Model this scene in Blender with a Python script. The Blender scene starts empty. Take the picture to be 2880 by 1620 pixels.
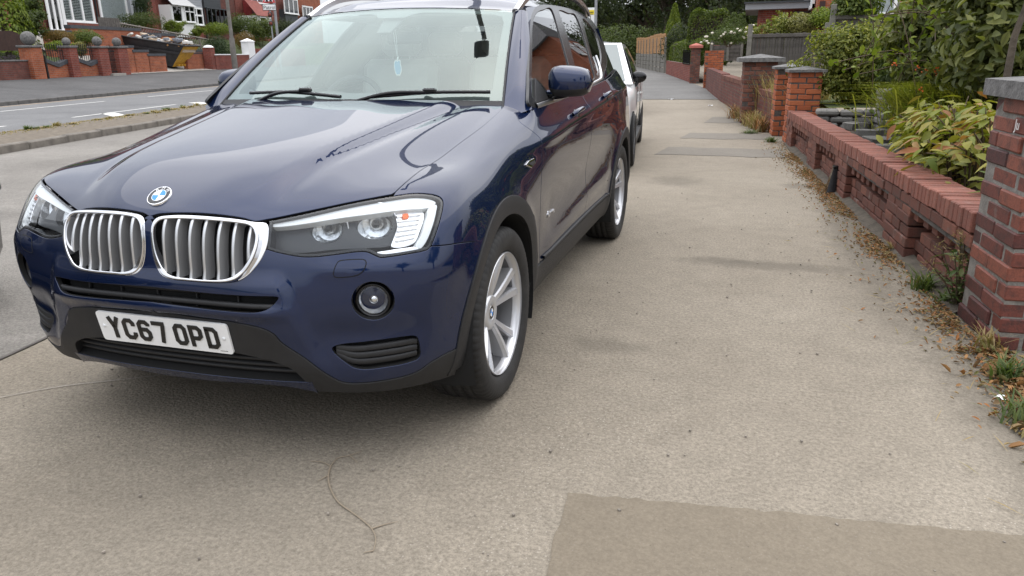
import bpy, bmesh, math, random
import numpy as np
from mathutils import Vector, Matrix, geometry as mgeo
random.seed(7); RNG=np.random.default_rng(7)
R=math.radians; PI=math.pi
SC=bpy.context.scene; COL=SC.collection
# ------------------------------------------------------------------ camera
CAM_POS=np.array([1.7820,-2.6887,1.3505]); YAW,PIT,ROL,FPX=-.302146,-.306247,-.01442,2095.8
PW,PH=2880,1620
FW=np.array([math.sin(YAW)*math.cos(PIT),math.cos(YAW)*math.cos(PIT),math.sin(PIT)])
RT0=np.array([math.cos(YAW),-math.sin(YAW),0.]); UP0=np.cross(RT0,FW)
RT=math.cos(ROL)*RT0+math.sin(ROL)*UP0; UPV=-math.sin(ROL)*RT0+math.cos(ROL)*UP0
cam=bpy.data.cameras.new('camera'); camo=bpy.data.objects.new('camera',cam); COL.objects.link(camo)
cam.sensor_width=36; cam.lens=FPX/PW*36; cam.clip_start=.05; cam.clip_end=2000
camo.matrix_world=Matrix(((RT[0],UPV[0],-FW[0],CAM_POS[0]),(RT[1],UPV[1],-FW[1],CAM_POS[1]),(RT[2],UPV[2],-FW[2],CAM_POS[2]),(0,0,0,1)))
SC.camera=camo
# ------------------------------------------------------------------ world: bright broken overcast
SUN_EL,SUN_AZ=R(72),R(12)      # azimuth measured from +Y towards +X
world=bpy.data.worlds.new('World'); SC.world=world; world.use_nodes=True
wn=world.node_tree; wn.nodes.clear()
def wnode(t,**k):
    n=wn.nodes.new(t)
    for a,b in k.items(): setattr(n,a,b)
    return n
w_out=wnode('ShaderNodeOutputWorld'); w_bg=wnode('ShaderNodeBackground'); w_sky=wnode('ShaderNodeTexSky')
w_sky.sky_type='NISHITA'; w_sky.sun_disc=False; w_sky.sun_elevation=SUN_EL; w_sky.sun_rotation=SUN_AZ
w_sky.air_density=1.0; w_sky.dust_density=2.5; w_sky.ozone_density=1.0
w_tc=wnode('ShaderNodeTexCoord'); w_map=wnode('ShaderNodeMapping'); w_map.inputs['Scale'].default_value=(1,1,2.6)
w_nz=wnode('ShaderNodeTexNoise'); w_nz.inputs['Scale'].default_value=1.7; w_nz.inputs['Detail'].default_value=6; w_nz.inputs['Roughness'].default_value=.52; w_nz.inputs['Distortion'].default_value=.4
w_rmp=wnode('ShaderNodeValToRGB'); w_rmp.color_ramp.elements[0].position=.30; w_rmp.color_ramp.elements[0].color=(8.8,9.2,10.1,1)
w_rmp.color_ramp.elements[1].position=.68; w_rmp.color_ramp.elements[1].color=(13.2,13.4,13.9,1)
w_mix=wnode('ShaderNodeMixRGB'); w_mix.inputs[0].default_value=.76
L=wn.links.new
L(w_tc.outputs['Generated'],w_map.inputs['Vector']); L(w_map.outputs[0],w_nz.inputs['Vector']); L(w_nz.outputs['Fac'],w_rmp.inputs['Fac'])
L(w_sky.outputs[0],w_mix.inputs[1]); L(w_rmp.outputs[0],w_mix.inputs[2]); w_sep=wnode('ShaderNodeSeparateXYZ'); L(w_tc.outputs['Generated'],w_sep.inputs[0])      # overcast sky: the zenith is about three times as bright as the horizon
w_mx=wnode('ShaderNodeMath',operation='MAXIMUM'); w_mx.inputs[1].default_value=0.; L(w_sep.outputs[2],w_mx.inputs[0]); w_el=wnode('ShaderNodeMath',operation='MULTIPLY_ADD'); w_el.inputs[1].default_value=.90; w_el.inputs[2].default_value=.42; L(w_mx.outputs[0],w_el.inputs[0])
w_mul=wnode('ShaderNodeMixRGB',blend_type='MULTIPLY'); w_mul.inputs[0].default_value=1.; L(w_mix.outputs[0],w_mul.inputs[1]); L(w_el.outputs[0],w_mul.inputs[2]); L(w_mul.outputs[0],w_bg.inputs[0]); L(w_bg.outputs[0],w_out.inputs[0])
w_bg.inputs[1].default_value=.13
sun=bpy.data.lights.new('sun','SUN'); sun.energy=1.1; sun.angle=R(110); sun.color=(1,.95,.88)
suno=bpy.data.objects.new('sun',sun); COL.objects.link(suno)
sd=Vector((math.sin(SUN_AZ)*math.cos(SUN_EL),math.cos(SUN_AZ)*math.cos(SUN_EL),math.sin(SUN_EL)))
suno.rotation_euler=sd.to_track_quat('Z','Y').to_euler(); suno.location=(0,0,30)
vs=SC.view_settings; vs.view_transform='Standard'; vs.look='None'; vs.gamma=1; vs.exposure=0.55; vs.use_curve_mapping=False
# ------------------------------------------------------------------ picking helpers (photo pixel -> direction -> a surface of the place)
def ray(px,py): return FW+RT*((px-PW/2)/FPX)-UPV*((py-PH/2)/FPX)
def onz(px,py,z=0.):
    d=ray(px,py); return CAM_POS+d*((z-CAM_POS[2])/d[2])
def onplane(px,py,n,c):
    n=np.asarray(n,float); d=ray(px,py); return CAM_POS+d*((c-n@CAM_POS)/(n@d))
def proj(P):
    d=np.asarray(P,float)-CAM_POS; z=d@FW; return np.stack([PW/2+FPX*(d@RT)/z,PH/2-FPX*(d@UPV)/z],-1)
# ------------------------------------------------------------------ object helpers
def obj(name,me,parent=None,mat=None,loc=None,rot=None):
    o=bpy.data.objects.new(name,me); COL.objects.link(o)
    if parent is not None: o.parent=parent
    if mat is not None and me is not None and len(me.materials)==0:
        for m in (mat if isinstance(mat,(list,tuple)) else [mat]): me.materials.append(m)
    if loc is not None: o.location=loc
    if rot is not None: o.rotation_euler=rot
    return o
def tag(o,label=None,cat=None,group=None,kind=None):
    if label: o['label']=label
    if cat: o['category']=cat
    if group: o['group']=group
    if kind: o['kind']=kind
    return o
def thing(name,label,cat,loc=(0,0,0),rz=0,group=None):
    return tag(obj(name,None,loc=loc,rot=(0,0,rz)),label,cat,group)
def mesh(name,V,F,smooth=False,uv=None):
    me=bpy.data.meshes.new(name); me.from_pydata([tuple(map(float,v)) for v in V],[],[tuple(map(int,f)) for f in F])
    if smooth: me.polygons.foreach_set('use_smooth',[True]*len(me.polygons))
    me.update(); return me
class MB:
    """collects shapes into one mesh"""
    def __init__(s): s.V=[];s.F=[];s.S=[];s.M=[];s.mi=0
    def add(s,V,F,smooth=False):
        o=len(s.V); s.V+= [tuple(map(float,v)) for v in V]; s.F+=[tuple(int(i)+o for i in f) for f in F]; s.S+=[smooth]*len(F); s.M+=[s.mi]*len(F); return s
    def box(s,c,d,rz=0,b=0,rot=None):
        x,y,z=[q/2 for q in d]
        if b<=0:
            V=[(-x,-y,-z),(x,-y,-z),(x,y,-z),(-x,y,-z),(-x,-y,z),(x,-y,z),(x,y,z),(-x,y,z)]
            F=[(0,3,2,1),(4,5,6,7),(0,1,5,4),(1,2,6,5),(2,3,7,6),(3,0,4,7)]
        else:
            b=min(b,x*.9,y*.9,z*.9)
            V=[];idx={}
            for sx in(-1,1):
                for sy in(-1,1):
                    for sz in(-1,1):
                        for k in range(3):
                            p=[sx*x,sy*y,sz*z]
                            for m in range(3):
                                if m!=k: p[m]-=(sx,sy,sz)[m]*b
                            idx[sx,sy,sz,k]=len(V);V.append(tuple(p))
            F=[]
            def q(l): 
                # orient outward
                P=[np.array(V[i]) for i in l]; n=np.cross(P[1]-P[0],P[2]-P[0]); c_=sum(P)/len(P)
                F.append(tuple(l) if n@c_>0 else tuple(l[::-1]))
            for k in range(3):
                a,b2=[m for m in range(3) if m!=k]
                for sg in(-1,1):
                    l=[]
                    for u,v in((-1,-1),(1,-1),(1,1),(-1,1)):
                        t=[0,0,0];t[k]=sg;t[a]=u;t[b2]=v;l.append(idx[t[0],t[1],t[2],k])
                    q(l)
                for u in(-1,1):
                    for v in(-1,1):
                        t1=[0,0,0];t1[a]=u;t1[b2]=v
                        t1[k]=-1;A=tuple(t1);t1[k]=1;B=tuple(t1)
                        q([idx[A+(a,)],idx[B+(a,)],idx[B+(b2,)],idx[A+(b2,)]])
            for sx in(-1,1):
                for sy in(-1,1):
                    for sz in(-1,1): q([idx[sx,sy,sz,k] for k in range(3)])
        V=np.array(V,float)
        if rot is not None: V=V@np.array(Matrix(rot)).T if not isinstance(rot,np.ndarray) else V@rot.T
        if rz: 
            c_,s_=math.cos(rz),math.sin(rz); V=V@np.array([[c_,-s_,0],[s_,c_,0],[0,0,1]]).T
        return s.add(V+np.array(c),F)
    def tube(s,pts,r,n=8,caps=True,smooth=True):
        P=np.array(pts,float); m=len(P); rr=np.broadcast_to(np.asarray(r,float),(m,))
        T=np.gradient(P,axis=0) if m>2 else np.array([P[1]-P[0]]*2); T/=np.linalg.norm(T,axis=1)[:,None]+1e-12
        up=np.array([0,0,1.]) if abs(T[0][2])<.9 else np.array([1.,0,0])
        V=[];
        a=np.cross(T[0],up);a/=np.linalg.norm(a)
        for i in range(m):
            a=a-T[i]*(a@T[i]);a/=np.linalg.norm(a)+1e-12;b=np.cross(T[i],a)
            for k in range(n):
                t=2*PI*k/n;V.append(P[i]+rr[i]*(math.cos(t)*a+math.sin(t)*b))
        F=[(i*n+k,i*n+(k+1)%n,(i+1)*n+(k+1)%n,(i+1)*n+k) for i in range(m-1) for k in range(n)]
        s.add(V,F,smooth)
        if caps: s.add([V[k] for k in range(n)],[tuple(range(n))[::-1]]); s.add([V[(m-1)*n+k] for k in range(n)],[tuple(range(n))])
        return s
    def lathe(s,prof,n=32,axis='z',c=(0,0,0),smooth=True,a0=0,a1=2*PI):
        full=abs(a1-a0-2*PI)<1e-6; m=n if full else n+1; V=[]
        for k in range(m):
            t=a0+(a1-a0)*k/n; ct,st=math.cos(t),math.sin(t)
            for (r_,h) in prof:
                p=(r_*ct,r_*st,h) if axis=='z' else ((h,r_*ct,r_*st) if axis=='x' else (r_*st,h,r_*ct))
                V.append((p[0]+c[0],p[1]+c[1],p[2]+c[2]))
        q=len(prof);F=[]
        for k in range(n):
            k2=(k+1)%m
            for i in range(q-1): F.append((k*q+i,k2*q+i,k2*q+i+1,k*q+i+1))
        return s.add(V,F,smooth)
    def grid(s,G,smooth=True,flip=False,closed=False):
        G=np.asarray(G,float);n,m=G.shape[:2];F=[]
        for i in range(n-1):
            for j in range(m-1 if not closed else m):
                j2=(j+1)%m
                f=(i*m+j,(i+1)*m+j,(i+1)*m+j2,i*m+j2);F.append(f[::-1] if flip else f)
        return s.add(G.reshape(-1,3),F,smooth)
    def prism(s,poly,z0,z1,smooth=False):
        n=len(poly);V=[(x,y,z0) for x,y in poly]+[(x,y,z1) for x,y in poly]
        F=[tuple(range(n))[::-1],tuple(range(n,2*n))]+[(i,(i+1)%n,n+(i+1)%n,n+i) for i in range(n)]
        return s.add(V,F,smooth)
    def xf(s,M):
        M=np.array(M); V=np.array(s.V); s.V=[tuple(v) for v in (V@M[:3,:3].T+M[:3,3])]; return s
    def me(s,name):
        me=mesh(name,s.V,s.F); me.polygons.foreach_set('use_smooth',s.S)
        if any(s.M): me.polygons.foreach_set('material_index',s.M)
        return me
    def obj(s,name,mat,parent=None,loc=None,rot=None): return obj(name,s.me(name),parent,mat,loc,rot)
# ------------------------------------------------------------------ material helpers
def newmat(name):
    m=bpy.data.materials.new(name); m.use_nodes=True; return m,m.node_tree,m.node_tree.nodes['Principled BSDF']
def setp(b,**k):
    for a,v in k.items():
        a=a.replace('_',' ')
        if a in b.inputs: b.inputs[a].default_value=v
def plain(name,col,rough=.6,metal=0.,coat=0.,spec=.5,trans=0.,ior=1.45,bump=0.,bscale=200.,var=0.,vscale=6.,det=4):
    m,nt,b=newmat(name); b.inputs['Base Color'].default_value=(*col,1); setp(b,Roughness=rough,Metallic=metal,Coat_Weight=coat,Specular_IOR_Level=spec,Transmission_Weight=trans,IOR=ior)
    if coat: setp(b,Coat_Roughness=.03)
    if bump or var:
        tc=nt.nodes.new('ShaderNodeTexCoord')
    if var:
        n=nt.nodes.new('ShaderNodeTexNoise'); n.inputs['Scale'].default_value=vscale; n.inputs['Detail'].default_value=det; n.inputs['Roughness'].default_value=.65
        r=nt.nodes.new('ShaderNodeValToRGB'); r.color_ramp.elements[0].position=.3; r.color_ramp.elements[1].position=.72
        r.color_ramp.elements[0].color=(*[max(0,c*(1-var)) for c in col],1); r.color_ramp.elements[1].color=(*[min(1,c*(1+var)) for c in col],1)
        nt.links.new(tc.outputs['Object'],n.inputs['Vector']); nt.links.new(n.outputs['Fac'],r.inputs['Fac']); nt.links.new(r.outputs[0],b.inputs['Base Color'])
    if bump:
        n2=nt.nodes.new('ShaderNodeTexNoise'); n2.inputs['Scale'].default_value=bscale; n2.inputs['Detail'].default_value=3
        bp=nt.nodes.new('ShaderNodeBump'); bp.inputs['Strength'].default_value=bump; bp.inputs['Distance'].default_value=.01
        nt.links.new(tc.outputs['Object'],n2.inputs['Vector']); nt.links.new(n2.outputs['Fac'],bp.inputs['Height']); nt.links.new(bp.outputs[0],b.inputs['Normal'])
    return m
# ================================================================== car body surface (tensor spline)
def nspl_mat(t):
    n=len(t);h=np.diff(t);A=np.eye(n);B=np.zeros((n,n))
    for i in range(1,n-1):
        A[i,i-1]=h[i-1]/6;A[i,i]=(h[i-1]+h[i])/3;A[i,i+1]=h[i]/6
        B[i,i-1]=1/h[i-1];B[i,i]=-1/h[i-1]-1/h[i];B[i,i+1]=1/h[i]
    return np.linalg.solve(A,B)
def nspl_w(t,D,q):
    q=np.asarray(q,float);n=len(t);i=np.clip(np.searchsorted(t,q,side='right')-1,0,n-2);h=t[i+1]-t[i]
    qq=q; a=(t[i+1]-qq)/h;b=(qq-t[i])/h
    out=((q<t[0])|(q>t[-1]))
    c=np.where(out,(a*0),(a**3-a)*h*h/6);d=np.where(out,0,(b**3-b)*h*h/6)
    W=np.zeros((len(q),n));r=np.arange(len(q))
    W[r,i]+=a;W[r,i+1]+=b
    W+=c[:,None]*D[i]+d[:,None]*D[i+1]
    return W
# columns run from the nose centre round the corner to the tail; rows run from the lower edge up to cowl / belt
def side(y,zs,xs,ys=None): return [(x,y if ys is None else y+ys[k],z) for k,(x,z) in enumerate(zip(xs,zs))]
CT=[
 [(0,-.715,.215),(0,-.782,.32),(0,-.818,.45),(0,-.845,.58),(0,-.85,.68),(0,-.838,.78),(0,-.817,.865),(0,-.735,.936),(0,-.50,1.018),(0,-.05,1.088),(0,.36,1.15)],
 [(.2,-.71,.215),(.2,-.777,.32),(.2,-.812,.45),(.2,-.839,.58),(.2,-.843,.68),(.2,-.829,.78),(.2,-.801,.865),(.2,-.722,.935),(.19,-.49,1.016),(.17,-.04,1.087),(.15,.37,1.15)],
 [(.4,-.69,.215),(.4,-.758,.32),(.4,-.792,.45),(.4,-.815,.58),(.4,-.807,.68),(.4,-.78,.78),(.395,-.738,.86),(.39,-.665,.922),(.37,-.45,1.005),(.32,0,1.084),(.29,.42,1.15)],
 [(.565,-.65,.205),(.575,-.725,.32),(.58,-.744,.45),(.58,-.757,.58),(.58,-.752,.68),(.58,-.722,.78),(.577,-.664,.876),(.562,-.588,.931),(.53,-.38,.993),(.47,.05,1.078),(.42,.47,1.147)],
 [(.705,-.575,.205),(.735,-.645,.32),(.75,-.668,.45),(.757,-.682,.58),(.76,-.68,.68),(.755,-.646,.78),(.74,-.582,.884),(.715,-.498,.94),(.66,-.28,.983),(.60,.10,1.063),(.55,.51,1.142)],
 [(.785,-.475,.205),(.835,-.53,.32),(.857,-.55,.45),(.87,-.562,.58),(.877,-.561,.68),(.871,-.522,.78),(.851,-.457,.875),(.812,-.362,.938),(.745,-.17,.972),(.69,.16,1.048),(.65,.545,1.137)],
 [(.84,-.355,.205),(.885,-.375,.32),(.907,-.378,.45),(.918,-.38,.58),(.922,-.37,.68),(.916,-.338,.78),(.897,-.28,.868),(.857,-.183,.932),(.81,-.04,.976),(.76,.22,1.046),(.72,.57,1.132)],
 [(.87,-.08,.26),(.90,-.08,.33),(.92,-.08,.45),(.928,-.08,.58),(.928,-.075,.68),(.922,-.055,.78),(.908,-.015,.872),(.882,.055,.943),(.85,.15,.992),(.81,.34,1.058),(.78,.595,1.123)],
 [(.87,.28,.25),(.90,.28,.33),(.915,.28,.45),(.924,.28,.58),(.928,.28,.68),(.925,.29,.79),(.915,.31,.885),(.90,.35,.962),(.88,.41,1.022),(.855,.51,1.070),(.832,.62,1.115)],
]
ZS=[.24,.33,.45,.58,.69,.79,.89,.97,1.03,1.075,1.112]
for y,xs,dz in [(.62,[.86,.893,.905,.911,.917,.924,.930,.926,.908,.888,.868],0),
                (1.1,[.86,.893,.903,.906,.912,.922,.933,.932,.914,.893,.872],.008),
                (1.6,[.86,.893,.903,.908,.916,.926,.938,.938,.918,.896,.873],.022),
                (2.1,[.86,.895,.908,.917,.926,.935,.942,.941,.920,.896,.871],.042),
                (2.5,[.86,.90,.918,.932,.940,.944,.945,.941,.920,.894,.867],.06),
                (2.85,[.86,.90,.92,.936,.940,.940,.936,.926,.900,.871,.840],.075),
                (3.2,[.86,.90,.915,.915,.914,.910,.902,.888,.858,.828,.795],.09)]:
    CT.append([(x,y,z+dz*max(0,(z-.45)/.66)) for x,z in zip(xs,ZS)])
zz=[z+.1*max(0,(z-.45)/.66) for z in ZS]
CT.append([(x,3.5+.0*k,z) for k,(x,z) in enumerate(zip([.80,.84,.86,.866,.864,.858,.848,.83,.80,.77,.735],zz))])
CT.append([(x-.10,3.68-.004*k,z) for k,(x,z) in enumerate(zip([.80,.84,.86,.866,.864,.858,.848,.83,.80,.77,.735],zz))])
CT.append([(.5,3.78-.006*k,z) for k,z in enumerate(zz)])
CT.append([(0,3.80-.006*k,z) for k,z in enumerate(zz)])
CT=np.array(CT,float)
# carry the tail's last columns across as a mirrored copy so that the spline is smooth at both ends
GG=np.concatenate([CT[:0:-1]*[-1,1,1],CT],0)
row=CT[:,4,:2]; ach=np.concatenate([[0],np.cumsum(np.linalg.norm(np.diff(row,axis=0),axis=1))])
TA=np.concatenate([-ach[:0:-1],ach]); TV=np.array([0,.1,.23,.36,.46,.56,.66,.76,.90,1.08,1.24])
DA,DV=nspl_mat(TA),nspl_mat(TV); AMAX=ach[-1]; VMAX=TV[-1]
def sm(t): t=np.clip(t,0,1); return t*t*(3-2*t)
HC=None
def s1_base(a,v):
    return np.einsum('nk,nl,klc->nc',nspl_w(TA,DA,a),nspl_w(TV,DV,v),GG,optimize=True)
def soft(d,s): return .5*(d+np.sqrt(d*d+s*s))
def s1(a,v):
    """body surface with its pressed creases"""
    a=np.atleast_1d(np.asarray(a,float));v=np.atleast_1d(np.asarray(v,float)); P=s1_base(a,v)
    x,y,z=np.abs(P[:,0]),P[:,1],P[:,2]; sx=np.sign(P[:,0])
    # bonnet: raised centre with a crease that runs from the grille corners out to the pillar feet
    c1=.30+.20*np.clip((y+.75)/1.2,0,1.1)
    d=x-c1; fade=sm((y+.80)/.25)*sm((z-.88)/.05)
    P[:,2]+=fade*(.013*(1-sm((d+.012)/.085))-.005*np.exp(-((d-.075)/.035)**2))
    c2=.52+.14*np.clip((y+.55)/1.0,0,1.1); d2=x-c2
    P[:,2]+=sm((y+.55)/.35)*sm((z-.9)/.05)*sm((.74-x)/.04)*(-.030*soft(d2,.022)+.030*soft(d2-.05,.035))
    # front bumper: centre part stands forward of the cheeks, with a fold from the grille corner down
    fr=sm((-y-.55)/.12)*(1-sm((z-.80)/.06))
    cx=.452+.10*np.clip((.66-z)/.3,-.3,1.2); dd=x-cx
    P[:,1]-=fr*sm((z-.30)/.12)*.013*(1-sm((dd+.02)/.055))*sm((.72-z)/.06)
    # painted cross bar above the number plate stands proud
    P[:,1]-=fr*.012*np.exp(-((z-.585)/.022)**2)*(1-sm((x-.40)/.1))
    # cheek: shelf below the headlamp, softly pinched above the fog lamp
    P[:,1]+=fr*sm((x-.5)/.1)*(.012*np.exp(-((z-.50)/.05)**2)-.006*np.exp(-((z-.72)/.03)**2))
    # flat seat for the number plate
    wpl=(1-sm((x-.27)/.07))*sm((z-.405)/.02)*(1-sm((z-.556)/.014))*(y<-.6); P[:,1]+=wpl*((-.826-(z-.49)*.171)-P[:,1])
    # shoulder line through the door handles
    sd_=sm((y-.15)/.5)*sm((x-.8)/.06); zc=.955+.062*np.clip((y-.3)/1.0,-.2,2.2)
    e=z-zc
    P[:,0]+=sx*sd_*(-.16*soft(e,.012)*np.exp(-np.maximum(e,0)/.09)+.010*np.exp(-((e+.0)/.03)**2))
    # door: hollow below the shoulder line and the swage rising towards the rear wheel
    hz=z-(.46+.10*np.clip((y-.8)/1.3,0,1)); P[:,0]+=sx*sm((y-.55)/.25)*sm((2.45-y)/.3)*sm((x-.8)/.05)*(-.012*np.exp(-((hz-.16)/.10)**2)+.010*np.exp(-((hz)/.05)**2))
    # flared arches
    for yc in (0.,2.81):
        rr=np.hypot(y-yc,z-.345); P[:,0]+=sx*sm((x-.8)/.06)*.010*np.exp(-((rr-.46)/.05)**2)
    return P
def s1n(a,v,e=.004):
    a=np.atleast_1d(np.asarray(a,float));v=np.atleast_1d(np.asarray(v,float))
    n=np.cross(s1(a+e,v)-s1(a-e,v),s1(a,v+e)-s1(a,v-e)); return n/(np.linalg.norm(n,axis=1)[:,None]+1e-15)
_ga,_gv=np.meshgrid(np.linspace(0,AMAX-.6,420),np.linspace(.0,VMAX,150),indexing='ij')
_ga,_gv=_ga.ravel(),_gv.ravel(); _gp=s1(_ga,_gv); _gn=s1n(_ga,_gv); _gpx=proj(_gp); _vis=((CAM_POS-_gp)*_gn).sum(1)>0
_gpo={0.:_gpx}
def px2av(pts,off=0.):
    """photo pixels -> parameters on the visible half of the body (or a skin parallel to it)"""
    out=[]; cal=callable(off); S=(lambda a,v:s1(a,v)+s1n(a,v)*(off(a,v)[:,None] if cal else off)) if off else s1
    if off not in _gpo: _gpo[off]=proj(_gp+_gn*(off(_ga,_gv)[:,None] if cal else off))
    for (x,y) in pts:
        d=((_gpo[off]-[x,y])**2).sum(1)+np.where(_vis,0,1e9); k=d.argmin(); p=np.array([_ga[k],_gv[k]])
        for _ in range(6):
            q=np.array([p,p+[1e-4,0],p+[0,1e-4]]); w=proj(S(q[:,0],q[:,1])); J=np.stack([(w[1]-w[0])/1e-4,(w[2]-w[0])/1e-4],1)
            st=np.linalg.lstsq(J,np.array([x,y])-w[0],rcond=None)[0]; st=np.clip(st,-.03,.03); p=p+st
            p[1]=min(max(p[1],-.02),VMAX+.02)
        out.append(p)
    return np.array(out)
_side=(_gp[:,0]>.5)
def yz2av(pts):
    out=[]
    for (y,z) in pts:
        d=(_gp[:,1]-y)**2+(_gp[:,2]-z)**2+np.where(_side,0,1e3); k=d.argmin(); p=np.array([_ga[k],_gv[k]])
        for _ in range(6):
            q=np.array([p,p+[1e-4,0],p+[0,1e-4]]); w=s1(q[:,0],q[:,1])[:,1:]; J=np.stack([(w[1]-w[0])/1e-4,(w[2]-w[0])/1e-4],1)
            st=np.linalg.lstsq(J,np.array([y,z])-w[0],rcond=None)[0]; p=p+np.clip(st,-.03,.03); p[1]=min(max(p[1],-.02),VMAX+.02)
        out.append(p)
    return np.array(out)
def c1(l): return [(x*.46921,450+y*.46921) for x,y in l]
def c2(l): return [(700+x*.46921,450+y*.46921) for x,y in l]
def c3(l): return [(600+x*.34938,y*.34938) for x,y in l]
def c7(l): return [(1340+x*.22087,y*.22087) for x,y in l]
def hlp(l): return [(740+x*.20186,540+y*.20186) for x,y in l]
def resample(P,ds=.012,closed=False,smooth=True):
    """Catmull-Rom through the points"""
    P=np.asarray(P,float); n=len(P); out=[]
    m=n if closed else n-1
    for i in range(m):
        p1,p2=P[i],P[(i+1)%n]
        p0=P[i-1] if (closed or i>0) else 2*p1-p2; p3=P[(i+2)%n] if (closed or i+2<n) else 2*p2-p1
        if not smooth: p0,p3=2*p1-p2,2*p2-p1
        k=max(1,int(math.ceil(np.linalg.norm(p2-p1)/ds)))
        # centripetal-ish tangents limited by segment length
        l=np.linalg.norm(p2-p1)+1e-9; m1=(p2-p0)/ (np.linalg.norm(p2-p1)+np.linalg.norm(p1-p0)+1e-9)*l; m2=(p3-p1)/(np.linalg.norm(p3-p2)+np.linalg.norm(p2-p1)+1e-9)*l
        for j in range(k):
            t=j/k; out.append((2*t**3-3*t**2+1)*p1+(t**3-2*t**2+t)*m1+(-2*t**3+3*t**2)*p2+(t**3-t**2)*m2)
    if not closed: out.append(P[-1])
    return np.array(out)
def mirr(P): return np.asarray(P)*[-1,1]
def inpoly(poly,q):
    x,y=q[:,0],q[:,1]; c=np.zeros(len(q),bool); px,py=poly[:,0],poly[:,1]; j=len(poly)-1
    for i in range(len(poly)):
        if py[i]!=py[j]:
            t=((py[i]>y)!=(py[j]>y))&(x<(px[j]-px[i])*(y-py[i])/(py[j]-py[i])+px[i]); c^=t
        j=i
    return c
def inset(poly,g):
    P=np.asarray(poly,float); A=.5*np.sum(P[:,0]*np.roll(P[:,1],-1)-np.roll(P[:,0],-1)*P[:,1]); s=1 if A>0 else -1
    t=np.roll(P,-1,0)-np.roll(P,1,0); t/=np.linalg.norm(t,axis=1)[:,None]+1e-12
    return P+s*g*np.stack([-t[:,1],t[:,0]],1)
def panel(name,loops,mat,parent,lip=.016,off=0.,res=.02,gap=.0032,fS=s1,fN=s1n,liphole=None,bev=.0022,flip=False,thick=None):
    """cut a panel out of a body surface; every outline gets a rounded, turned-in edge"""
    loops=[np.asarray(l,float) for l in loops]; loops=[inset(l,gap if k==0 else -gap) for k,l in enumerate(loops)]
    verts=[];edges=[]
    for l in loops:
        o=len(verts); n=len(l); verts+= [tuple(p) for p in l]; edges+=[(o+i,o+(i+1)%n) for i in range(n)]
    nb=len(verts); B=np.array(verts); lo,hi=loops[0].min(0),loops[0].max(0)
    ga,gv=np.meshgrid(np.arange(lo[0]+res/2,hi[0],res),np.arange(lo[1]+res/2,hi[1],res),indexing='ij'); g=np.stack([ga.ravel(),gv.ravel()],1)
    if len(g):
        k=inpoly(loops[0],g)
        for l in loops[1:]: k&=~inpoly(l,g)
        g=g[k]
    if len(g):
        keep=np.ones(len(g),bool)
        for i in range(0,len(g),2000):
            dd=((g[i:i+2000,None]-B[None])**2).sum(2).min(1); keep[i:i+2000]=dd>(res*.45)**2
        g=g[keep]
    allv=verts+[tuple(p) for p in g]
    r=mgeo.delaunay_2d_cdt([Vector(p) for p in allv],edges,[],0,1e-7)
    V2=np.array([tuple(p) for p in r[0]]); T=np.array([t for t in r[2] if len(t)==3]); cen=V2[T].mean(1); k=inpoly(loops[0],cen)
    for l in loops[1:]: k&=~inpoly(l,cen)
    T=T[k]; P=fS(V2[:,0],V2[:,1]); N=fN(V2[:,0],V2[:,1]); P=P+N*(off(V2[:,0],V2[:,1])[:,None] if callable(off) else off)
    # orient
    fn=np.cross(P[T[:,1]]-P[T[:,0]],P[T[:,2]]-P[T[:,0]]); bad=(fn*N[T].mean(1)).sum(1)<0; T[bad]=T[bad][:,::-1]
    V=[tuple(p) for p in P]; NN=[tuple(n) for n in N]; F=[tuple(t) for t in T]
    # turned-in edges
    if lip>0:
        ec={}
        for t in F:
            for i in range(3):
                e=(t[i],t[(i+1)%3]); ec[e]=ec.get(e,0)+1
        bd=[e for e in ec if (e[1],e[0]) not in ec]
        nx={e[0]:e[1] for e in bd}; pv={e[1]:e[0] for e in bd}; m1={};m2={};m3={}
        for i in nx:
            t=P[nx[i]]-P[pv.get(i,i)]; t/=np.linalg.norm(t)+1e-12; out=np.cross(t,N[i])   # points away from panel
            q=P[i]+out*bev-N[i]*bev
            m1[i]=len(V);V.append(tuple(q));NN.append(tuple(out))
            m2[i]=len(V);V.append(tuple(q-N[i]*lip));NN.append(tuple(out))
        for a_,b_ in bd:
            if a_ in m1 and b_ in m1: F.append((b_,a_,m1[a_],m1[b_])); F.append((m1[b_],m1[a_],m2[a_],m2[b_]))
    nface=len(T); me=mesh(name,V,F,True)
    if lip>0 and mat is M_paint:
        me.materials.append(mat); me.materials.append(M_void); mi_=[0]*len(me.polygons)
        for k_ in range(nface+1,len(mi_),2): mi_[k_]=1
        me.polygons.foreach_set('material_index',mi_)
    NA=np.array(NN); NA/=np.linalg.norm(NA,axis=1)[:,None]+1e-12
    me.normals_split_custom_set_from_vertices([tuple(n) for n in NA])
    return obj(name,me,parent,mat)
def strip_on(name,path,w,mat,parent,off=.002,fS=s1,fN=s1n,h=.003,n=6):
    """thin raised trim strip that follows a path on a body surface"""
    p=np.asarray(path,float); P=fS(p[:,0],p[:,1]);N=fN(p[:,0],p[:,1]); T=np.gradient(P,axis=0); T/=np.linalg.norm(T,axis=1)[:,None]+1e-12; S=np.cross(N,T)
    prof=[(-w/2,-.004),(-w/2,h*.6),(-w*.3,h),(w*.3,h),(w/2,h*.6),(w/2,-.004)]
    G=np.stack([P+S*u+N*(off+q) for u,q in prof],1); return MB().grid(G).obj(name,mat,parent)

def avz(a,z):
    a=np.atleast_1d(np.asarray(a,float)); z=np.broadcast_to(z,a.shape); vv=np.linspace(-.03,VMAX,500); out=[]
    for q,zt in zip(a,z):
        P=s1(np.full(500,q),vv)[:,2]; out.append((q,vv[np.argmin(np.abs(P-zt)[:250])]))
    return np.array(out)
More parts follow.
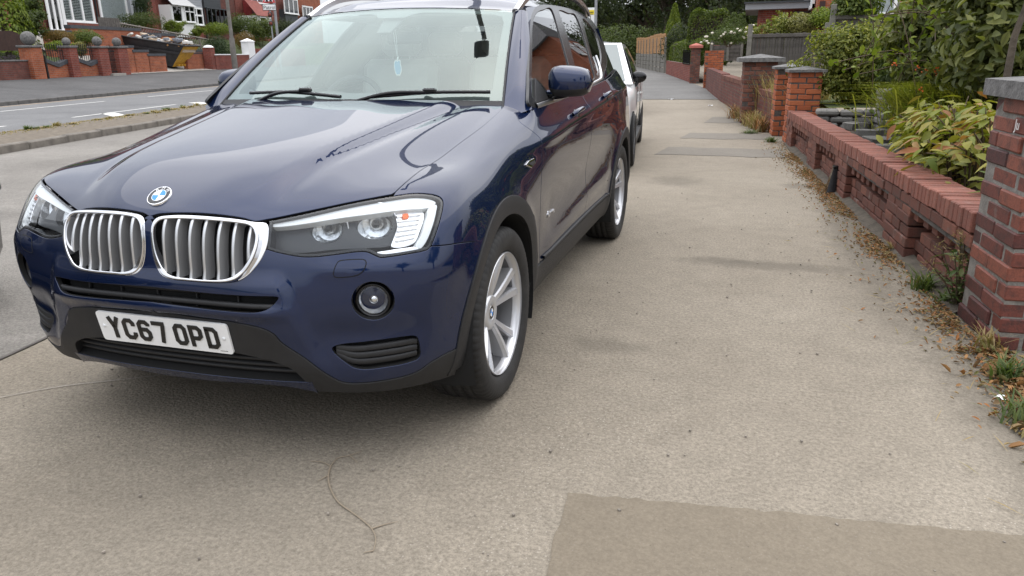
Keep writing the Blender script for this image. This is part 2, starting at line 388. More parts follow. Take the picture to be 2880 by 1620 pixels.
# ================================================================== car materials
def car_paint(name,col,metal,rough,flake=(0,0,0)):
    m,nt,b=newmat(name); b.inputs['Base Color'].default_value=(*col,1); setp(b,Metallic=metal,Roughness=rough,Coat_Weight=1.0,Coat_Roughness=.008,Coat_IOR=1.58,Coat_Tint=(.95,.94,1.,1),Specular_IOR_Level=.0)
    lw=nt.nodes.new('ShaderNodeLayerWeight'); lw.inputs[0].default_value=.35; mx=nt.nodes.new('ShaderNodeMixRGB'); mx.inputs[1].default_value=(*flake,1); mx.inputs[2].default_value=(*col,1)
    nt.links.new(lw.outputs['Facing'],mx.inputs[0]); nt.links.new(mx.outputs[0],b.inputs['Base Color'])
    return m
def clear_glass(name,tint=(1,1,1),ior=1.5,boost=0.,rough=0.,refl=(1,1,1)):
    m=bpy.data.materials.new(name); m.use_nodes=True; nt=m.node_tree; nt.nodes.clear()
    o=nt.nodes.new('ShaderNodeOutputMaterial'); t=nt.nodes.new('ShaderNodeBsdfTransparent'); t.inputs[0].default_value=(*tint,1); g=nt.nodes.new('ShaderNodeBsdfGlossy'); g.inputs['Roughness'].default_value=rough; g.inputs['Color'].default_value=(*refl,1)
    f=nt.nodes.new('ShaderNodeFresnel'); ge_=nt.nodes.new('ShaderNodeNewGeometry'); mi_=nt.nodes.new('ShaderNodeMath'); mi_.operation='MULTIPLY_ADD'; mi_.inputs[1].default_value=1/ior-ior; mi_.inputs[2].default_value=ior; nt.links.new(ge_.outputs['Backfacing'],mi_.inputs[0]); nt.links.new(mi_.outputs[0],f.inputs[0]); a=nt.nodes.new('ShaderNodeMath'); a.operation='ADD'; a.use_clamp=True; a.inputs[1].default_value=boost
    mx=nt.nodes.new('ShaderNodeMixShader'); nt.links.new(f.outputs[0],a.inputs[0]); nt.links.new(a.outputs[0],mx.inputs[0]); nt.links.new(t.outputs[0],mx.inputs[1]); nt.links.new(g.outputs[0],mx.inputs[2]); nt.links.new(mx.outputs[0],o.inputs[0])
    return m
M_paint=car_paint('blue_metallic_paint',(.002,.005,.015),.35,.30,(.007,.018,.060))
M_black=plain('black_textured_plastic',(.018,.018,.019),.55,bump=.12,bscale=900,var=.15,vscale=30)
M_gloss=plain('black_gloss',(.008,.008,.009),.12)
M_void=plain('matt_black',(.006,.006,.006),.9)
M_chrome=plain('chrome',(.82,.82,.83),.07,1.)
M_satin=plain('satin_silver',(.60,.60,.60),.33,1.)
M_alu=plain('wheel_silver_paint',(.58,.58,.59),.32,.6,coat=.4)
M_slat=plain('slat_grey',(.25,.25,.252),.42)
M_rub=plain('tyre_rubber',(.022,.021,.020),.72,bump=.15,bscale=260,var=.35,vscale=18)
M_glass=clear_glass('windscreen_glass',(.80,.90,.87),1.5,.08,refl=(.88,1.,.965))
M_sglass=clear_glass('side_glass',(.42,.46,.45),1.55,.05)
M_dglass=clear_glass('privacy_glass',(.05,.055,.055),1.55,.05)
M_lens=clear_glass('lamp_lens',(.95,.97,.98),1.45,.0)
M_white=plain('lamp_white',(.74,.76,.76),.25)
M_refl=plain('lamp_reflector',(.86,.86,.87),.30,1.,bump=.25,bscale=45)
M_lampgrey=plain('lamp_housing_grey',(.045,.047,.05),.35)
M_amber=plain('amber_plastic',(.75,.13,.015),.2)
M_seat=plain('seat_leather',(.46,.45,.42),.5,var=.08)
M_dash=plain('dashboard_grey',(.05,.05,.052),.6)
M_frit=plain('glass_border_print',(.035,.037,.04),.4)
M_liner=plain('wheel_liner',(.010,.010,.010),.85)
# ================================================================== blue car
CAR=thing('parked_car','dark blue metallic estate car with silver double kidney grille parked on the pavement','car')
def P_av(pts): return px2av(pts)
def loopav(*segs): return np.concatenate([s[:-1] for s in segs])
# --- shared lines (visible half)
hoodfront=resample(P_av([(402,613.5)]+c1([(905,336),(955,322),(1100,316),(1300,326),(1450,346),(1530,366),(1600,356)])+hlp([(500,292),(1000,184),(1500,84),(1790,30)])),.012)
hoodfront[0,0]=0
shut=resample(P_av(hlp([(1810,32)])+c2([(950,125),(1040,55)])+c3([(1800,1290),(2000,1140),(2200,990),(2290,910),(2328,870)])+[(1415.5,296)]),.015)
hl_top=resample(P_av(hlp([(80,398),(500,318),(1000,204),(1500,104),(1810,54)])),.012)
hl_out=resample(P_av(hlp([(1810,54),(2080,18),(2300,25),(2440,58),(2500,108),(2512,180),(2480,350),(2420,550),(2345,755)])),.008)
hl_bot=resample(P_av(hlp([(2345,755),(2290,806),(2000,868),(1750,905),(1640,915),(1560,885),(1450,838),(1300,836),(1000,875),(700,907),(500,902),(200,845),(50,800)])),.008)
hl_in=resample(P_av(hlp([(50,800),(62,650),(74,500),(80,398)])),.012)
KO=lambda a,v: .006+.016*sm((np.abs(a)-.10)/.26)
kid_front=resample(px2av(c1([(905,420),(914,378),(938,348),(980,336),(1100,331),(1300,344),(1450,361),(1512,378),(1542,412),(1544,480),(1518,575),(1472,655),(1420,702),(1370,722),(1300,728),(1100,716),(1020,706),(968,680),(938,628),(912,540)]),KO),.010,True)
kid_out=resample(P_av(c1([(905,420),(914,378),(938,348),(980,335),(1100,330),(1300,343),(1450,360),(1530,374),(1592,380),(1606,410),(1600,500),(1570,582),(1520,652),(1460,706),(1395,730),(1300,735),(1100,722),(1020,712),(965,685),(935,630),(912,540)])),.010,True)
kid_in=resample(px2av(c1([(917,430),(927,390),(955,361),(1005,352),(1100,352),(1300,365),(1450,381),(1496,396),(1522,434),(1522,490),(1497,572),(1454,644),(1402,689),(1350,708),(1280,715),(1110,703),(1038,692),(986,664),(950,602),(925,520)]),KO),.010,True)
mid=resample(P_av(c1([(890,760),(1100,785),(1300,805),(1500,817),(1640,820),(1668,826),(1640,866),(1590,900),(1510,916),(1300,901),(1100,876),(890,848)])),.012); mid[0,0]=0; mid[-1,0]=0
val_top=resample(P_av(c1([(888,906),(1150,937),(1400,970),(1550,1002),(1640,1042)])+c2([(200,1097),(350,1197),(480,1290),(550,1326),(620,1337),(800,1322),(1000,1272),(1090,1212),(1180,1160),(1275,1108)])),.012); val_top[0,0]=0
val_bot=avz(np.linspace(1.07,.505,24),np.linspace(.262,.288,24))
int_top=resample(P_av(c2([(335,1322),(270,1262),(200,1228),(100,1196)])+c1([(1450,1165),(1300,1142),(1000,1106),(889,1092)])),.012); int_top[-1,0]=0
lip_top=resample(P_av(c1([(880,1228),(1000,1250),(1400,1298),(1700,1320)])+c2([(335,1326)])),.02); lip_top[0,0]=0
lip_bot=resample(P_av(c2([(385,1384)])+c1([(1700,1352),(1400,1330),(1000,1288),(880,1266)])),.02); lip_bot[-1,0]=0
vent=resample(P_av(c2([(500,1128),(700,1090),(970,1054),(1012,1066),(1030,1165),(1005,1200),(800,1246),(680,1256),(610,1236)])),.008,True)
fog=resample(P_av([(1049.5+61*math.cos(t),846.5+54*math.sin(t)) for t in np.linspace(0,2*PI,20,endpoint=False)]),.008,True)
washer=resample(P_av(c2([(535,612),(565,602),(685,597),(702,612),(690,655),(655,687),(580,701),(520,701),(508,684)])),.008,True)
fbl=resample(P_av(hlp([(2345,755)])+[(1250,690),(1300,683),(1332,680)]),.015)
def arc(yc,r,a0,a1,n=26,sq=.0): return [(yc+r*math.cos(R(t)),.345+r*math.sin(R(t))) for t in np.linspace(a0,a1,n)]
ARCO,ARCI=.478,.408
archF=yz2av(arc(0,ARCO,8,222,40)); archR=yz2av(arc(2.81,ARCO,-10,190,40))
doorA=resample(yz2av([(.50,1.085),(.522,1.0),(.532,.91),(.524,.78),(.532,.62),(.556,.47),(.572,.41)]),.02)
doorA=np.vstack([[doorA[0,0]-.0,VMAX-.004],doorA])
doorB=resample(yz2av([(1.595,1.08),(1.60,.95),(1.607,.80),(1.622,.56),(1.60,.41)]),.02); doorB=np.vstack([[doorB[0,0],VMAX-.004],doorB])
doorC=resample(yz2av([(2.44,1.1),(2.46,1.0),(2.44,.85),(2.42,.68)]),.02); doorC=np.vstack([[doorC[0,0],VMAX-.004],doorC])
sill=lambda y0,y1: yz2av([(y,.405) for y in np.linspace(y0,y1,24)])
def ln(p,q,ds=.03): return resample(np.array([p,q]),ds,smooth=False)
# --- bonnet (whole width)
hood_r=ln(shut[-1],[0,VMAX-.012],.02)
hr=np.concatenate([hoodfront,shut[1:],hood_r[1:]])
hood=panel('bonnet',[np.concatenate([hr,mirr(hr[1:-1][::-1])])],M_paint,CAR,res=.016)
# --- front bumper
k0=np.argmin(np.abs(kid_out-[0.02,.64]).sum(1))
kl=np.roll(kid_out,-k0,0)          # start near top inner corner
# walk kidney from the inner side down and round to its lower outer corner
if kl[5,1]>kl[0,1]: kl=np.vstack([kl[:1],kl[:0:-1]])
ke=np.argmin(((kl-hl_bot[-1])**2).sum(1)); kseg=kl[:ke]
arch_f=archF[archF[:,1]<fbl[-1,1]]; arch_f=arch_f[arch_f[:,0]<1.25]; arch_f=arch_f[np.argsort(-arch_f[:,1])]; arch_f=arch_f[arch_f[:,1]>val_top[-1,1]+.01]
br=np.concatenate([[[0,kseg[0,1]+.02]],kseg,hl_bot[::-1],fbl[1:],arch_f,val_top[::-1]])
bum=panel('front_bumper',[np.concatenate([br,mirr(br[1:-1][::-1])]),np.concatenate([mid,mirr(mid[1:-1][::-1])]),fog,mirr(fog),vent,mirr(vent)],M_paint,CAR,res=.015,gap=.002)
# --- lower plastic apron and painted lip
vb=np.concatenate([val_top,val_bot,int_top])
panel('lower_apron',[np.concatenate([vb,mirr(vb[1:-1][::-1])])],M_black,CAR,res=.02,off=.003,lip=.05)
_pt=np.polyfit(lip_top[:,0]**2,lip_top[:,1],2); _pb=np.polyfit(lip_bot[:,0]**2,lip_bot[:,1],2); _aa=np.linspace(0,.5,30); lip_top=np.stack([_aa,np.polyval(_pt,_aa**2)],1); lip_bot=np.stack([_aa,np.polyval(_pb,_aa**2)],1)[::-1]
lp=np.concatenate([lip_top,lip_bot]); panel('bumper_lip',[np.concatenate([lp,mirr(lp[1:-1][::-1])])],M_paint,CAR,res=.02,off=.004,lip=.06)
for s in(1,-1):
    f=(lambda q:q) if s>0 else mirr
    panel('washer_cover',[f(washer)],M_paint,bum,res=.02,gap=.0012,off=.0012,lip=.004)
    wsh=np.concatenate([washer,washer[:2]]); strip_on('washer_seam',f(wsh),.0042,M_void,bum,off=.0,h=.0009)
    fend_top=np.concatenate([hl_out[::-1],shut[1:]])
    dl=doorA[::-1]
    fe=np.concatenate([fbl[:0:-1],hl_out[::-1][:-1],shut,[[shut[-1,0]+.02,VMAX-.004]],ln([shut[-1,0]+.03,VMAX-.003],doorA[0])[0:],doorA[1:],sill(.572,.50)[1:],archF[(archF[:,1]>=sill(.5,.5)[0,1]-.0)|(archF[:,0]<1.2)]])
    # arch part of the fender edge: from the sill over the top to the bumper joint
    af=yz2av(arc(0,ARCO,10,134,40)); e=np.argmin(((af-fbl[-1])**2).sum(1)); af=af[:e+1]
    fe=np.concatenate([fbl[::-1],hl_out[::-1][1:],shut[1:],ln([shut[-1,0]+.02,VMAX-.003],doorA[0])[1:],doorA[1:],sill(.572,.485)[1:],af[:-1]])
    panel('front_wing',[f(fe)],M_paint,CAR,res=.02)
    fd=np.concatenate([doorA[::-1],ln(doorA[0],doorB[0])[1:],doorB[1:],sill(1.60,.572)[1:-1]])
    d1=panel('front_door',[f(fd)],M_paint,CAR,res=.025)
    ar=archR[archR[:,0]<yz2av([(2.81,.9)])[0,0]]; ar=ar[ar[:,1]<doorC[-1,1]-.015]; ar=ar[np.argsort(-ar[:,1])]; ar=ar[ar[:,1]>sill(1.6,1.6)[0,1]+.01]
    rd=np.concatenate([doorB[::-1],ln(doorB[0],doorC[0])[1:],doorC[1:],ar,sill(2.33,1.60)[:-1]])
    d2=panel('rear_door',[f(rd)],M_paint,CAR,res=.025)
    art=archR[(archR[:,1]>=doorC[-1,1]-.01)|(archR[:,0]>yz2av([(2.81,.9)])[0,0])]; art=art[np.argsort(-art[:,0])]
    qr=np.concatenate([doorC[::-1],ln(doorC[0],[AMAX-.72,VMAX-.004],.05)[1:],ln([AMAX-.72,VMAX-.004],[AMAX-.72,.03],.05)[1:],ln([AMAX-.72,.03],[art[0,0]+.02,.03],.05)[1:],art])
    panel('rear_quarter',[f(qr)],M_paint,CAR,res=.03)
    # dark plastic arches and sill
    for yc,nm in((0.,'F'),(2.81,'R')):
        a0,a1=(-9,188) if nm=='F' else (-24,190)
        o_=yz2av(arc(yc,ARCO-.002,a0,a1,48)); i_=yz2av(arc(yc,ARCI,a0,a1,48)); panel('wheel_arch_trim',[f(np.concatenate([o_,i_[::-1]]))],M_black,CAR,res=.03,off=.006,lip=.07,gap=0)
    sl=np.concatenate([yz2av([(y,.402) for y in np.linspace(.42,2.38,40)]),yz2av([(y,.27) for y in np.linspace(2.44,.37,40)])])
    panel('sill_trim',[f(sl)],M_black,CAR,res=.03,off=.005,lip=.05,gap=0)
    strip_on('sill_strip',f(yz2av([(y,.42) for y in np.linspace(.62,2.32,40)])),.016,M_satin if False else M_black,CAR,off=.003,h=.008)
    # recesses behind the openings
    panel('fog_recess',[f(fog)],M_paint,bum,res=.02,off=-.05,lip=0,gap=-.006)
    panel('vent_recess',[f(vent)],M_void,bum,res=.03,off=-.03,lip=0,gap=-.006)
    vc=vent.mean(0)
    for k,tq in enumerate((.25,.5,.75)):
        lo,hi=vent[:,0].min()+.012,vent[:,0].max()-.01; vt=lambda a_:np.interp(a_,[lo,hi],[0,1])
        aa=np.linspace(lo,hi,16); top=np.array([vent[np.abs(vent[:,0]-q)<.012,1].max() for q in aa]); bot=np.array([vent[np.abs(vent[:,0]-q)<.012,1].min() for q in aa])
        strip_on('vent_slat',f(np.stack([aa,bot+(top-bot)*tq],1)),.020,M_black,bum,off=-.016,h=.008)
    # fog lamp
    fc=P_av([(1044,855)])[0]; Pc=s1([fc[0]],[fc[1]])[0]; n=np.array([.30,-.95,.02]); n/=np.linalg.norm(n)
    Mx=Matrix.Translation(Vector((s*Pc[0]-s*n[0]*.038,Pc[1]-n[1]*.038,Pc[2])))@Vector((s*n[0],n[1],n[2])).to_track_quat('Z','Y').to_matrix().to_4x4()
    fl=MB().lathe([(.058,-.03),(.058,.004),(.054,.008),(.048,.006),(.046,-.006)],40).xf(Mx).obj('fog_lamp',M_gloss,CAR)
    MB().lathe([(.0,-.035),(.02,-.03),(.036,-.018),(.0455,-.002)],32).xf(Mx).obj('reflector',M_refl,fl)
    MB().lathe([(.0,-.004),(.012,-.004),(.014,-.010),(.014,-.03)],16).xf(Mx).obj('bulb_shield',M_chrome,fl)
    MB().lathe([(.0,.007),(.025,.005),(.046,-.001)],32).xf(Mx).obj('lens',M_lens,fl)
# --- middle and lower intakes
mi=np.concatenate([mid,mirr(mid[1:-1][::-1])]); panel('intake_back',[mi],M_void,bum,res=.04,off=-.045,lip=0,gap=-.004)
aa=np.linspace(-mid[:,0].max()+.02,mid[:,0].max()-.02,60); mt=lambda q:np.interp(abs(q),np.sort(mid[:12,0]),mid[:12,1][np.argsort(mid[:12,0])])
vmid=mid[:,1].mean()
strip_on('intake_bar',np.stack([aa,np.full(60,vmid-.012)+.004*np.cos(aa*4)],1),.018,M_black,bum,off=-.022,h=.014)
strip_on('intake_bar',np.stack([aa,np.full(60,vmid+.020)],1),.016,M_black,bum,off=-.034,h=.010)
for q in(-.30,-.15,0,.15,.30):
    strip_on('intake_rib',np.stack([np.full(6,q),np.linspace(mid[:,1].min()+.01,mid[:,1].max()-.006,6)],1),.006,M_black,bum,off=-.036,h=.006)
lo=np.concatenate([lip_top,int_top]); lo=np.concatenate([lo,mirr(lo[1:-1][::-1])]); panel('lower_intake_back',[lo],M_void,bum,res=.04,off=-.05,lip=0,gap=-.006)
va,vz=lip_top[:,1].max(),int_top[-1,1]
for k,tq in enumerate((.12,.37,.62,.87)):
    hw=.505-.085*tq; aa=np.linspace(-hw,hw,50); lt=np.interp(np.abs(aa),lip_top[:,0],lip_top[:,1]); 
    strip_on('intake_bar',np.stack([aa,lt+(vz-va)*tq+.004],1),.012,M_black,bum,off=-.03,h=.008)
# --- kidney grilles
for s in(1,-1):
    f=(lambda q:q) if s>0 else mirr
    kg=panel('kidney_grille',[f(kid_front),f(inset(kid_in,-.0035))],M_chrome,CAR,res=.012,off=KO,lip=.05,gap=.001,bev=.004)
    panel('grille_surround',[f(kid_out),f(inset(kid_front,-.001))],M_chrome,kg,res=.012,off=.001,lip=.03,gap=.001,bev=.004)
    tag(kg,None)
    panel('grille_back',[f(kid_in)],M_void,kg,res=.04,off=-.05,lip=0,gap=-.006)
    ai,ax=kid_in[:,0].min(),kid_in[:,0].max()
    for i in range(7):
        q=ai+.036+(ax-ai-.058)*i/6.0
        near=kid_in[np.abs(kid_in[:,0]-q)<.012]; v0,v1=near[:,1].min()-.006,near[:,1].max()+.006
        vv=np.linspace(v0,v1,16); av=f(np.stack([np.full(16,q),vv],1)); P=s1(av[:,0],av[:,1]); N=s1n(av[:,0],av[:,1]); bl=np.sin(np.linspace(0,PI,16))*.006
        w=.0055; b=MB(); fx=np.array([1,0,0.])
        dirn=np.array([0,1,0.])
        pf=P+dirn*.002-dirn*bl[:,None]
        b.grid(np.stack([pf-fx*w,pf-fx*w*.6-dirn*.003,pf+fx*w*.6-dirn*.003,pf+fx*w],1))
        b.mi=1; b.grid(np.stack([pf+fx*w,pf+fx*w*.8+dirn*.046],1),smooth=False); b.grid(np.stack([pf-fx*w*.8+dirn*.046,pf-fx*w],1),smooth=False)
        b.obj('slat',[M_satin,M_slat],kg)
# --- headlamps
hl_loop=np.concatenate([hl_top[:-1],hl_out[:-1],hl_bot[:-1],hl_in[:-1]])
def avpoly(l,ds=.01): return resample(P_av(hlp(l)),ds,True,smooth=True)
drl_top=avpoly([(105,418),(500,338),(1000,232),(1500,134),(1840,78),(2100,52),(2300,66),(2425,118),(2330,186),(2000,216),(1800,238),(1500,278),(1000,345),(600,410),(112,462)])
drl_out=avpoly([(2325,215),(2438,152),(2430,260),(2390,430),(2310,640),(2215,772),(2150,745),(2230,600),(2290,420),(2320,300)])
drl_bot=avpoly([(1590,832),(2130,758),(2185,785),(1690,850)])
ind=avpoly([(1890,240),(2260,208),(2290,300),(2230,500),(2140,680),(1810,735),(1850,600),(1900,450)])
ind_am=avpoly([(1970,275),(2040,265),(2040,325),(1978,335)])
for s in(1,-1):
    f=(lambda q:q) if s>0 else mirr
    hl=panel('headlamp',[f(hl_loop)],M_lens,CAR,res=.02,gap=.003,lip=.0)
    panel('housing',[f(hl_loop)],M_lampgrey,hl,res=.03,off=-.15,lip=0,gap=-.03)
    inn=inset(hl_loop,.010); panel('housing_rim',[f(hl_loop),f(inn)],M_gloss,hl,res=.03,off=-.002,lip=.06,gap=.0022)
    panel('light_bar',[f(drl_top)],M_white,hl,res=.02,off=-.012,lip=.03,gap=0)
    panel('light_bar',[f(drl_out)],M_white,hl,res=.02,off=-.012,lip=.03,gap=0)
    panel('trim_bar',[f(drl_bot)],M_chrome,hl,res=.02,off=-.012,lip=.02,gap=0)
    bzo=resample(px2av(hlp([(85,470),(600,425),(1000,360),(1500,292),(1800,250),(1890,250),(1830,600),(1790,735),(1500,775),(1000,800),(500,845),(100,800)]),-.055),.01,True)
    bh=[resample(px2av([(740+.20186*(cx_+rx*math.cos(t)),540+.20186*(cy_+ry*math.sin(t))) for t in np.linspace(0,2*PI,24,endpoint=False)],-.055),.01,True) for cx_,cy_,rx,ry in((885,530,232,190),(1550,470,258,196))]
    panel('bezel',[f(bzo)]+[f(q) for q in bh],M_lampgrey,hl,res=.015,off=-.055,lip=.02,gap=0)
    panel('indicator',[f(ind)],M_refl,hl,res=.012,off=-.03,lip=.02,gap=0)
    panel('amber_bulb',[f(ind_am)],M_amber,hl,res=.02,off=-.02,lip=.008,gap=0)
    for k in range(6):
        t0=.12+.13*k; pts=P_av(hlp([(1880+20*math.sin(k),300+72*k),(2235-18*k,270+68*k)])); strip_on('indicator_rib',f(resample(pts,.03)),.006,M_refl,hl,off=-.028,h=.006)
    for (cx_,cy_,rad) in((885,530,.066),(1550,470,.072)):
        qx=hlp([(cx_,cy_)])[0]; fc=px2av([qx],-.055)[0]; Pc=s1([fc[0]],[fc[1]])[0]-.055*s1n([fc[0]],[fc[1]])[0]; n=np.array([.30,-.95,.06]); n/=np.linalg.norm(n)
        Mx=Matrix.Translation(Vector((s*(Pc[0]-n[0]*.012),Pc[1]-n[1]*.012,Pc[2])))@Vector((s*n[0],n[1],n[2])).to_track_quat('Z','Y').to_matrix().to_4x4()
        bw=MB().lathe([(.0,-.034),(rad*.3,-.032),(rad*.62,-.022),(rad*.88,-.006),(rad,.006),(rad*1.04,.010),(rad*1.08,.008),(rad*1.09,-.02)],22,smooth=False).xf(Mx).obj('lamp_bowl',M_refl,hl)
        MB().lathe([(.0,-.006),(.008,-.007),(.010,-.012),(.010,-.048)],16).xf(Mx).obj('bulb',M_lampgrey,bw)
        MB().lathe([(.011,-.010),(.013,-.009),(.014,-.014),(.012,-.02)],16).xf(Mx).obj('bulb_ring',M_lampgrey,bw)
        MB().lathe([(.0,.012),(rad*.6,.010),(rad*1.03,.006)],32).xf(Mx).obj('bowl_lens',M_lens,bw)
# --- bonnet emblem
def emblem(Mx,r,parent,name='emblem'):
    e=MB().lathe([(0,.0035),(r*.93,.003),(r*.95,.0045),(r,.003),(r,-.004)],40).xf(Mx).obj(name,M_chrome,parent)
    blk=plain('emblem_black',(.012,.012,.013),.25) if 'emblem_black' not in bpy.data.materials else bpy.data.materials['emblem_black']
    blu=bpy.data.materials.get('emblem_blue') or plain('emblem_blue',(.02,.22,.62),.25); whi=bpy.data.materials.get('emblem_white') or plain('emblem_white',(.85,.85,.85),.25)
    MB().lathe([(r*.60,.0042),(r*.92,.0042)],40).xf(Mx).obj('emblem_ring',blk,e)
    for q in range(4): 
        a0=q*PI/2; MB().lathe([(0.0001,.0044),(r*.57,.0044)],10,a0=a0,a1=a0+PI/2).xf(Mx).obj('emblem_quarter',blu if q%2==0 else whi,e)
    MB().lathe([(r*.57,.0046),(r*.60,.0046)],40).xf(Mx).obj('emblem_inner_ring',M_chrome,e)
    return e
def text_mesh(s,size,depth=.0,mat=None,name='lettering'):
    cu=bpy.data.curves.new('t','FONT'); cu.body=s; cu.size=size; cu.extrude=depth; cu.align_x='CENTER'; cu.align_y='CENTER'
    o=bpy.data.objects.new('t',cu); COL.objects.link(o); dg=bpy.context.evaluated_depsgraph_get(); me=bpy.data.meshes.new_from_object(o.evaluated_get(dg)); me.name=name
    bpy.data.objects.remove(o); bpy.data.curves.remove(cu); me.materials.clear()
    if mat: me.materials.append(mat)
    return me
ec=P_av([(453,553)])[0]; ec[0]=0; Pe=s1([0],[ec[1]])[0]; ne=s1n([0],[ec[1]])[0]
zax=Vector(ne); xax=Vector((1,0,0)); yax=zax.cross(xax)
MxE=Matrix.Translation(Vector(Pe)+zax*.002)@Matrix((xax,yax,zax)).transposed().to_4x4()
em=emblem(MxE,.041,CAR)
for ch,an in(('B',-42),('M',0),('W',42)):
    me=text_mesh(ch,.017,.0,bpy.data.materials['emblem_white']); t=R(an); me.transform(MxE@Matrix.Translation((math.sin(t)*.0312,math.cos(t)*.0312,.0050))@Matrix.Rotation(-t,4,'Z')); obj('emblem_letter',me,em)
# --- number plate
def stroke(pts,w,closed=False):
    P=np.array(pts,float);n=len(P);Lf=[];Rt=[]
    for i in range(n):
        a_=P[i]-P[i-1] if (i>0 or closed) else None; b_=P[(i+1)%n]-P[i] if (i<n-1 or closed) else None
        ts=[t/np.linalg.norm(t) for t in(a_,b_) if t is not None]; ns=[np.array([-t[1],t[0]]) for t in ts]
        m=sum(ns); m/=np.linalg.norm(m); k=w/2/max(.35,m@ns[0]); Lf.append(P[i]+m*k); Rt.append(P[i]-m*k)
    return Lf,Rt
GL={'Y':[([(7,79),(25,40)],0),([(43,79),(25,40),(25,0)],0)],
 'C':[([(43,52),(43,62),(34,72),(16,72),(7,62),(7,17),(16,7),(34,7),(43,17),(43,27)],0)],
 '6':[([(43,58),(43,63),(34,72),(16,72),(7,62),(7,17),(16,7),(34,7),(43,17),(43,33),(34,43),(10,43)],0)],
 '7':[([(0,72),(43,72),(43,64),(29,0)],0)],
 'O':[([(16,72),(34,72),(43,62),(43,17),(34,7),(16,7),(7,17),(7,62)],1)],
 'P':[([(7,0),(7,72),(33,72),(43,63),(43,41),(33,32),(7,32)],0)],
 'D':[([(2,72),(33,72),(43,62),(43,17),(33,7),(2,7)],0),([(9,72),(9,7)],0)]}
pT,pB=np.array([0,-.8395,.545]),np.array([0,-.8205,.434]); pc=(pT+pB)/2; up=(pT-pB)/np.linalg.norm(pT-pB); nrm=np.cross([1,0,0],up)  # faces forward
MxP=Matrix.Translation(Vector(pc+nrm*.004))@Matrix((Vector((1,0,0)),Vector(up),Vector(nrm))).transposed().to_4x4()
rr=[]; 
for (cx_,cy_,a0) in((.248,.0435,0),(-.248,.0435,90),(-.248,-.0435,180),(.248,-.0435,270)):
    rr+=[(cx_+.012*math.cos(R(a0+t)),cy_+.012*math.sin(R(a0+t))) for t in range(0,91,15)]
M_plate=plain('plate_white',(.82,.82,.81),.3,var=.04,vscale=20); M_ink=plain('plate_black',(.012,.012,.012),.25)
npl=MB().prism(rr,-.004,.003).xf(MxP).obj('number_plate',M_plate,CAR)
x0=-.219
for ch in 'YC67 OPD':
    if ch==' ': x0+=.033-.011; continue
    b=MB()
    for pts,cl in GL[ch]:
        Lf,Rt=stroke(pts,14,cl); n_=len(Lf); q=n_ if cl else n_-1
        S=.001
        for i in range(q):
            j=(i+1)%n_; quad=[Lf[i],Lf[j],Rt[j],Rt[i]]; b.prism([(p[0]*S+x0,p[1]*S-.0395) for p in quad],.003,.0065+.0002*(i%2))
    b.xf(MxP).obj('plate_character',M_ink,npl); x0+=.061
for sx in(-1,1): MB().lathe([(0,.007),(.004,.0066),(.006,.005),(.0065,.003)],14,c=(sx*.238,.002,0)).xf(MxP).obj('plate_screw',M_white,npl)
b=MB()
for k in range(6): b.box((.214+.0048*k,-.046,.0032),(.0036,.0022,.0006))
b.xf(MxP).obj('plate_small_print',M_ink,npl)
# ================================================================== car: glasshouse
def x3(y,z):
    h=np.asarray(z)-1.11; yy=np.asarray(y)
    return .866-.33*h-.30*h*h-.014*np.clip((yy-1.1)/1.4,-.6,3)**2*np.where(yy>1.1,1,.4)-.035*np.clip((yy-2.4)/.8,0,2)**1.6
def s3(y,z):
    y=np.atleast_1d(np.asarray(y,float));z=np.atleast_1d(np.asarray(z,float)); return np.stack([x3(y,z),y,z],1)
def s3n(y,z,e=.003):
    y=np.atleast_1d(np.asarray(y,float));z=np.atleast_1d(np.asarray(z,float)); n=np.cross(s3(y+e,z)-s3(y-e,z),s3(y,z+e)-s3(y,z-e)); return n/np.linalg.norm(n,axis=1)[:,None]
def m3(fn,flipn=False):
    return lambda y,z: fn(y,z)*np.array([-1,1,1.])
def px2s3(pts):
    out=[]
    for (px,py) in pts:
        x=.78
        for _ in range(30):
            d=ray(px,py); p=CAM_POS+d*((x-CAM_POS[0])/d[0]); x=.5*x+.5*float(x3(p[1],p[2]))
        out.append((p[1],p[2]))
    return np.array(out)
trim_o=resample(px2s3(c7([(668,1300),(670,1150),(671,900),(676,600),(682,400),(692,260),(712,165),(760,92),(830,62),(930,60),(1100,86),(1300,150),(1430,222),(1520,325),(1600,485),(1650,650),(1666,770),(1640,890),(1560,1010),(1450,1082),(1300,1170),(1100,1275),(900,1365),(790,1385),(700,1350)])),.02,True)
g_f=resample(px2s3(c7([(708,1230),(706,900),(712,420),(722,300),(745,205),(790,148),(850,124),(962,120),(1050,385),(1130,650),(1190,880),(1222,1060),(1100,1165),(980,1235),(880,1270),(760,1270)])),.025,True)
g_r=resample(px2s3(c7([(1050,138),(1180,168),(1272,206),(1400,565),(1490,900),(1512,985),(1440,1032),(1330,1095),(1292,985),(1250,820),(1180,540),(1100,290)])),.025,True)
g_q=resample(px2s3(c7([(1352,243),(1430,296),(1515,420),(1572,600),(1590,700),(1582,830),(1550,930),(1535,955),(1500,830),(1420,520)])),.025,True)
BELT=lambda y: np.interp(y,[.55,1.1,1.6,2.1,2.5,2.85,3.2,3.5],[1.112,1.12,1.134,1.154,1.172,1.187,1.202,1.212])-.010
ZRO=lambda y: np.interp(y,[1.15,1.3,1.6,2.2,2.8,3.2,3.5],[1.548,1.574,1.592,1.600,1.580,1.545,1.50])
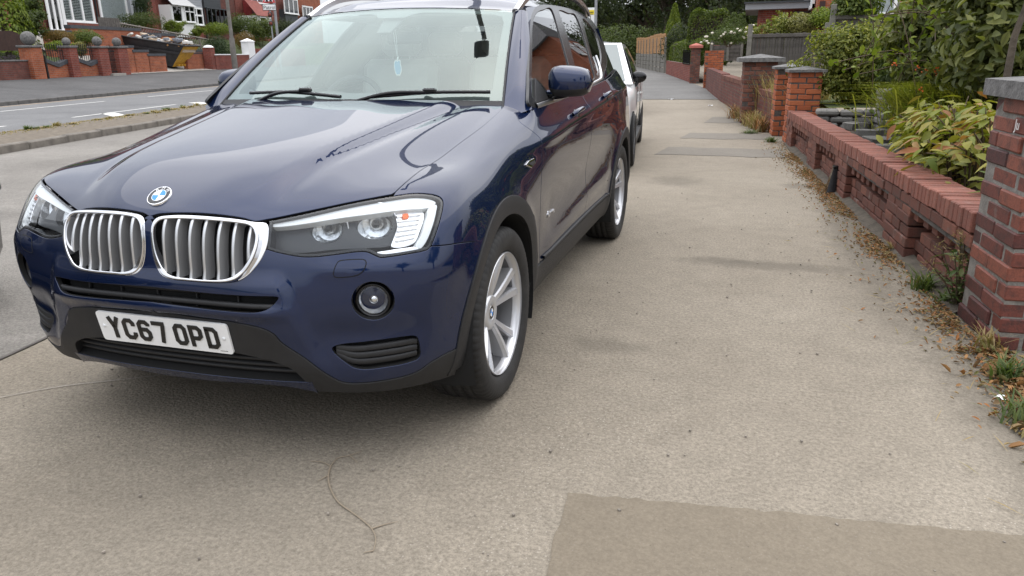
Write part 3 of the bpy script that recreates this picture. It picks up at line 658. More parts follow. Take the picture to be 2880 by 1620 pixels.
# painted upper side: A-pillar edge, cant rail, D-pillar
fe_=trim_o[(trim_o[:,0]<trim_o[:,0].min()+.75)]
zf=np.linspace(1.115,1.54,24)
def front_edge(z):   # forward edge of the pillar skin
    return np.interp(z,[1.11,1.2,1.3,1.4,1.5,1.56],[.585,.70,.835,.985,1.145,1.25])
up=np.concatenate([np.stack([front_edge(zf),zf],1),np.stack([np.linspace(1.25,3.42,50),ZRO(np.linspace(1.25,3.42,50))],1),np.stack([np.linspace(3.44,3.52,8),np.linspace(1.48,1.215,8)],1),np.stack([np.linspace(3.5,.60,60),BELT(np.linspace(3.5,.60,60))],1)])
M_trim=plain('window_trim_dark',(.03,.03,.031),.22)
for s in(1,-1):
    fS,fN=(s3,s3n) if s>0 else (m3(s3),m3(s3n))
    panel('upper_side',[up,trim_o],M_paint,CAR,res=.03,fS=fS,fN=fN,gap=.001,lip=.012)
    wt=panel('window_trim',[trim_o,g_f,g_r,g_q],M_trim,CAR,res=.03,fS=fS,fN=fN,gap=.001,off=.0,lip=.012)
    panel('front_side_window',[g_f],M_sglass,CAR,res=.05,fS=fS,fN=fN,gap=-.003,off=-.006,lip=0)
    panel('rear_side_window',[g_r],M_dglass,CAR,res=.05,fS=fS,fN=fN,gap=-.003,off=-.006,lip=0)
    panel('quarter_window',[g_q],M_dglass,CAR,res=.05,fS=fS,fN=fN,gap=-.003,off=-.006,lip=0)
    yb=np.linspace(.66,2.42,60); bp=np.stack([yb,BELT(yb)+.012],1); bp=bp[bp[:,0]<2.40]; kick=resample(np.array([(2.40,float(BELT(2.40))+.012),(2.47,1.188),(2.525,1.225),(2.555,1.275),(2.565,1.32)]),.01)
    strip_on('belt_strip',np.concatenate([bp,kick]),.022,M_satin,CAR,off=.002,fS=fS,fN=fN,h=.008)
# windscreen
def s5(u,t):
    u=np.atleast_1d(np.asarray(u,float));t=np.atleast_1d(np.asarray(t,float))
    bx,by,bz=.742*u,.372+.196*u**2,1.147-.016*u**2; tx,ty,tz=.602*u,1.10+.123*u**2,1.574-.022*u**2
    P=np.stack([bx+(tx-bx)*t,by+(ty-by)*t,bz+(tz-bz)*t],1); b=4*t*(1-t); P[:,2]+=.016*b; P[:,1]-=.010*b; return P
def s5n(u,t,e=.003):
    u=np.atleast_1d(np.asarray(u,float));t=np.atleast_1d(np.asarray(t,float)); n=np.cross(s5(u+e,t)-s5(u-e,t),s5(u,t+e)-s5(u,t-e)); return n/np.linalg.norm(n,axis=1)[:,None]
def rrect(x0,x1,y0,y1,r,n=6):
    o=[]
    for cx_,cy_,a in((x1-r,y1-r,0),(x0+r,y1-r,90),(x0+r,y0+r,180),(x1-r,y0+r,270)): o+=[(cx_+r*math.cos(R(a+k*90/n)),cy_+r*math.sin(R(a+k*90/n))) for k in range(n+1)]
    return np.array(o)
ws_o=resample(rrect(-1,1,-.04,1,.02,2),.04,True,False)
ws=panel('windscreen',[ws_o],M_glass,CAR,res=.05,fS=s5,fN=s5n,gap=0,lip=0)
fr_i=resample(np.concatenate([[(-.90,.09),(.90,.09)],[(.925,.13),(.925,.85),(.90,.925),(.82,.95),(.25,.955),(.17,.93),(.12,.885),(-.12,.885),(-.17,.93),(-.25,.955),(-.82,.95),(-.90,.925),(-.925,.85),(-.925,.13)]]),.03,True,False)
panel('windscreen_border',[ws_o,fr_i],M_frit,ws,res=.06,fS=s5,fN=s5n,gap=.004,off=-.006,lip=0)
# A pillars: skin between screen edge and side skin
for s in(1,-1):
    t=np.linspace(-.12,1.0,28); W=s5(np.ones(28),t); z=W[:,2]; z3=np.clip(z-.005,1.108,1.56); E=s3(front_edge(z3),z3); 
    cols=[]
    for q in np.linspace(0,1,9):
        o=W+(E-W)*q; bul=(.017*math.sin(PI*q)**.8*sm((t+.06)/.2))[:,None]; nd=np.array([.55,-.70,.42]); nd/=np.linalg.norm(nd); cols.append(o+nd*bul)
    G=np.stack(cols,1)*[s,1,1]; MB().grid(G,flip=(s<0)).obj('pillar_cover',M_paint,CAR)
    b=MB(); b.tube(np.stack([W[:,0]*s-.004*s,W[:,1]-.001,W[:,2]+.003],1),.0055,6).obj('screen_seal',M_black,CAR)
# roof
ys=np.linspace(0,1,40); us=np.linspace(-1,1,33); G=[]
for q in ys:
    r_=[]
    for u in us:
        f0=s5([u],[1.0])[0]; yy=f0[1]+(3.45-f0[1])*q; ze=float(ZRO(max(yy,1.25))); xe=float(x3(max(yy,1.2),ze)); k=sm(q/.08)
        xx=f0[0]*(1-k)+u*xe*k; zc=float(np.interp(yy,[1.1,1.25,1.4,1.7,2.1,2.6,3.1,3.45],[1.574,1.615,1.644,1.676,1.692,1.684,1.65,1.60])); zz_=ze+(zc-ze)*(1-abs(u)**3.2); z0=f0[2]+.004; w_=sm(q/.10)
        r_.append((xx,yy+.006,z0*(1-w_)+zz_*w_))
    G.append(r_)
MB().grid(np.array(G),flip=True).obj('roof',M_paint,CAR)
for s in(1,-1):
    rp=[(s*.604,1.215,1.553),(s*.603,1.28,1.578),(s*.602,1.36,1.612),(s*.601,1.55,1.664),(s*.600,1.9,1.700),(s*.598,2.3,1.712),(s*.592,2.8,1.69),(s*.58,3.15,1.635),(s*.575,3.25,1.59)]
    P=resample(rp,.05); prof=[(-.016,-.02),(-.016,.006),(-.009,.012),(.009,.012),(.016,.006),(.016,-.02)]
    G=np.stack([P+np.array([u,0,w]) for u,w in prof],1); MB().grid(G,smooth=False).obj('roof_rail',M_satin,CAR)
# tailgate
G=[[(u*(.80-.1*q)*(1 if q<.5 else 1-.25*(q-.5)),3.62-.18*max(0,q-.45)-.06*u*u,.55+.97*q) for u in np.linspace(-1,1,13)] for q in np.linspace(0,1,12)]
MB().grid(np.array(G),flip=False).obj('tailgate',M_paint,CAR)
# belly and bulkhead
bb=MB(); bb.box((0,1.55,.32),(1.2,3.6,.10),b=.03); bb.obj('underbody',M_void,CAR)
bb=MB(); bb.box((0,-.05,.62),(1.1,.9,.40),b=.03); bb.obj('engine_bay',M_void,CAR)
# ------------------------------------------------------------------ wheels
M_barrel=plain('wheel_barrel',(.16,.16,.165),.4,.6)
def tyre_mesh():
    prof=[(.252,-.100),(.262,-.112),(.285,-.120),(.312,-.122),(.332,-.117),(.343,-.106),(.3485,-.094),(.3495,-.080),(.3500,-.066),(.3500,-.064),(.343,-.0625),(.343,-.0555),(.3505,-.054),(.351,-.027),(.344,-.0255),(.344,-.0165),(.351,-.015),(.351,.015),(.344,.0165),(.344,.0255),(.351,.027),(.3505,.054),(.343,.0555),(.343,.0625),(.3500,.064),(.3500,.066),(.3495,.080),(.3485,.094),(.343,.106),(.332,.117),(.312,.122),(.285,.120),(.262,.112),(.252,.100)]
    N=72*5; V=[]
    for k in range(N):
        t=2*PI*k/N; ph=k%5
        for (r_,h) in prof:
            rr=r_
            if ph==0 and r_>.325 and abs(h)>.063: rr-=.0035
            if r_>.345 and abs(h)<.053:
                if (k+int(abs(h)*400))%5==2: rr-=.0025
            V.append((h,rr*math.cos(t),rr*math.sin(t)))
    q=len(prof); F=[]
    for k in range(N):
        k2=(k+1)%N
        for i in range(q-1): F.append((k*q+i,k*q+i+1,k2*q+i+1,k2*q+i))
    me=mesh('tyre',V,F,True); return me
def spoke(a_in,a_out,w0,w1,side):
    """one blade of a double spoke, hub to rim; +x is the outside face"""
    n=12; sec=[]
    for i in range(n+1):
        t=i/n; r_=.055+(.238-.055)*t; an=a_in+(a_out-a_in)*(t**1.15); xf=.040+.050*t**.75
        
        w=w0+(w1-w0)*t; c_=np.array([0,math.cos(an)*r_,math.sin(an)*r_]); tg=np.array([0,-math.sin(an),math.cos(an)])
        pr_=[(-.5,-.055),(-.52,-.012),(-.40,0.0),(.30,.0-.004*side),(.50,-.010),(.55,-.055)]
        if side<0: pr_=[(-u,d) for u,d in pr_][::-1]
        sec.append([c_+tg*(u*w)+np.array([xf+d,0,0]) for u,d in pr_])
    return np.array(sec)
_tm=tyre_mesh()
def wheel(x,y,s,par=None):
    par=par or CAR; w=obj('wheel',None,par,loc=(x*s,y,.3495),rot=(0,0,0 if s>0 else PI))
    ty=obj('tyre',_tm,w,M_rub)
    rim=MB().lathe([(.246,.108),(.250,.104),(.249,.098),(.240,.094),(.236,.086),(.234,.070)],64,axis='x').obj('rim',M_alu,w); MB().lathe([(.234,.070),(.226,.03),(.222,-.02),(.222,-.10),(.246,-.108)],64,axis='x').obj('barrel',M_barrel,rim)
    b=MB(); b.lathe([(.030,.050),(.032,.054),(.058,.056),(.070,.052),(.076,.036),(.076,-.02)],40,axis='x')
    for k in range(5):
        a=R(90+72*k)
        for sd in(-1,1):
            sec=spoke(a+sd*R(9),a+sd*R(13.5),.024,.038,sd); b.grid(sec,flip=True,smooth=False)
            b.grid(np.stack([sec[:,0],sec[:,-1]],1),flip=False)
    b.obj('spokes',M_alu,rim)
    MB().lathe([(.0,.052),(.028,.051),(.031,.046),(.031,.03)],28,axis='x').obj('hub_cap',M_chrome,rim)
    Mx=Matrix.Translation((.0495,0,0))@Matrix.Rotation(PI/2,4,'Y'); emblem(Mx,.029,rim,'cap_emblem')
    for k in range(5):
        a=R(54+72*k); MB().lathe([(0,.040),(.006,.040),(.0095,.036),(.0095,.0)],10,axis='x',c=(0,math.cos(a)*.056,math.sin(a)*.056)).obj('wheel_bolt',M_satin,rim)
    MB().lathe([(.06,-.01),(.165,-.01),(.165,-.03),(.06,-.03)],48,axis='x').obj('brake_disc',M_satin,w)
    MB().lathe([(.0,-.035),(.22,-.035)],40,axis='x').obj('wheel_back',M_void,w)
    b=MB(); b.box((-.02,.10,.09),(.06,.11,.12),b=.015); b.obj('brake_caliper',M_lampgrey,w)
    return w
for yy,xx in((0.,.803),(2.81,.808)):
    for s in(1,-1):
        wheel(xx,yy,s)
        MB().lathe([(.40,.10),(.415,.0),(.415,-.34),(.0,-.34)],36,axis='x',a0=R(-22),a1=R(202)).xf(Matrix.Translation((s*.82,yy,.35))@Matrix.Rotation(0 if s>0 else PI,4,'Z')).obj('wheel_liner',M_liner,CAR)
# ------------------------------------------------------------------ door mirrors
def mirror_shell():
    G=[];n=14
    for i in range(n+1):          # from inner end to outer end
        t=i/n; cx_=-.10+.205*t; 
        e=(1-(2*abs(t-.48))**3.2) if t<.48 else (1-((t-.48)/.52)**3.4); e=max(e,.0)**.36
        hh=.078*e*(1-.18*t)+.002; dd=.095*e+.002; cz=-.006*t; ring=[]
        for k in range(20):
            a=2*PI*k/20; ca,sa=math.cos(a),math.sin(a); yy=-dd*(abs(ca)**.75)*(1 if ca>0 else 0)+.028*(abs(ca)**.5)*(1 if ca<=0 else 0); zz_=hh*(abs(sa)**.62)*np.sign(sa)
            ring.append((cx_,yy+.02*t,zz_+cz))
        G.append(ring)
    return np.array(G)
for s in(1,-1):
    c_=Vector((s*.950,.985,1.215)); G=mirror_shell()*[s,1,1]; 
    mr=obj('door_mirror',None,CAR,loc=c_)
    bmx=MB(); bmx.grid(G,closed=True,flip=(s>0)); me=bmx.me('mirror_shell')
    # split into painted upper shell and black lower part by face height
    me.materials.append(M_paint); me.materials.append(M_black)
    for p in me.polygons:
        cz=sum(me.vertices[i].co.z for i in p.vertices)/len(p.vertices); p.material_index=1 if cz<-.034 else 0
    obj('mirror_shell',me,mr)
    b=MB(); P=resample([(-.10*s,.0,-.052),(-.03*s,-.01,-.068),(.05*s,-.005,-.060)],.02); 
    b.tube([(-.125*s,-.0,-.068),(-.08*s,-.02,-.066),(-.02*s,-.02,-.058),(.04*s,-.01,-.045)],[.022,.024,.022,.012],10).obj('mirror_arm',M_gloss,mr)
    MB().box((-.085*s,-.035,-.050),(.055,.045,.018),b=.008).obj('arm_cap',M_paint,mr)
    MB().box((.0,.030,0),(.16,.004,.105),b=.001).obj('mirror_glass',M_chrome,mr)
    tri=[(.64,1.125),(.86,1.128),(.80,1.20),(.73,1.215)]; fS,fN=(s3,s3n) if s>0 else (m3(s3),m3(s3n))
    panel('mirror_base',[resample(np.array([(.655,1.128),(.90,1.132),(.86,1.19),(.79,1.235)]),.02,True,False)],M_black,CAR,res=.03,fS=fS,fN=fN,off=.006,lip=.012)
# ------------------------------------------------------------------ handles, badges, wipers
for s in(1,-1):
    for (y0,z0) in((1.28,1.035),(2.12,1.075)):
        av=yz2av([(y0-.10,z0),(y0,z0+.004),(y0+.10,z0+.008)]); P=s1(av[:,0],av[:,1]); N=s1n(av[:,0],av[:,1])
        h=resample(np.stack([P[0]+N[0]*.006,P[0]*.75+P[1]*.25+N[1]*.022,P[1]+N[1]*.028,P[1]*.3+P[2]*.7+N[1]*.024,P[2]+N[2]*.008]),.02)*[s,1,1]
        hd=MB().tube(h,[.010]+[.013]*(len(h)-2)+[.010],10).obj('door_handle',M_paint,CAR)
        MB().lathe([(0,.0),(.022,-.002),(.030,-.010)],16).xf(Matrix.Translation(Vector(P[1]*[s,1,1]+N[1]*[s,1,1]*.004))@Vector(N[1]*[s,1,1]).to_track_quat('Z','Y').to_matrix().to_4x4()).obj('handle_cup',M_gloss,hd)
    # wing badge: small chrome triangle round a lamp
    bp=resample(P_av(c2([(1655,30),(1672,8),(1705,-10),(1712,20),(1690,45)])),.01,True,False); f=(lambda q:q) if s>0 else mirr
    bd=panel('wing_badge',[f(bp)],M_chrome,CAR,res=.02,off=.006,lip=.006,gap=0); panel('badge_inset',[f(inset(bp,.008))],M_lampgrey,bd,res=.02,off=.0085,lip=0,gap=0)
# xDrive lettering on the front door
yl,zl=.74,.60
for s in(1,-1):
    for k,ch in enumerate('xDrive'):
        av=yz2av([(yl+.024*k*(1 if s>0 else 1),zl)])[0] if s>0 else yz2av([(yl+.12-.024*k,zl)])[0]
        P=s1([av[0]],[av[1]])[0]; N=s1n([av[0]],[av[1]])[0]; P=P*[s,1,1];N=N*[s,1,1]
        me=text_mesh(ch,.040,.0015); zx=Vector(N); xx=Vector((0,1 if s>0 else -1,0)); xx=(xx-zx*xx.dot(zx)).normalized(); yx=zx.cross(xx)
        me.transform(Matrix.Translation(Vector(P)+zx*.003)@Matrix((xx,yx,zx)).transposed().to_4x4()); obj('door_letter',me,CAR,M_chrome)
def wiper(pts_blade,pivot,mid_):
    w=obj('wiper',None,CAR); Pb=resample(pts_blade,.03)
    b=MB(); b.tube(Pb+np.array([0,0,.010]),.0085,6); b.obj('wiper_blade',M_gloss,w); 
    b=MB(); b.tube(resample([pivot,(np.array(pivot)+np.array(mid_))/2+np.array([0,-.01,.02]),mid_],.03),[.010]*1+[.009]*(len(resample([pivot,(np.array(pivot)+np.array(mid_))/2+np.array([0,-.01,.02]),mid_],.03))-1),6); b.obj('wiper_arm',M_gloss,w)
    MB().box(np.array(mid_)+np.array([0,0,.006]),(.06,.03,.022),b=.006).obj('wiper_joint',M_gloss,w)
def wp(u,t,h=.012): 
    p=s5([u],[t])[0]; n=s5n([u],[t])[0]; return p+n*h
wiper([wp(.92,.062),wp(.60,.052),wp(.25,.010)],wp(.10,-.02,.006),wp(.58,.058,.022))
wiper([wp(-.70,.045),wp(-.35,.050),wp(.05,.010)],wp(-.93,-.02,.004) if False else wp(-.62,-.02,.006),wp(-.22,.058,.022))
G=[[s5([u],[t])[0]+np.array([0,-.012,-.012 if t<0 else -.004]) for u in np.linspace(-1,1,25)] for t in(-.10,.035)]
MB().grid(np.array(G)).obj('scuttle_panel',M_black,CAR)
# ------------------------------------------------------------------ cabin
cb=obj('cabin',None,CAR)
MB().box((0,1.9,.46),(1.5,2.9,.10)).obj('cabin_floor',M_void,cb)
d=MB(); G=[]
for (yy,zz_) in((.55,1.06),(.62,1.115),(.80,1.14),(.98,1.13),(1.08,1.08),(1.12,.95),(1.10,.6)): G.append([(x,yy+.06*(x/.7)**2,zz_+(.035*math.exp(-((x+.37)/.2)**2) if .9<yy<1.1 else 0)) for x in np.linspace(-.74,.74,25)])
d.grid(np.array(G),flip=True).obj('dashboard',M_dash,cb)
def torus(R0,r0,n=40,m=8): return np.array([[((R0+r0*math.cos(b))*math.cos(a),(R0+r0*math.cos(b))*math.sin(a),r0*math.sin(b)) for b in np.linspace(0,2*PI,m,endpoint=False)] for a in np.linspace(0,2*PI,n+1)])
M4=Matrix.Translation((-.37,1.20,1.06))@Matrix.Rotation(R(64),4,'X')
sw=MB().grid(torus(.185,.016),closed=True).xf(M4).obj('steering_wheel',M_dash,cb)
b=MB(); b.lathe([(0,.03),(.06,.025),(.075,0)],20); b.box((0,0,.0),(.34,.04,.015)); b.box((0,-.09,.0),(.04,.16,.015)); b.xf(M4).obj('wheel_hub',M_dash,sw)
def seat(x,y,w=.52,rear=False):
    st=obj('seat',None,cb,loc=(x,y,0))
    MB().box((0,0,.68),(w,.50,.16),b=.05).obj('cushion',M_seat,st)
    rot=Matrix.Rotation(R(-16),3,'X'); MB().box((0,.30,1.02),(w,.13,.62),b=.05,rot=[list(r) for r in rot]).obj('seat_back',M_seat,st)
    for sx in(-1,1): MB().tube([(sx*.06,.375,1.30),(sx*.06,.39,1.37)],.007,6).obj('headrest_post',M_chrome,st)
    MB().box((0,.39,1.42),(.27,.10,.17),b=.04).obj('headrest',M_seat,st)
for sx in(-1,1): seat(sx*.37,1.52)
for sx in(-1,0,1): seat(sx*.43,2.42,.42)
MB().box((0,2.0,1.545),(1.1,1.6,.012)).obj('headlining',M_seat,cb)
rm=obj('rear_view_mirror',None,cb,loc=(0,1.06,1.50)); panel('sensor_cover',[resample(np.array([(-.10,.965),(.10,.965),(.065,.73),(-.055,.73)]),.02,True,False)],M_dash,ws,res=.03,fS=s5,fN=s5n,off=-.02,lip=.01); MB().box((0,.10,-.07),(.20,.03,.06),b=.012).obj('mirror_body',M_frit,rm)
# air freshener hanging from the mirror (bitten-apple outline)
ap=[(0,-.040),(.010,-.043),(.022,-.036),(.030,-.018),(.031,.0),(.026,.010),(.024,.020),(.027,.028),(.018,.034),(.008,.031),(0,.028),(-.010,.033),(-.020,.031),(-.028,.020),(-.030,.002),(-.026,-.018),(-.018,-.036),(-.009,-.043)]
af=thing('air_freshener','blue apple-shaped air freshener hanging on a string behind the windscreen','air freshener',loc=(-.02,1.10,1.285))
Mf=Matrix.Rotation(PI/2,4,'X')
ap=[(x*.72,y*1.08) for x,y in ap]; MB().prism(ap,-.0015,.0015).xf(Mf).obj('card_border',M_white,af); MB().prism([(x*.80,y*.84) for x,y in ap],-.0028,.0028).xf(Mf).obj('card_face',plain('card_blue',(.10,.36,.55),.5),af)
MB().prism([(-.004,.03),(.0,.05),(.008,.056),(.006,.036)],-.0015,.0015).xf(Mf).obj('card_leaf',M_white,af)
MB().tube([(0,0,.055),(-.006,-.01,.14),(-.004,-.02,.20)],.0016,5).obj('string',M_white,af); MB().tube([(0.001,0,.055),(.007,-.01,.14),(.006,-.02,.20)],.0016,5).obj('string',M_white,af)
# ================================================================== shared outdoor materials
def N(nt,t,**k):
    n=nt.nodes.new(t)
    for a,v in k.items():
        if a in n.inputs: n.inputs[a].default_value=v
        else: setattr(n,a,v)
    return n
def ramp(nt,stops):
    r=nt.nodes.new('ShaderNodeValToRGB'); e=r.color_ramp.elements
    while len(e)<len(stops): e.new(.5)
    for q,(p,c) in zip(e,stops): q.position=p; q.color=(*c,1)
    return r
def mixc(nt,f,a,b,mode='MIX'):
    m=nt.nodes.new('ShaderNodeMixRGB'); m.blend_type=mode
    for i,v in((0,f),(1,a),(2,b)):
        if hasattr(v,'is_linked') or hasattr(v,'links'): nt.links.new(v,m.inputs[i])
        elif isinstance(v,(int,float)): m.inputs[i].default_value=v
        else: m.inputs[i].default_value=(*v,1)
    return m.outputs[0]
def asphalt(name,base,dark,light,chip,chip_amt=.5,scale=1.,patches=True,bump=.5,stain=None,spots=(),fine=.62):
    fine_amt=fine; m,nt,b=newmat(name); setp(b,Roughness=.92,Specular_IOR_Level=.25)
    tc=N(nt,'ShaderNodeTexCoord'); V=tc.outputs['Object']; lk=nt.links.new
    def noise(s,d=4,r=.6,dist=0):
        n=N(nt,'ShaderNodeTexNoise',Scale=s*scale,Detail=d,Roughness=r,Distortion=dist); lk(V,n.inputs['Vector']); return n.outputs['Fac']
    big=ramp(nt,[(.32,dark),(.50,base),(.70,light)]); lk(noise(.55,6,.62,.6),big.inputs['Fac']); col=big.outputs[0]
    mid=ramp(nt,[(.30,(.72,.72,.72)),(.62,(1.12,1.12,1.12))]); lk(noise(7,5,.7),mid.inputs['Fac']); col=mixc(nt,.55*min(1,fine+.05),col,mid.outputs[0],'MULTIPLY')
    fine=ramp(nt,[(.36,(.48,.47,.46)),(.64,(1.50,1.50,1.50))]); lk(noise(62,4,.9),fine.inputs['Fac']); col=mixc(nt,fine_amt,col,fine.outputs[0],'MULTIPLY')
    vo=N(nt,'ShaderNodeTexVoronoi',Scale=80*scale); lk(V,vo.inputs['Vector']); cr=ramp(nt,[(.12,(1,1,1)),(.30,(0,0,0))]); lk(vo.outputs['Distance'],cr.inputs['Fac'])
    sel=ramp(nt,[(.60,(0,0,0)),(.68,(1,1,1))]); sep=N(nt,'ShaderNodeSeparateColor'); lk(vo.outputs['Color'],sep.inputs[0]); lk(sep.outputs[0],sel.inputs['Fac'])
    wh=N(nt,'ShaderNodeMath',operation='MULTIPLY'); lk(cr.outputs[0],wh.inputs[0]); lk(sel.outputs[0],wh.inputs[1])
    wear=ramp(nt,[(.40,(.15,.15,.15)),(.65,(1,1,1))]); lk(noise(1.1,5,.6),wear.inputs['Fac']); w2=N(nt,'ShaderNodeMath',operation='MULTIPLY'); lk(wh.outputs[0],w2.inputs[0]); lk(wear.outputs[0],w2.inputs[1])
    w3=N(nt,'ShaderNodeMath',operation='MULTIPLY'); lk(w2.outputs[0],w3.inputs[0]); w3.inputs[1].default_value=chip_amt; col=mixc(nt,w3.outputs[0],col,chip)
    # dark pits and spots
    vo2=N(nt,'ShaderNodeTexVoronoi',Scale=48*scale); lk(V,vo2.inputs['Vector']); pr=ramp(nt,[(.07,(1,1,1)),(.15,(0,0,0))]); lk(vo2.outputs['Distance'],pr.inputs['Fac']); s2=N(nt,'ShaderNodeSeparateColor'); lk(vo2.outputs['Color'],s2.inputs[0])
    ps=ramp(nt,[(.88,(0,0,0)),(.9,(.6,.6,.6))]); lk(s2.outputs[1],ps.inputs['Fac']); pm=N(nt,'ShaderNodeMath',operation='MULTIPLY'); lk(pr.outputs[0],pm.inputs[0]); lk(ps.outputs[0],pm.inputs[1]); col=mixc(nt,pm.outputs[0],col,tuple(c*.35 for c in base))
    if stain:
        sn=ramp(nt,[(.62,(0,0,0)),(.78,(.28,.28,.28))]); lk(noise(.9,7,.7,1.2),sn.inputs['Fac']); col=mixc(nt,sn.outputs[0],col,stain)
    for (sx,sy,rx,ry,st) in spots:      # dark stains and other shaped darker spots
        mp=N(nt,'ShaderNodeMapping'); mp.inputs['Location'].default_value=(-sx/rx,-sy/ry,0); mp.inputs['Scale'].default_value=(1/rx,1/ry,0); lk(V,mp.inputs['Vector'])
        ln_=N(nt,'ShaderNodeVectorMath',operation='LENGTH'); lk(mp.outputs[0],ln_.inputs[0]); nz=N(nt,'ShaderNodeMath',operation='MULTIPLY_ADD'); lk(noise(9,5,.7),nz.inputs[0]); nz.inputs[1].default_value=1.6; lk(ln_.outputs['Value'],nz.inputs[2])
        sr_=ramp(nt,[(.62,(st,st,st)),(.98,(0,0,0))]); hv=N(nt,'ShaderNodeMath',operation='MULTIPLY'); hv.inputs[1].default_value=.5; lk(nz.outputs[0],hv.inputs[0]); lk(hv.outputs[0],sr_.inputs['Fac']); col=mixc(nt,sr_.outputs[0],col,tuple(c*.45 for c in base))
    lk(col,b.inputs['Base Color'])
    n1=N(nt,'ShaderNodeTexNoise',Scale=140*scale,Detail=3,Roughness=.7); lk(V,n1.inputs['Vector']); ad=N(nt,'ShaderNodeMath',operation='ADD'); lk(n1.outputs['Fac'],ad.inputs[0]); lk(vo.outputs['Distance'],ad.inputs[1])
    bp=N(nt,'ShaderNodeBump',Strength=bump,Distance=.006); lk(ad.outputs[0],bp.inputs['Height']); lk(bp.outputs[0],b.inputs['Normal'])
    return m
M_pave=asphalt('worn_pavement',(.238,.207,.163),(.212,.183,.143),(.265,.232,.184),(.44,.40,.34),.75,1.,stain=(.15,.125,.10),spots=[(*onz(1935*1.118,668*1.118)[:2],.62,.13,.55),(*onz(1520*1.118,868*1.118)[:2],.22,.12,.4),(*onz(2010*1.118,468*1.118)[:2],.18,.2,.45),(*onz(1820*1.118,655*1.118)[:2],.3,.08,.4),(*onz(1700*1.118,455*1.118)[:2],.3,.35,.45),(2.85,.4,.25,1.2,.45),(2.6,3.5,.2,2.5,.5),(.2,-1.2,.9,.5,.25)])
M_patch=asphalt('patched_pavement',(.182,.153,.114),(.172,.144,.107),(.193,.163,.122),(.34,.31,.27),.3,1.2,bump=.25,fine=.3)
M_patch2=asphalt('grey_patched_pavement',(.180,.162,.136),(.168,.150,.126),(.195,.177,.149),(.34,.32,.29),.25,1.2,bump=.3,fine=.35)
M_foot2=asphalt('grey_pavement',(.150,.146,.138),(.128,.124,.117),(.175,.170,.160),(.26,.25,.24),.3,.9,bump=.3)
M_service=asphalt('service_road_asphalt',(.20,.186,.166),(.16,.148,.132),(.24,.224,.20),(.46,.44,.40),.6,1.,bump=.6,stain=(.12,.11,.10))
M_road=asphalt('main_road_asphalt',(.150,.150,.150),(.125,.125,.126),(.175,.175,.174),(.26,.26,.26),.3,.8,bump=.3)
M_foot=asphalt('far_footway_asphalt',(.085,.083,.082),(.07,.068,.067),(.105,.102,.10),(.18,.18,.18),.2,.8,bump=.3)
M_kerb=plain('kerb_concrete',(.155,.138,.117),.9,var=.35,vscale=5,bump=.3,bscale=120)
M_kerbd=plain('far_kerb_stone',(.10,.095,.09),.9,var=.3,vscale=4,bump=.3,bscale=80)
M_line=plain('road_paint_white',(.62,.61,.57),.8,var=.25,vscale=9,bump=.2)
M_yline=plain('road_paint_yellow',(.55,.36,.16),.8,var=.3,vscale=7)
M_soil=plain('garden_soil',(.055,.042,.03),1.,var=.4,vscale=12,bump=.8,bscale=60)
M_verge=plain('verge_soil',(.145,.120,.090),1.,var=.35,vscale=9,bump=.6,bscale=70)
M_foul=plain('damp_wall_foot_soil',(.095,.080,.062),1.,var=.4,vscale=14,bump=.6,bscale=80)
M_grassb=plain('bank_grass',(.06,.08,.022),1.,var=.45,vscale=3,bump=.8,bscale=40)
def brick_piece_mat(name,c0,c1,c2,stain=(.10,.085,.075),amt=.5,rough=.85):
    m,nt,b=newmat(name); setp(b,Roughness=rough,Specular_IOR_Level=.3); lk=nt.links.new
    oi=N(nt,'ShaderNodeObjectInfo'); r=ramp(nt,[(0.,c0),(.5,c1),(1.,c2)]); lk(oi.outputs['Random'],r.inputs['Fac'])
    tc=N(nt,'ShaderNodeTexCoord'); mp=N(nt,'ShaderNodeMapping'); ad=N(nt,'ShaderNodeVectorMath',operation='ADD'); lk(tc.outputs['Object'],ad.inputs[0]); cb=N(nt,'ShaderNodeCombineXYZ'); 
    ml=N(nt,'ShaderNodeMath',operation='MULTIPLY'); lk(oi.outputs['Random'],ml.inputs[0]); ml.inputs[1].default_value=37.; lk(ml.outputs[0],cb.inputs[0]); lk(ml.outputs[0],cb.inputs[1]); lk(cb.outputs[0],ad.inputs[1])
    n=N(nt,'ShaderNodeTexNoise',Scale=16,Detail=5,Roughness=.7); lk(ad.outputs[0],n.inputs['Vector']); sr=ramp(nt,[(.46,(0,0,0)),(.72,(amt,amt,amt))]); lk(n.outputs['Fac'],sr.inputs['Fac'])
    col=mixc(nt,sr.outputs[0],r.outputs[0],stain)
    n2=N(nt,'ShaderNodeTexNoise',Scale=120,Detail=3); lk(ad.outputs[0],n2.inputs['Vector']); fr=ramp(nt,[(.3,(.75,.75,.75)),(.7,(1.2,1.2,1.2))]); lk(n2.outputs['Fac'],fr.inputs['Fac']); col=mixc(nt,.8,col,fr.outputs[0],'MULTIPLY')
    n3=N(nt,'ShaderNodeTexNoise',Scale=5,Detail=4); lk(ad.outputs[0],n3.inputs['Vector']); wr=ramp(nt,[(.66,(0,0,0)),(.76,(.35,.35,.35))]); lk(n3.outputs['Fac'],wr.inputs['Fac']); col=mixc(nt,wr.outputs[0],col,(.42,.39,.35))
    lk(col,b.inputs['Base Color']); bp=N(nt,'ShaderNodeBump',Strength=.35,Distance=.004); lk(n2.outputs['Fac'],bp.inputs['Height']); lk(bp.outputs[0],b.inputs['Normal']); return m
M_bk_purple=brick_piece_mat('weathered_purple_brick',(.110,.044,.032),(.155,.061,.044),(.205,.082,.055),(.075,.06,.052),.75)
M_bk_cop=brick_piece_mat('coping_brick',(.190,.074,.055),(.235,.094,.069),(.275,.114,.083),(.13,.085,.07),.6)
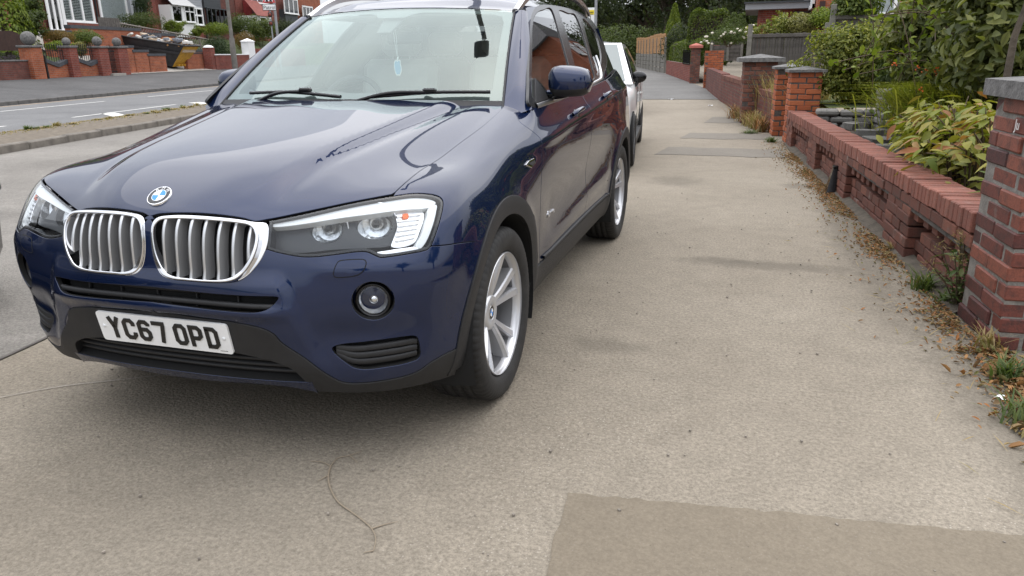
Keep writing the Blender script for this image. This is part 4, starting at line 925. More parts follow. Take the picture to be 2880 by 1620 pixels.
M_bk_eng=brick_piece_mat('dark_engineering_brick',(.065,.026,.025),(.145,.045,.034),(.225,.074,.048),(.035,.027,.026),.85,.6)
M_bk_orange=brick_piece_mat('orange_brick',(.30,.085,.035),(.36,.105,.045),(.41,.13,.055),(.15,.06,.045),.35)
M_mortar=plain('mortar',(.20,.185,.165),.95,var=.3,vscale=20,bump=.4,bscale=120)
M_mortard=plain('dark_mortar',(.085,.075,.068),.95,var=.4,vscale=20,bump=.4,bscale=120)
M_render=plain('dirty_render',(.13,.115,.10),.95,var=.45,vscale=6,bump=.5,bscale=60)
M_capstone=plain('cap_stone',(.14,.135,.13),.95,var=.45,vscale=14,bump=.7,bscale=70)
M_conc=plain('concrete_post',(.17,.16,.138),.95,var=.3,vscale=9,bump=.4,bscale=90)
M_wood=plain('weathered_timber',(.095,.085,.075),.9,var=.4,vscale=5,bump=.5,bscale=40)
M_woodb=plain('brown_timber',(.36,.19,.075),.85,var=.35,vscale=4,bump=.4,bscale=30)
M_stone=brick_piece_mat('grey_walling_stone',(.13,.125,.115),(.18,.172,.158),(.23,.22,.20),(.05,.05,.045),.5)
def brick_tex(name,c1,c2,mort,scale=1.,rough=.9):
    m,nt,b=newmat(name); setp(b,Roughness=rough,Specular_IOR_Level=.25); lk=nt.links.new; tc=N(nt,'ShaderNodeTexCoord')
    ge=N(nt,'ShaderNodeNewGeometry'); sp=N(nt,'ShaderNodeSeparateXYZ'); lk(tc.outputs['Object'],sp.inputs[0]); sn=N(nt,'ShaderNodeSeparateXYZ'); lk(ge.outputs['Normal'],sn.inputs[0])
    cb=N(nt,'ShaderNodeCombineXYZ'); ad=N(nt,'ShaderNodeMath',operation='ADD'); lk(sp.outputs[0],ad.inputs[0]); lk(sp.outputs[1],ad.inputs[1]); lk(ad.outputs[0],cb.inputs[0]); lk(sp.outputs[2],cb.inputs[1])
    br=N(nt,'ShaderNodeTexBrick',Scale=1.0/scale); br.inputs['Brick Width'].default_value=.225; br.inputs['Row Height'].default_value=.075; br.inputs['Mortar Size'].default_value=.006; br.inputs['Color1'].default_value=(*c1,1); br.inputs['Color2'].default_value=(*c2,1); br.inputs['Mortar'].default_value=(*mort,1); lk(cb.outputs[0],br.inputs['Vector'])
    n=N(nt,'ShaderNodeTexNoise',Scale=2.2,Detail=6,Roughness=.7); lk(tc.outputs['Object'],n.inputs['Vector']); r=ramp(nt,[(.3,(.62,.62,.62)),(.7,(1.2,1.2,1.2))]); lk(n.outputs['Fac'],r.inputs['Fac']); lk(mixc(nt,.9,br.outputs['Color'],r.outputs[0],'MULTIPLY'),b.inputs['Base Color'])
    bp=N(nt,'ShaderNodeBump',Strength=.6,Distance=.008,invert=True); lk(br.outputs['Fac'],bp.inputs['Height']); lk(bp.outputs[0],b.inputs['Normal']); return m
M_bt_red=brick_tex('red_brickwork',(.24,.060,.040),(.17,.042,.032),(.22,.17,.145))
M_bt_orange=brick_tex('orange_brickwork',(.36,.105,.045),(.27,.075,.036),(.26,.20,.16))
M_bt_old=brick_tex('old_purple_brickwork',(.17,.060,.045),(.12,.045,.037),(.11,.095,.082))
M_white2=plain('white_window_frame',(.78,.78,.77),.35)
M_pane2=clear_glass('clear_house_pane',(.8,.82,.82),1.5,.03)
M_pane=clear_glass('house_window_pane',(.10,.11,.11),1.5,.05)
M_dark=plain('dark_interior',(.02,.02,.022),.8)
def foliage_mat(name,cols,trans=.35,rough=.55):
    m=bpy.data.materials.new(name); m.use_nodes=True; nt=m.node_tree; b=nt.nodes['Principled BSDF']; lk=nt.links.new
    g=N(nt,'ShaderNodeNewGeometry'); r=ramp(nt,[(i/(len(cols)-1),c) for i,c in enumerate(cols)]); lk(g.outputs['Random Per Island'],r.inputs['Fac']); lk(r.outputs[0],b.inputs['Base Color']); setp(b,Roughness=rough,Specular_IOR_Level=.35)
    t=N(nt,'ShaderNodeBsdfTranslucent'); mb=mixc(nt,1.,r.outputs[0],(1.15,1.25,.6),'MULTIPLY'); lk(mb,t.inputs[0]); mx=N(nt,'ShaderNodeMixShader'); mx.inputs[0].default_value=trans; lk(b.outputs[0],mx.inputs[1]); lk(t.outputs[0],mx.inputs[2]); lk(mx.outputs[0],nt.nodes['Material Output'].inputs[0]); return m
F_priv=foliage_mat('privet_leaves',[(.075,.095,.016),(.125,.148,.024),(.19,.205,.035),(.29,.28,.06)])
F_dark=foliage_mat('dark_leaves',[(.022,.034,.012),(.036,.050,.017),(.055,.072,.022)])
F_mid=foliage_mat('mid_green_leaves',[(.042,.062,.016),(.068,.095,.022),(.10,.13,.03)])
F_lime=foliage_mat('lime_leaves',[(.08,.12,.012),(.14,.19,.02),(.22,.26,.03)])
F_hedge=foliage_mat('hedge_leaves',[(.055,.082,.016),(.09,.125,.022),(.14,.165,.03)])
F_pale=foliage_mat('pale_shrub_leaves',[(.12,.12,.035),(.19,.18,.055),(.27,.25,.09)])
F_rust=foliage_mat('rust_leaves',[(.13,.075,.02),(.19,.11,.025),(.12,.10,.025)])
F_big=foliage_mat('shrub_leaves',[(.055,.070,.020),(.095,.112,.030),(.14,.155,.042),(.20,.205,.06)])
F_croc=foliage_mat('crocosmia_blades',[(.13,.17,.02),(.20,.22,.03),(.30,.29,.06),(.16,.19,.03)])
F_peony=foliage_mat('yellowing_leaves',[(.10,.14,.015),(.17,.19,.02),(.27,.24,.035),(.15,.17,.02),(.24,.22,.04),(.30,.12,.05)],.3)
F_dry=foliage_mat('dry_grass',[(.30,.22,.10),(.38,.29,.15),(.24,.19,.07),(.20,.19,.06)],.25,.8)
F_litter=foliage_mat('leaf_litter',[(.34,.14,.045),(.20,.11,.05),(.38,.20,.08),(.15,.09,.045),(.30,.21,.10),(.12,.12,.035)],.1,.8)
F_weed=foliage_mat('weed_leaves',[(.06,.095,.025),(.09,.13,.035),(.14,.15,.05)])
F_con=foliage_mat('conifer_sprays',[(.018,.036,.012),(.03,.055,.018),(.045,.07,.02)])
M_bark=plain('bark',(.07,.055,.04),.95,var=.4,vscale=10,bump=.8,bscale=30)
M_twig=plain('twigs',(.10,.075,.045),.9)
# ------------------------------------------------------------------ plant helpers
def leaves(name,pos,nrm,length,width,mat,parent,bend=.25,seed=1,dirs=None,hi=False):
    """one mesh of many folded leaf faces; pos/nrm (n,3)"""
    g=np.random.default_rng(seed); n=len(pos); L_=length*g.uniform(.65,1.25,n); W_=width*g.uniform(.7,1.25,n)
    d=g.normal(size=(n,3)) if dirs is None else dirs+g.normal(size=(n,3))*.35; nr=nrm+g.normal(size=(n,3))*.55; nr/=np.linalg.norm(nr,axis=1)[:,None]+1e-9
    d=d-nr*(d*nr).sum(1)[:,None]; d/=np.linalg.norm(d,axis=1)[:,None]+1e-9; s=np.cross(nr,d)
    b=bend*L_[:,None]
    p0=pos-d*L_[:,None]*.5; tip=pos+d*L_[:,None]*.5-nr*b
    if hi:
        l1=pos-d*L_[:,None]*.18+nr*b*.10; l2=pos+d*L_[:,None]*.20-nr*b*.25; u=s*W_[:,None]*.5; f_=nr*W_[:,None]*.14
        V=np.stack([p0,l1+u+f_,l2+u*.82+f_,tip,l2-u*.82+f_,l1-u+f_],1).reshape(-1,3); base=(np.arange(n)*6)[:,None]; F=np.concatenate([base+np.array([[0,1,2,3]]),base+np.array([[0,3,4,5]])],1).reshape(-1,4); nv=6*n
    else:
        p1=pos+s*W_[:,None]*.5+nr*b*.12; p3=pos-s*W_[:,None]*.5+nr*b*.12; V=np.stack([p0,p1,tip,p3],1).reshape(-1,3); F=np.arange(4*n).reshape(n,4); nv=4*n
    nf=len(F); me=bpy.data.meshes.new(name); me.vertices.add(nv); me.vertices.foreach_set('co',V.ravel()); me.loops.add(4*nf); me.loops.foreach_set('vertex_index',F.ravel().astype(np.int32)); me.polygons.add(nf); me.polygons.foreach_set('loop_start',np.arange(0,4*nf,4)); me.polygons.foreach_set('loop_total',np.full(nf,4)); me.update(calc_edges=True); me.validate()
    return obj(name,me,parent,mat)
def blob_pts(n,c,r,seed,lump=.22,shell=.55,flat=0.):
    g=np.random.default_rng(seed); d=g.normal(size=(n,3)); d/=np.linalg.norm(d,axis=1)[:,None]
    k=g.normal(size=(9,3))*2.2; ph=g.uniform(0,6.28,9); lum=np.sin(d@k.T+ph).sum(1)/4.0
    rad=(1+lump*lum)*np.clip(g.uniform(0,1,n)**(1-shell*.85),0,1)
    P=d*rad[:,None]*np.array(r); 
    if flat: P[:,2]=np.maximum(P[:,2],-flat*r[2])
    return P+np.array(c),d
def shrub(name,label,cat,base,r,n,leaf,mat,seed,group=None,lump=.22,shell=.55,stems=6,h0=None,bend=.25,clumps=0,hi=False):
    t=thing(name,label,cat,loc=tuple(base),group=group); h0=r[2] if h0 is None else h0
    if clumps:
        g=np.random.default_rng(seed); cc,dd=blob_pts(clumps,(0,0,h0),[q*.78 for q in r],seed+5,lump,.6); PP=[];DD=[]
        for k in range(clumps):
            p,d=blob_pts(n//clumps,cc[k],np.array(r)*g.uniform(.24,.36),seed+11+k,.25,.5); PP.append(p);DD.append(d*.6+dd[k]*.6+[0,0,.25])
        P=np.concatenate(PP);Dn=np.concatenate(DD)
    else: P,Dn=blob_pts(n,(0,0,h0),r,seed,lump,shell)
    P[:,2]=np.maximum(P[:,2],.01)
    leaves('foliage',P,Dn+[0,0,.3],leaf[0],leaf[1],mat,t,bend,seed,hi=hi)
    g=np.random.default_rng(seed+3)
    b=MB()
    for k in range(stems):
        a=g.uniform(0,6.28); e=np.array([math.cos(a)*r[0]*.6,math.sin(a)*r[1]*.6,h0+r[2]*g.uniform(0,.5)]); b.tube([(0.1*e[0],.1*e[1],-.08),tuple(e*.5+[0,0,-.05*h0]),tuple(e)],[.018,.012,.005],5,caps=False)
    b.obj('stems',M_twig,t); return t
def hedge(name,label,x0,x1,y0,y1,z0,z1,rz,n,leaf,mat,seed,group=None,rnd=.15):
    c=((x0+x1)/2,(y0+y1)/2); t=thing(name,label,'hedge',loc=(*c,z0),rz=rz,group=group); g=np.random.default_rng(seed); a=np.array([(x1-x0)/2,(y1-y0)/2,(z1-z0)])
    P=g.uniform(-1,1,(n,3)); P[:,2]=P[:,2]*.5+.5; f=g.integers(0,6,n); D=np.zeros((n,3))
    for ax,sg,k in((0,-1,0),(0,1,1),(1,-1,2),(1,1,3),(2,1,4),(2,1,5)):
        s=f==k; P[s,ax]=sg*(1-np.abs(g.normal(0,.07,s.sum()))); D[s,ax]=sg
    bump=.05*np.sin(P[:,0]*5+seed)+.05*np.sin(P[:,1]*7+1)+.04*np.sin(P[:,2]*9)
    sup=1-rnd*(np.abs(P[:,0])**6*np.clip(P[:,2],0,1)**6+np.abs(P[:,1])**6*np.clip(P[:,2],0,1)**6)
    leaves('foliage',P*a*(sup+bump*.6)[:,None],D+[0,0,.25],leaf[0],leaf[1],mat,t,.2,seed)
    MB().box((0,0,a[2]*.46),(a[0]*1.7,a[1]*1.6,a[2]*.86)).obj('dark_core',M_bark,t); return t  # solid dark box added so the hedge looks shaded inside
def tree(name,label,base,h,cr,n,leaf,mat,seed,trunk_r=.18,group=None,cz=None,clumps=26):
    t=thing(name,label,'tree',loc=tuple(base),group=group); g=np.random.default_rng(seed); cz=h-cr[2] if cz is None else cz
    b=MB(); b.tube([(0,0,-.2),(.05,.03,h*.3),(g.normal()*.15,g.normal()*.15,h*.6),(g.normal()*.2,g.normal()*.2,h*.9)],[trunk_r*1.25,trunk_r,trunk_r*.65,trunk_r*.15],9); b.obj('trunk',M_bark,t)
    b=MB(); cc,dd=blob_pts(clumps,(0,0,cz),[q*.80 for q in cr],seed+1,.18,.75)
    for k in range(clumps):
        s=np.array([0,0,max(h*.22,cc[k][2]-cr[2]*.55)]); b.tube([tuple(s),tuple((s+cc[k])/2+[0,0,.1]),tuple(cc[k])],[trunk_r*.32,trunk_r*.2,.015],5,caps=False)
    b.obj('limbs',M_bark,t)
    PP=[];DD=[]
    for k in range(clumps):
        p,d=blob_pts(n//clumps,cc[k],np.array(cr)*g.uniform(.26,.42),seed+20+k,.3,.45); PP.append(p);DD.append(d*.5+dd[k]*.7)
    P=np.concatenate(PP); P[:,2]=np.maximum(P[:,2],.3); leaves('crown',P,np.concatenate(DD)+[0,0,.3],leaf[0],leaf[1],mat,t,.2,seed); return t
def conifer(name,label,base,h,r,n,leaf,mat,seed,group=None):
    t=thing(name,label,'conifer',loc=tuple(base),group=group); g=np.random.default_rng(seed); z=g.uniform(0,1,n)**.8; a=g.uniform(0,6.283,n); rr=r*(1-z**1.6*.92)*(np.minimum(1,z*6+.55))*(1-np.abs(g.normal(0,.10,n)))*(1+.08*np.sin(a*5+z*17))
    P=np.stack([rr*np.cos(a),rr*np.sin(a),z*h],1); D=np.stack([np.cos(a),np.sin(a),np.full(n,.6)],1); leaves('crown',P,D,leaf[0],leaf[1],mat,t,.15,seed,dirs=np.stack([np.cos(a)*.3,np.sin(a)*.3,np.ones(n)],1)); MB().tube([(0,0,-.1),(0,0,h*.8)],[r*.16,.02],7).obj('trunk',M_bark,t); return t
def grass_tuft(name,label,base,h,spread,n,mat,seed,w=.006,group=None,lean=(0,0)):
    g=np.random.default_rng(seed); V=[];F=[]
    for k in range(n):
        a=g.uniform(0,6.283); o=np.array([g.normal()*spread*.22,g.normal()*spread*.22,0]); hh=h*g.uniform(.45,1.1); d=np.array([math.cos(a)*spread+lean[0],math.sin(a)*spread+lean[1],0])*g.uniform(.3,1.1); s=np.array([-math.sin(a),math.cos(a),0])*w*g.uniform(.6,1.4)
        q=len(V); 
        for t_,ww in((0,1),(.45,.85),(.8,.5)):
            p=o+d*t_**1.7+np.array([0,0,hh*(t_-.25*t_*t_*1.2)]); V+=[p-s*ww,p+s*ww]
        V.append(o+d*1.05+np.array([0,0,hh*.72])); F+=[(q,q+1,q+3,q+2),(q+2,q+3,q+5,q+4),(q+4,q+5,q+6)]
    t=thing(name,label,'grass tuft',loc=tuple(base),group=group); obj('blades',mesh('blades',V,F,True),t,mat); return t
# ================================================================== the ground and roads
def sheet(name,poly,z,mat,kind='structure',parent=None,sub=0):
    if 'patch' in name:
        rg=np.random.default_rng(len(poly)+int(abs(poly[0][1])*50)); Q=resample(np.array(poly,float),.035,True,False); Q=Q+rg.normal(size=Q.shape)*.0045; poly=[tuple(q) for q in Q]
    P=[(x,y,z if not callable(z) else z(x,y)) for x,y in poly]; o=obj(name,mesh(name,P,[tuple(range(len(P)))]),parent,mat)
    if parent is None: tag(o,kind=kind)
    return o
WD=np.array([.98,.2,0])/np.hypot(.98,.2); UD=np.array([-.2,.98,0])/np.hypot(.98,.2)
def QP(q,u,z=0.): return WD*q+UD*u+np.array([0,0,z])       # place by distance from the road axis and along it
def QPX(px,py,q):
    p=onplane(px,py,WD,q); return UD@p,p[2]
g0=sheet('pavement',[(-400,-300),(400,-300),(400,500),(-400,500)],0.,M_pave)
seam=[(-1.52,-8),(-1.50,-.3),(-1.53,0.),(-1.62,1.2),(-2.0,6),(-3.4,14),(-6.5,28),(-13,50),(-24,82)]
lk_=[tuple(QP(-7.62,u)[:2]) for u in(90,60,30,10,-4,-14)]
sheet('service_road',seam+lk_,.004,M_service)
MBk=MB(); P=resample([(x,y,.006) for x,y in seam],.25); w_=.012
jt=MB(); jt.grid(np.stack([P+[-.010,0,0],P+[.010,0,0]],1)); o=jt.obj('pavement_joint',plain('tar_joint',(.10,.09,.08),.9,var=.5,vscale=6)); tag(o,kind='structure')
# repaired patches
def patch(name,px,mat,z): sheet(name,[tuple(onz(x*2880/2576,y*2880/2576)[:2]) for x,y in px],z,mat)
p0=onz(1430*1.118,1243*1.118);p1=onz(2576*1.118,1352*1.118)
pp=[tuple(onz(x*1.11801,y*1.11801)[:2]) for x,y in[(1432,1243),(1600,1258),(1900,1285),(2200,1315),(2700,1362)]]; e=np.array(pp[-1]); 
sheet('pavement_patch',pp+[(e[0]+.3,-1.9),(1.37,-1.9),tuple(onz(1372*1.11801,1460*1.11801)[:2]),tuple(onz(1400,1350*1.11801)[:2] if False else onz(1398*1.11801,1340*1.11801)[:2])],.004,M_patch)
def band(name,y0,y1,mat,x0=.35,z=.004):
    wl=lambda y:3.03-.0735*(y) 
    j=np.random.default_rng(int(y0*10)); xs=np.linspace(x0,wl(y0)-.12,8); a=[(x,y0+j.normal()*.03) for x in xs]; xs=np.linspace(wl(y1)-.12,x0+.1,8); b=[(x,y1+j.normal()*.03) for x in xs]; sheet(name,a+b,z,mat)
c6p=lambda x,y:onz(1650+x*.34501,y*.34501)
band('pavement_patch',c6p(900,1270)[1],c6p(900,1205)[1],M_patch2,.62); band('pavement_patch',c6p(900,1130)[1],c6p(900,1085)[1],M_patch2,.78)
band('pavement_patch',c6p(900,1000)[1],c6p(900,960)[1]+.2,M_patch2,1.0)
y_=c6p(700,815)[1]; _wx=lambda y:float(np.interp(y,[9,10.75,12.4,14,19,26.8,30.6,44.8,65,92],[2.36,2.22,1.95,1.62,1.05,.2,-.52,-3.1,-7.7,-14])); _sx=lambda y:float(np.interp(y,[p[1] for p in seam],[p[0] for p in seam])); _ys=[y_,y_+3,26.8,30.6,36,44.8,54,65,78]
sheet('far_pavement',[(_wx(y)-.02,y+(.25 if k==0 else 0)) for k,y in enumerate(_ys)]+[(_sx(y)+.03,y) for y in _ys[::-1]],.009,M_foot2)
# island between service road and main road
isl=[tuple(QP(-7.62,u)[:2]) for u in np.linspace(-16,90,12)]+[tuple(QP(-9.22,u)[:2]) for u in np.linspace(90,-16,12)]
sheet('verge',isl,.118,M_verge)
rd=[tuple(QP(-9.3,u)[:2]) for u in(-60,140)]+[tuple(QP(-16.5,u)[:2]) for u in(140,-60)]
sheet('main_road',rd,.004,M_road)
def kerb(q,u0,u1,h,mat,wd=.125,step=.915,seed=1,name='kerb',label=None):
    t=obj(name,None); tag(t,kind='structure'); g=np.random.default_rng(seed); n=int((u1-u0)/step); bm=MB().box((0,0,0),(wd,step-.012,h+.1),b=.018).me('kerb_stone'); bm.materials.append(mat)
    for k in range(n):
        p=QP(q,u0+(k+.5)*step,(h-.1)/2+.012*math.sin(k*2.1)*.5); o=bpy.data.objects.new('kerb_stone',bm); COL.objects.link(o); o.parent=t; o.location=p; o.rotation_euler=(g.normal()*.006,g.normal()*.01,math.atan2(.2,.98)+g.normal()*.004)
kerb(-7.56,-2,40,.125,M_kerb,.14,seed=3,name='near_kerb'); kerb(-9.27,0,40,.110,M_kerb,.12,seed=4,name='verge_kerb'); kerb(-16.56,2,52,.13,M_kerbd,.15,seed=5,name='far_kerb')
# far footway rises to the garden walls, bank beyond
FZ=lambda q: np.interp(-q,[16.5,21,22.5,28,32,60],[.12,.60,.75,2.65,2.75,3.5])
qs=[-16.55,-18,-19.5,-21,-22.5,-25,-28,-32,-60]; us=np.linspace(-60,170,24)
G=np.array([[QP(q,u,FZ(q)) for u in us] for q in qs[:4]]); tag(MB().grid(G).obj('far_footway',M_foot),kind='structure')
G=np.array([[QP(q,u,FZ(q)-.02) for u in us] for q in qs[3:]]); tag(MB().grid(G).obj('bank',M_grassb),kind='structure')
# painted markings
def mark(q0,u0,q1,u1,wd,mat,nm='road_marking',z=.008):
    a,b=QP(q0,u0),QP(q1,u1); d=(b-a)/np.linalg.norm(b-a); s=np.cross([0,0,1],d)*wd/2; sheet(nm,[tuple((a-s)[:2]),tuple((b-s)[:2]),tuple((b+s)[:2]),tuple((a+s)[:2])],z,mat)
def mq(px,py): p=onz(px,py); return WD@p,UD@p
c5p=lambda x,y:(x*.3037,y*.3037)
for a,b,wd,mt in(((0,1035),(970,940),.10,M_line),((670,1090),(1625,970),.10,M_line),((1000,1050),(1190,1093),.34,M_line),((1370,898),(1970,838),.10,M_line),((1800,950),(1975,975),.36,M_line),((2000,920),(2070,910),.10,M_line),((-60,1185),(50,1170),.10,M_line)):
    A,B=mq(*c5p(*a)),mq(*c5p(*b)); mark(*A,*B,wd,mt)
mark(-16.18,4,-16.18,60,.07,M_yline)
# ================================================================== right-hand garden wall
RZW=math.atan2(.0735,1.)
def wl(y,d=0.,z=0.): return np.array([3.0295-.0735*y+d*.9973,y+d*.0733,z])
def atY(px,py,y): return onplane(px,py,(0,1,0),y)
_bm={}
def brick_mesh(dx,dy,dz,mat,b=.005):
    k=(round(dx,3),round(dy,3),round(dz,3),mat.name)
    if k not in _bm: me=MB().box((0,0,0),(dx,dy,dz),b=b).me('brick'); me.materials.append(mat); _bm[k]=me
    return _bm[k]
JR=np.random.default_rng(5)
def brick(parent,me,p,rz=RZW,name='brick',j=.0024):
    o=bpy.data.objects.new(name,me); COL.objects.link(o); o.parent=parent; o.location=np.asarray(p)+JR.normal(size=3)*j-np.array(parent.location); o.rotation_euler=(JR.normal()*.006,JR.normal()*.006,rz+JR.normal()*.008); return o
low=thing('garden_wall','low honeycomb brick wall with brick-on-edge coping beside the pavement','wall',loc=tuple(wl(5.3,.1)))
Y0,Y1=1.52,9.18
hf=lambda y:1-.13*(y-1.5)/7.65
n=int((Y1-Y0)/.0735)
for k in range(n):
    y=Y0+(k+.5)*(Y1-Y0)/n; f=hf(y); brick(low,brick_mesh(.232,.0625,.108,M_bk_cop,.006),wl(y,.110,.496*f+JR.normal()*.002),name='coping_brick')
piers=[(2.62,3.22),(4.72,5.32),(6.48,7.08),(8.62,9.18)]
m_s=brick_mesh(.1025,.215,.066,M_bk_purple)
y=Y0+.11
while y<Y1:
    f=hf(y); brick(low,m_s,wl(y,.052,.398*f)); y+=.2265
def in_pier(y): return any(a-.02<y<b+.02 for a,b in piers)
# honeycomb course
y=Y0+.06; m_h=brick_mesh(.1025,.100,.074,M_bk_purple)
while y<Y1-.05:
    if not in_pier(y): brick(low,m_h,wl(y,.085,.318*hf(y)))
    y+=.200
# base courses, set back between the piers
for c,z in enumerate((.040,.118,.196)):
    y=Y0+(.11 if c%2 else .0)
    while y<Y1:
        if not in_pier(y) and z<.27: brick(low,brick_mesh(.1025,.215,.066,M_bk_purple),wl(y,.115,z*hf(y)-.006))
        y+=.2265
for a,b in piers:
    for c,z in enumerate((.040,.118,.196,.274,.330)):
        nb=3 if c%2==0 else 2
        for k in range(nb):
            L_=(b-a)/nb-.010; brick(low,brick_mesh(.205,L_,.066 if z<.33 else .05,M_bk_purple),wl(a+(k+.5)*(b-a)/nb,.108,z*hf(a)))
b=MB(); a_,b_=wl(Y0,.17,0),wl(Y1,.17,0); mid_=(a_+b_)/2; b.box((.03,0,-.10),(.085,Y1-Y0-.01,.27),rz=RZW); b.obj('mortar_core',M_mortard,low,loc=tuple(mid_+[0,0,.22]-np.array(low.location)))
b=MB(); b.box((0,0,0),(.16,Y1-Y0-.01,.085),rz=RZW); b.obj('mortar_bed',M_mortard,low,loc=tuple((wl(Y0,.12,0)+wl(Y1,.12,0))/2+[0,0,.46*.94]-np.array(low.location)))
b=MB(); b.box((0,0,0),(.085,Y1-Y0-.01,.06),rz=RZW); b.obj('mortar_bed',M_mortard,low,loc=tuple((wl(Y0,.055,0)+wl(Y1,.055,0))/2+[0,0,.385*.94]-np.array(low.location)))
# rough rendered footing
b=MB(); yy=np.linspace(Y0,Y1,60); G=np.array([[wl(q,d,z)+[0,0,.003*math.sin(q*9+d*30)] for d,z in((-.035,.0),(-.02,.012),(.03,.03),(.07,.04))] for q in yy]); b.grid(G,flip=True); b.obj('footing',M_foul,low,loc=tuple(-np.array(low.location)))
def pier_pillar(name,label,c,wx,wy,h,courses,mat,mortar,capm,rz=RZW,caph=.06,over=.05,group=None,pyr=.05,cat='gate pillar'):
    t=thing(name,label,cat,loc=tuple(c),rz=rz,group=group); ch=h/courses; bw=.1025
    for k in range(courses):
        z=(k+.5)*ch; own=k%2==0
        for ax in(0,1):
            Wf=(wx if ax==1 else wy); Dp=(wy if ax==1 else wx); full=(own==(ax==0)); Lf=Wf if full else Wf-2*bw-.02; nb=max(1,int(round(Lf/.225)))
            for sg in(-1,1):
                for q in range(nb):
                    u=-Lf/2+(q+.5)*Lf/nb; d=sg*(Dp/2-bw/2); loc=(u,d,z) if ax==1 else (d,u,z); dims=(Lf/nb-.010,bw,ch-.010) if ax==1 else (bw,Lf/nb-.010,ch-.010)
                    o=bpy.data.objects.new('brick',brick_mesh(*dims,mat,.007)); COL.objects.link(o); o.parent=t; o.location=np.array(loc)+JR.normal(size=3)*.0032; o.rotation_euler=(JR.normal()*.006,JR.normal()*.006,JR.normal()*.012)
    MB().box((0,0,h/2-.005),(wx-.016,wy-.016,h-.012)).obj('mortar_core',mortar,t)
    X,Y=wx/2+over,wy/2+over; b=MB(); b.add([(-X,-Y,h),(X,-Y,h),(X,Y,h),(-X,Y,h),(-X,-Y,h+caph),(X,-Y,h+caph),(X,Y,h+caph),(-X,Y,h+caph),(0,0,h+caph+pyr)],[(3,2,1,0),(0,1,5,4),(1,2,6,5),(2,3,7,6),(3,0,4,7),(4,5,8),(5,6,8),(6,7,8),(7,4,8)]); b.obj('cap_stone',capm,t); return t
npil=pier_pillar('gate_pillar','tall dark brick gate pillar with rough stone cap beside the yellowing plant',wl(1.265,.245,0),.49,.50,1.125,14,M_bk_eng,M_mortar,M_capstone,caph=.075,over=.045,pyr=.03)
ju=text_mesh('Ju',.065,.0005,plain('chalk_white',(.7,.68,.66),.9)); jp=onplane(2862,352,(-.9973,-.0733,0),-3.0213+.006)
mj=obj('chalk_letters',ju,npil); mj.matrix_parent_inverse=Matrix.Identity(4); ml=Matrix((Vector((0,-1,0)),Vector((0,0,1)),Vector((-1,0,0)))).transposed().to_4x4(); lp_=Matrix.Rotation(-RZW,4,'Z')@(Vector(jp)-npil.location); mj.matrix_local=Matrix.Translation((-.2525,lp_.y,lp_.z))@ml
P2=pier_pillar('gate_pillar','orange brick gate pillar with flat grey cap at the end of the honeycomb wall',wl(9.40,.215,0),.43,.43,1.02,13,M_bk_orange,M_mortard,M_capstone,caph=.035,over=.045,pyr=.05)
P3=pier_pillar('gate_pillar','orange brick gate pillar with grey cap just behind the similar one by the coping',wl(10.45,.13,0),.43,.43,1.04,13,M_bk_orange,M_mortard,M_capstone,caph=.035,over=.045,pyr=.05)
# drain spout leaning on the wall
dp=wl(5.15,-.03,0); t=thing('drain_hopper','small black tapered plastic spout leaning on the honeycomb wall','drain spout',loc=tuple(dp)); MB().add([(-.05,-.10,0),(.03,-.10,0),(.03,.10,0),(-.05,.10,0),(.0,-.035,.24),(.045,-.035,.24),(.045,.035,.24),(.0,.035,.24)],[(3,2,1,0),(4,5,6,7),(0,1,5,4),(1,2,6,5),(2,3,7,6),(3,0,4,7)]).obj('hood',M_gloss,t); MB().box((.02,0,.25),(.05,.09,.03),b=.006).obj('rim',M_gloss,t)
# ------------------------------------------------------------------ front garden behind the wall
gp=[tuple(wl(q,.2)[:2]) for q in np.linspace(1.5,9.3,8)]+[(3.0,10),(12,12),(12,1.5)]
sheet('garden_bed',gp,.30,M_soil)
b=MB(); gz=sheet('raised_garden',[(2.85,8.72),(4.0,8.75),(4.05,7.6),(4.9,7.3),(6.5,5.5),(12,3.5),(14,14),(2.7,14)],.56,M_grassb)
# low walling of split grey stone
sw_=thing('stone_planter','low grey split stone retaining wall round the garden bed','retaining wall',loc=(3.5,8.5,.2))
def stone(c,d,rz=0):
    o=bpy.data.objects.new('stone',brick_mesh(*d,M_stone,.022)); COL.objects.link(o); o.parent=sw_; o.location=np.array(c)-np.array(sw_.location)+JR.normal(size=3)*.008; o.rotation_euler=(JR.normal()*.02,JR.normal()*.02,rz+JR.normal()*.02)
for c in range(4):
    x=2.72+(.12 if c%2 else 0)
    while x<3.55: stone((x,8.62,.24+.085*c),(.29,.2,.080)); x+=.30
for c in range(7):
    for k in range(2): stone((3.60+.24*k+(.06 if c%2 else 0),7.95,.24+.09*c),(.235,.22,.085))
    for k in range(3): stone((3.52,8.12+.22*k,.24+.09*c),(.20,.215,.085))
    for k in range(2): stone((3.98,7.62-.20*k+(.05 if c%2 else 0),.22+.09*c),(.22,.20,.085))
for c in range(5):
    for k in range(6): stone((4.1+.22*k+(.06 if c%2 else 0),7.25-.06*k,.22+.09*c),(.215,.2,.085))
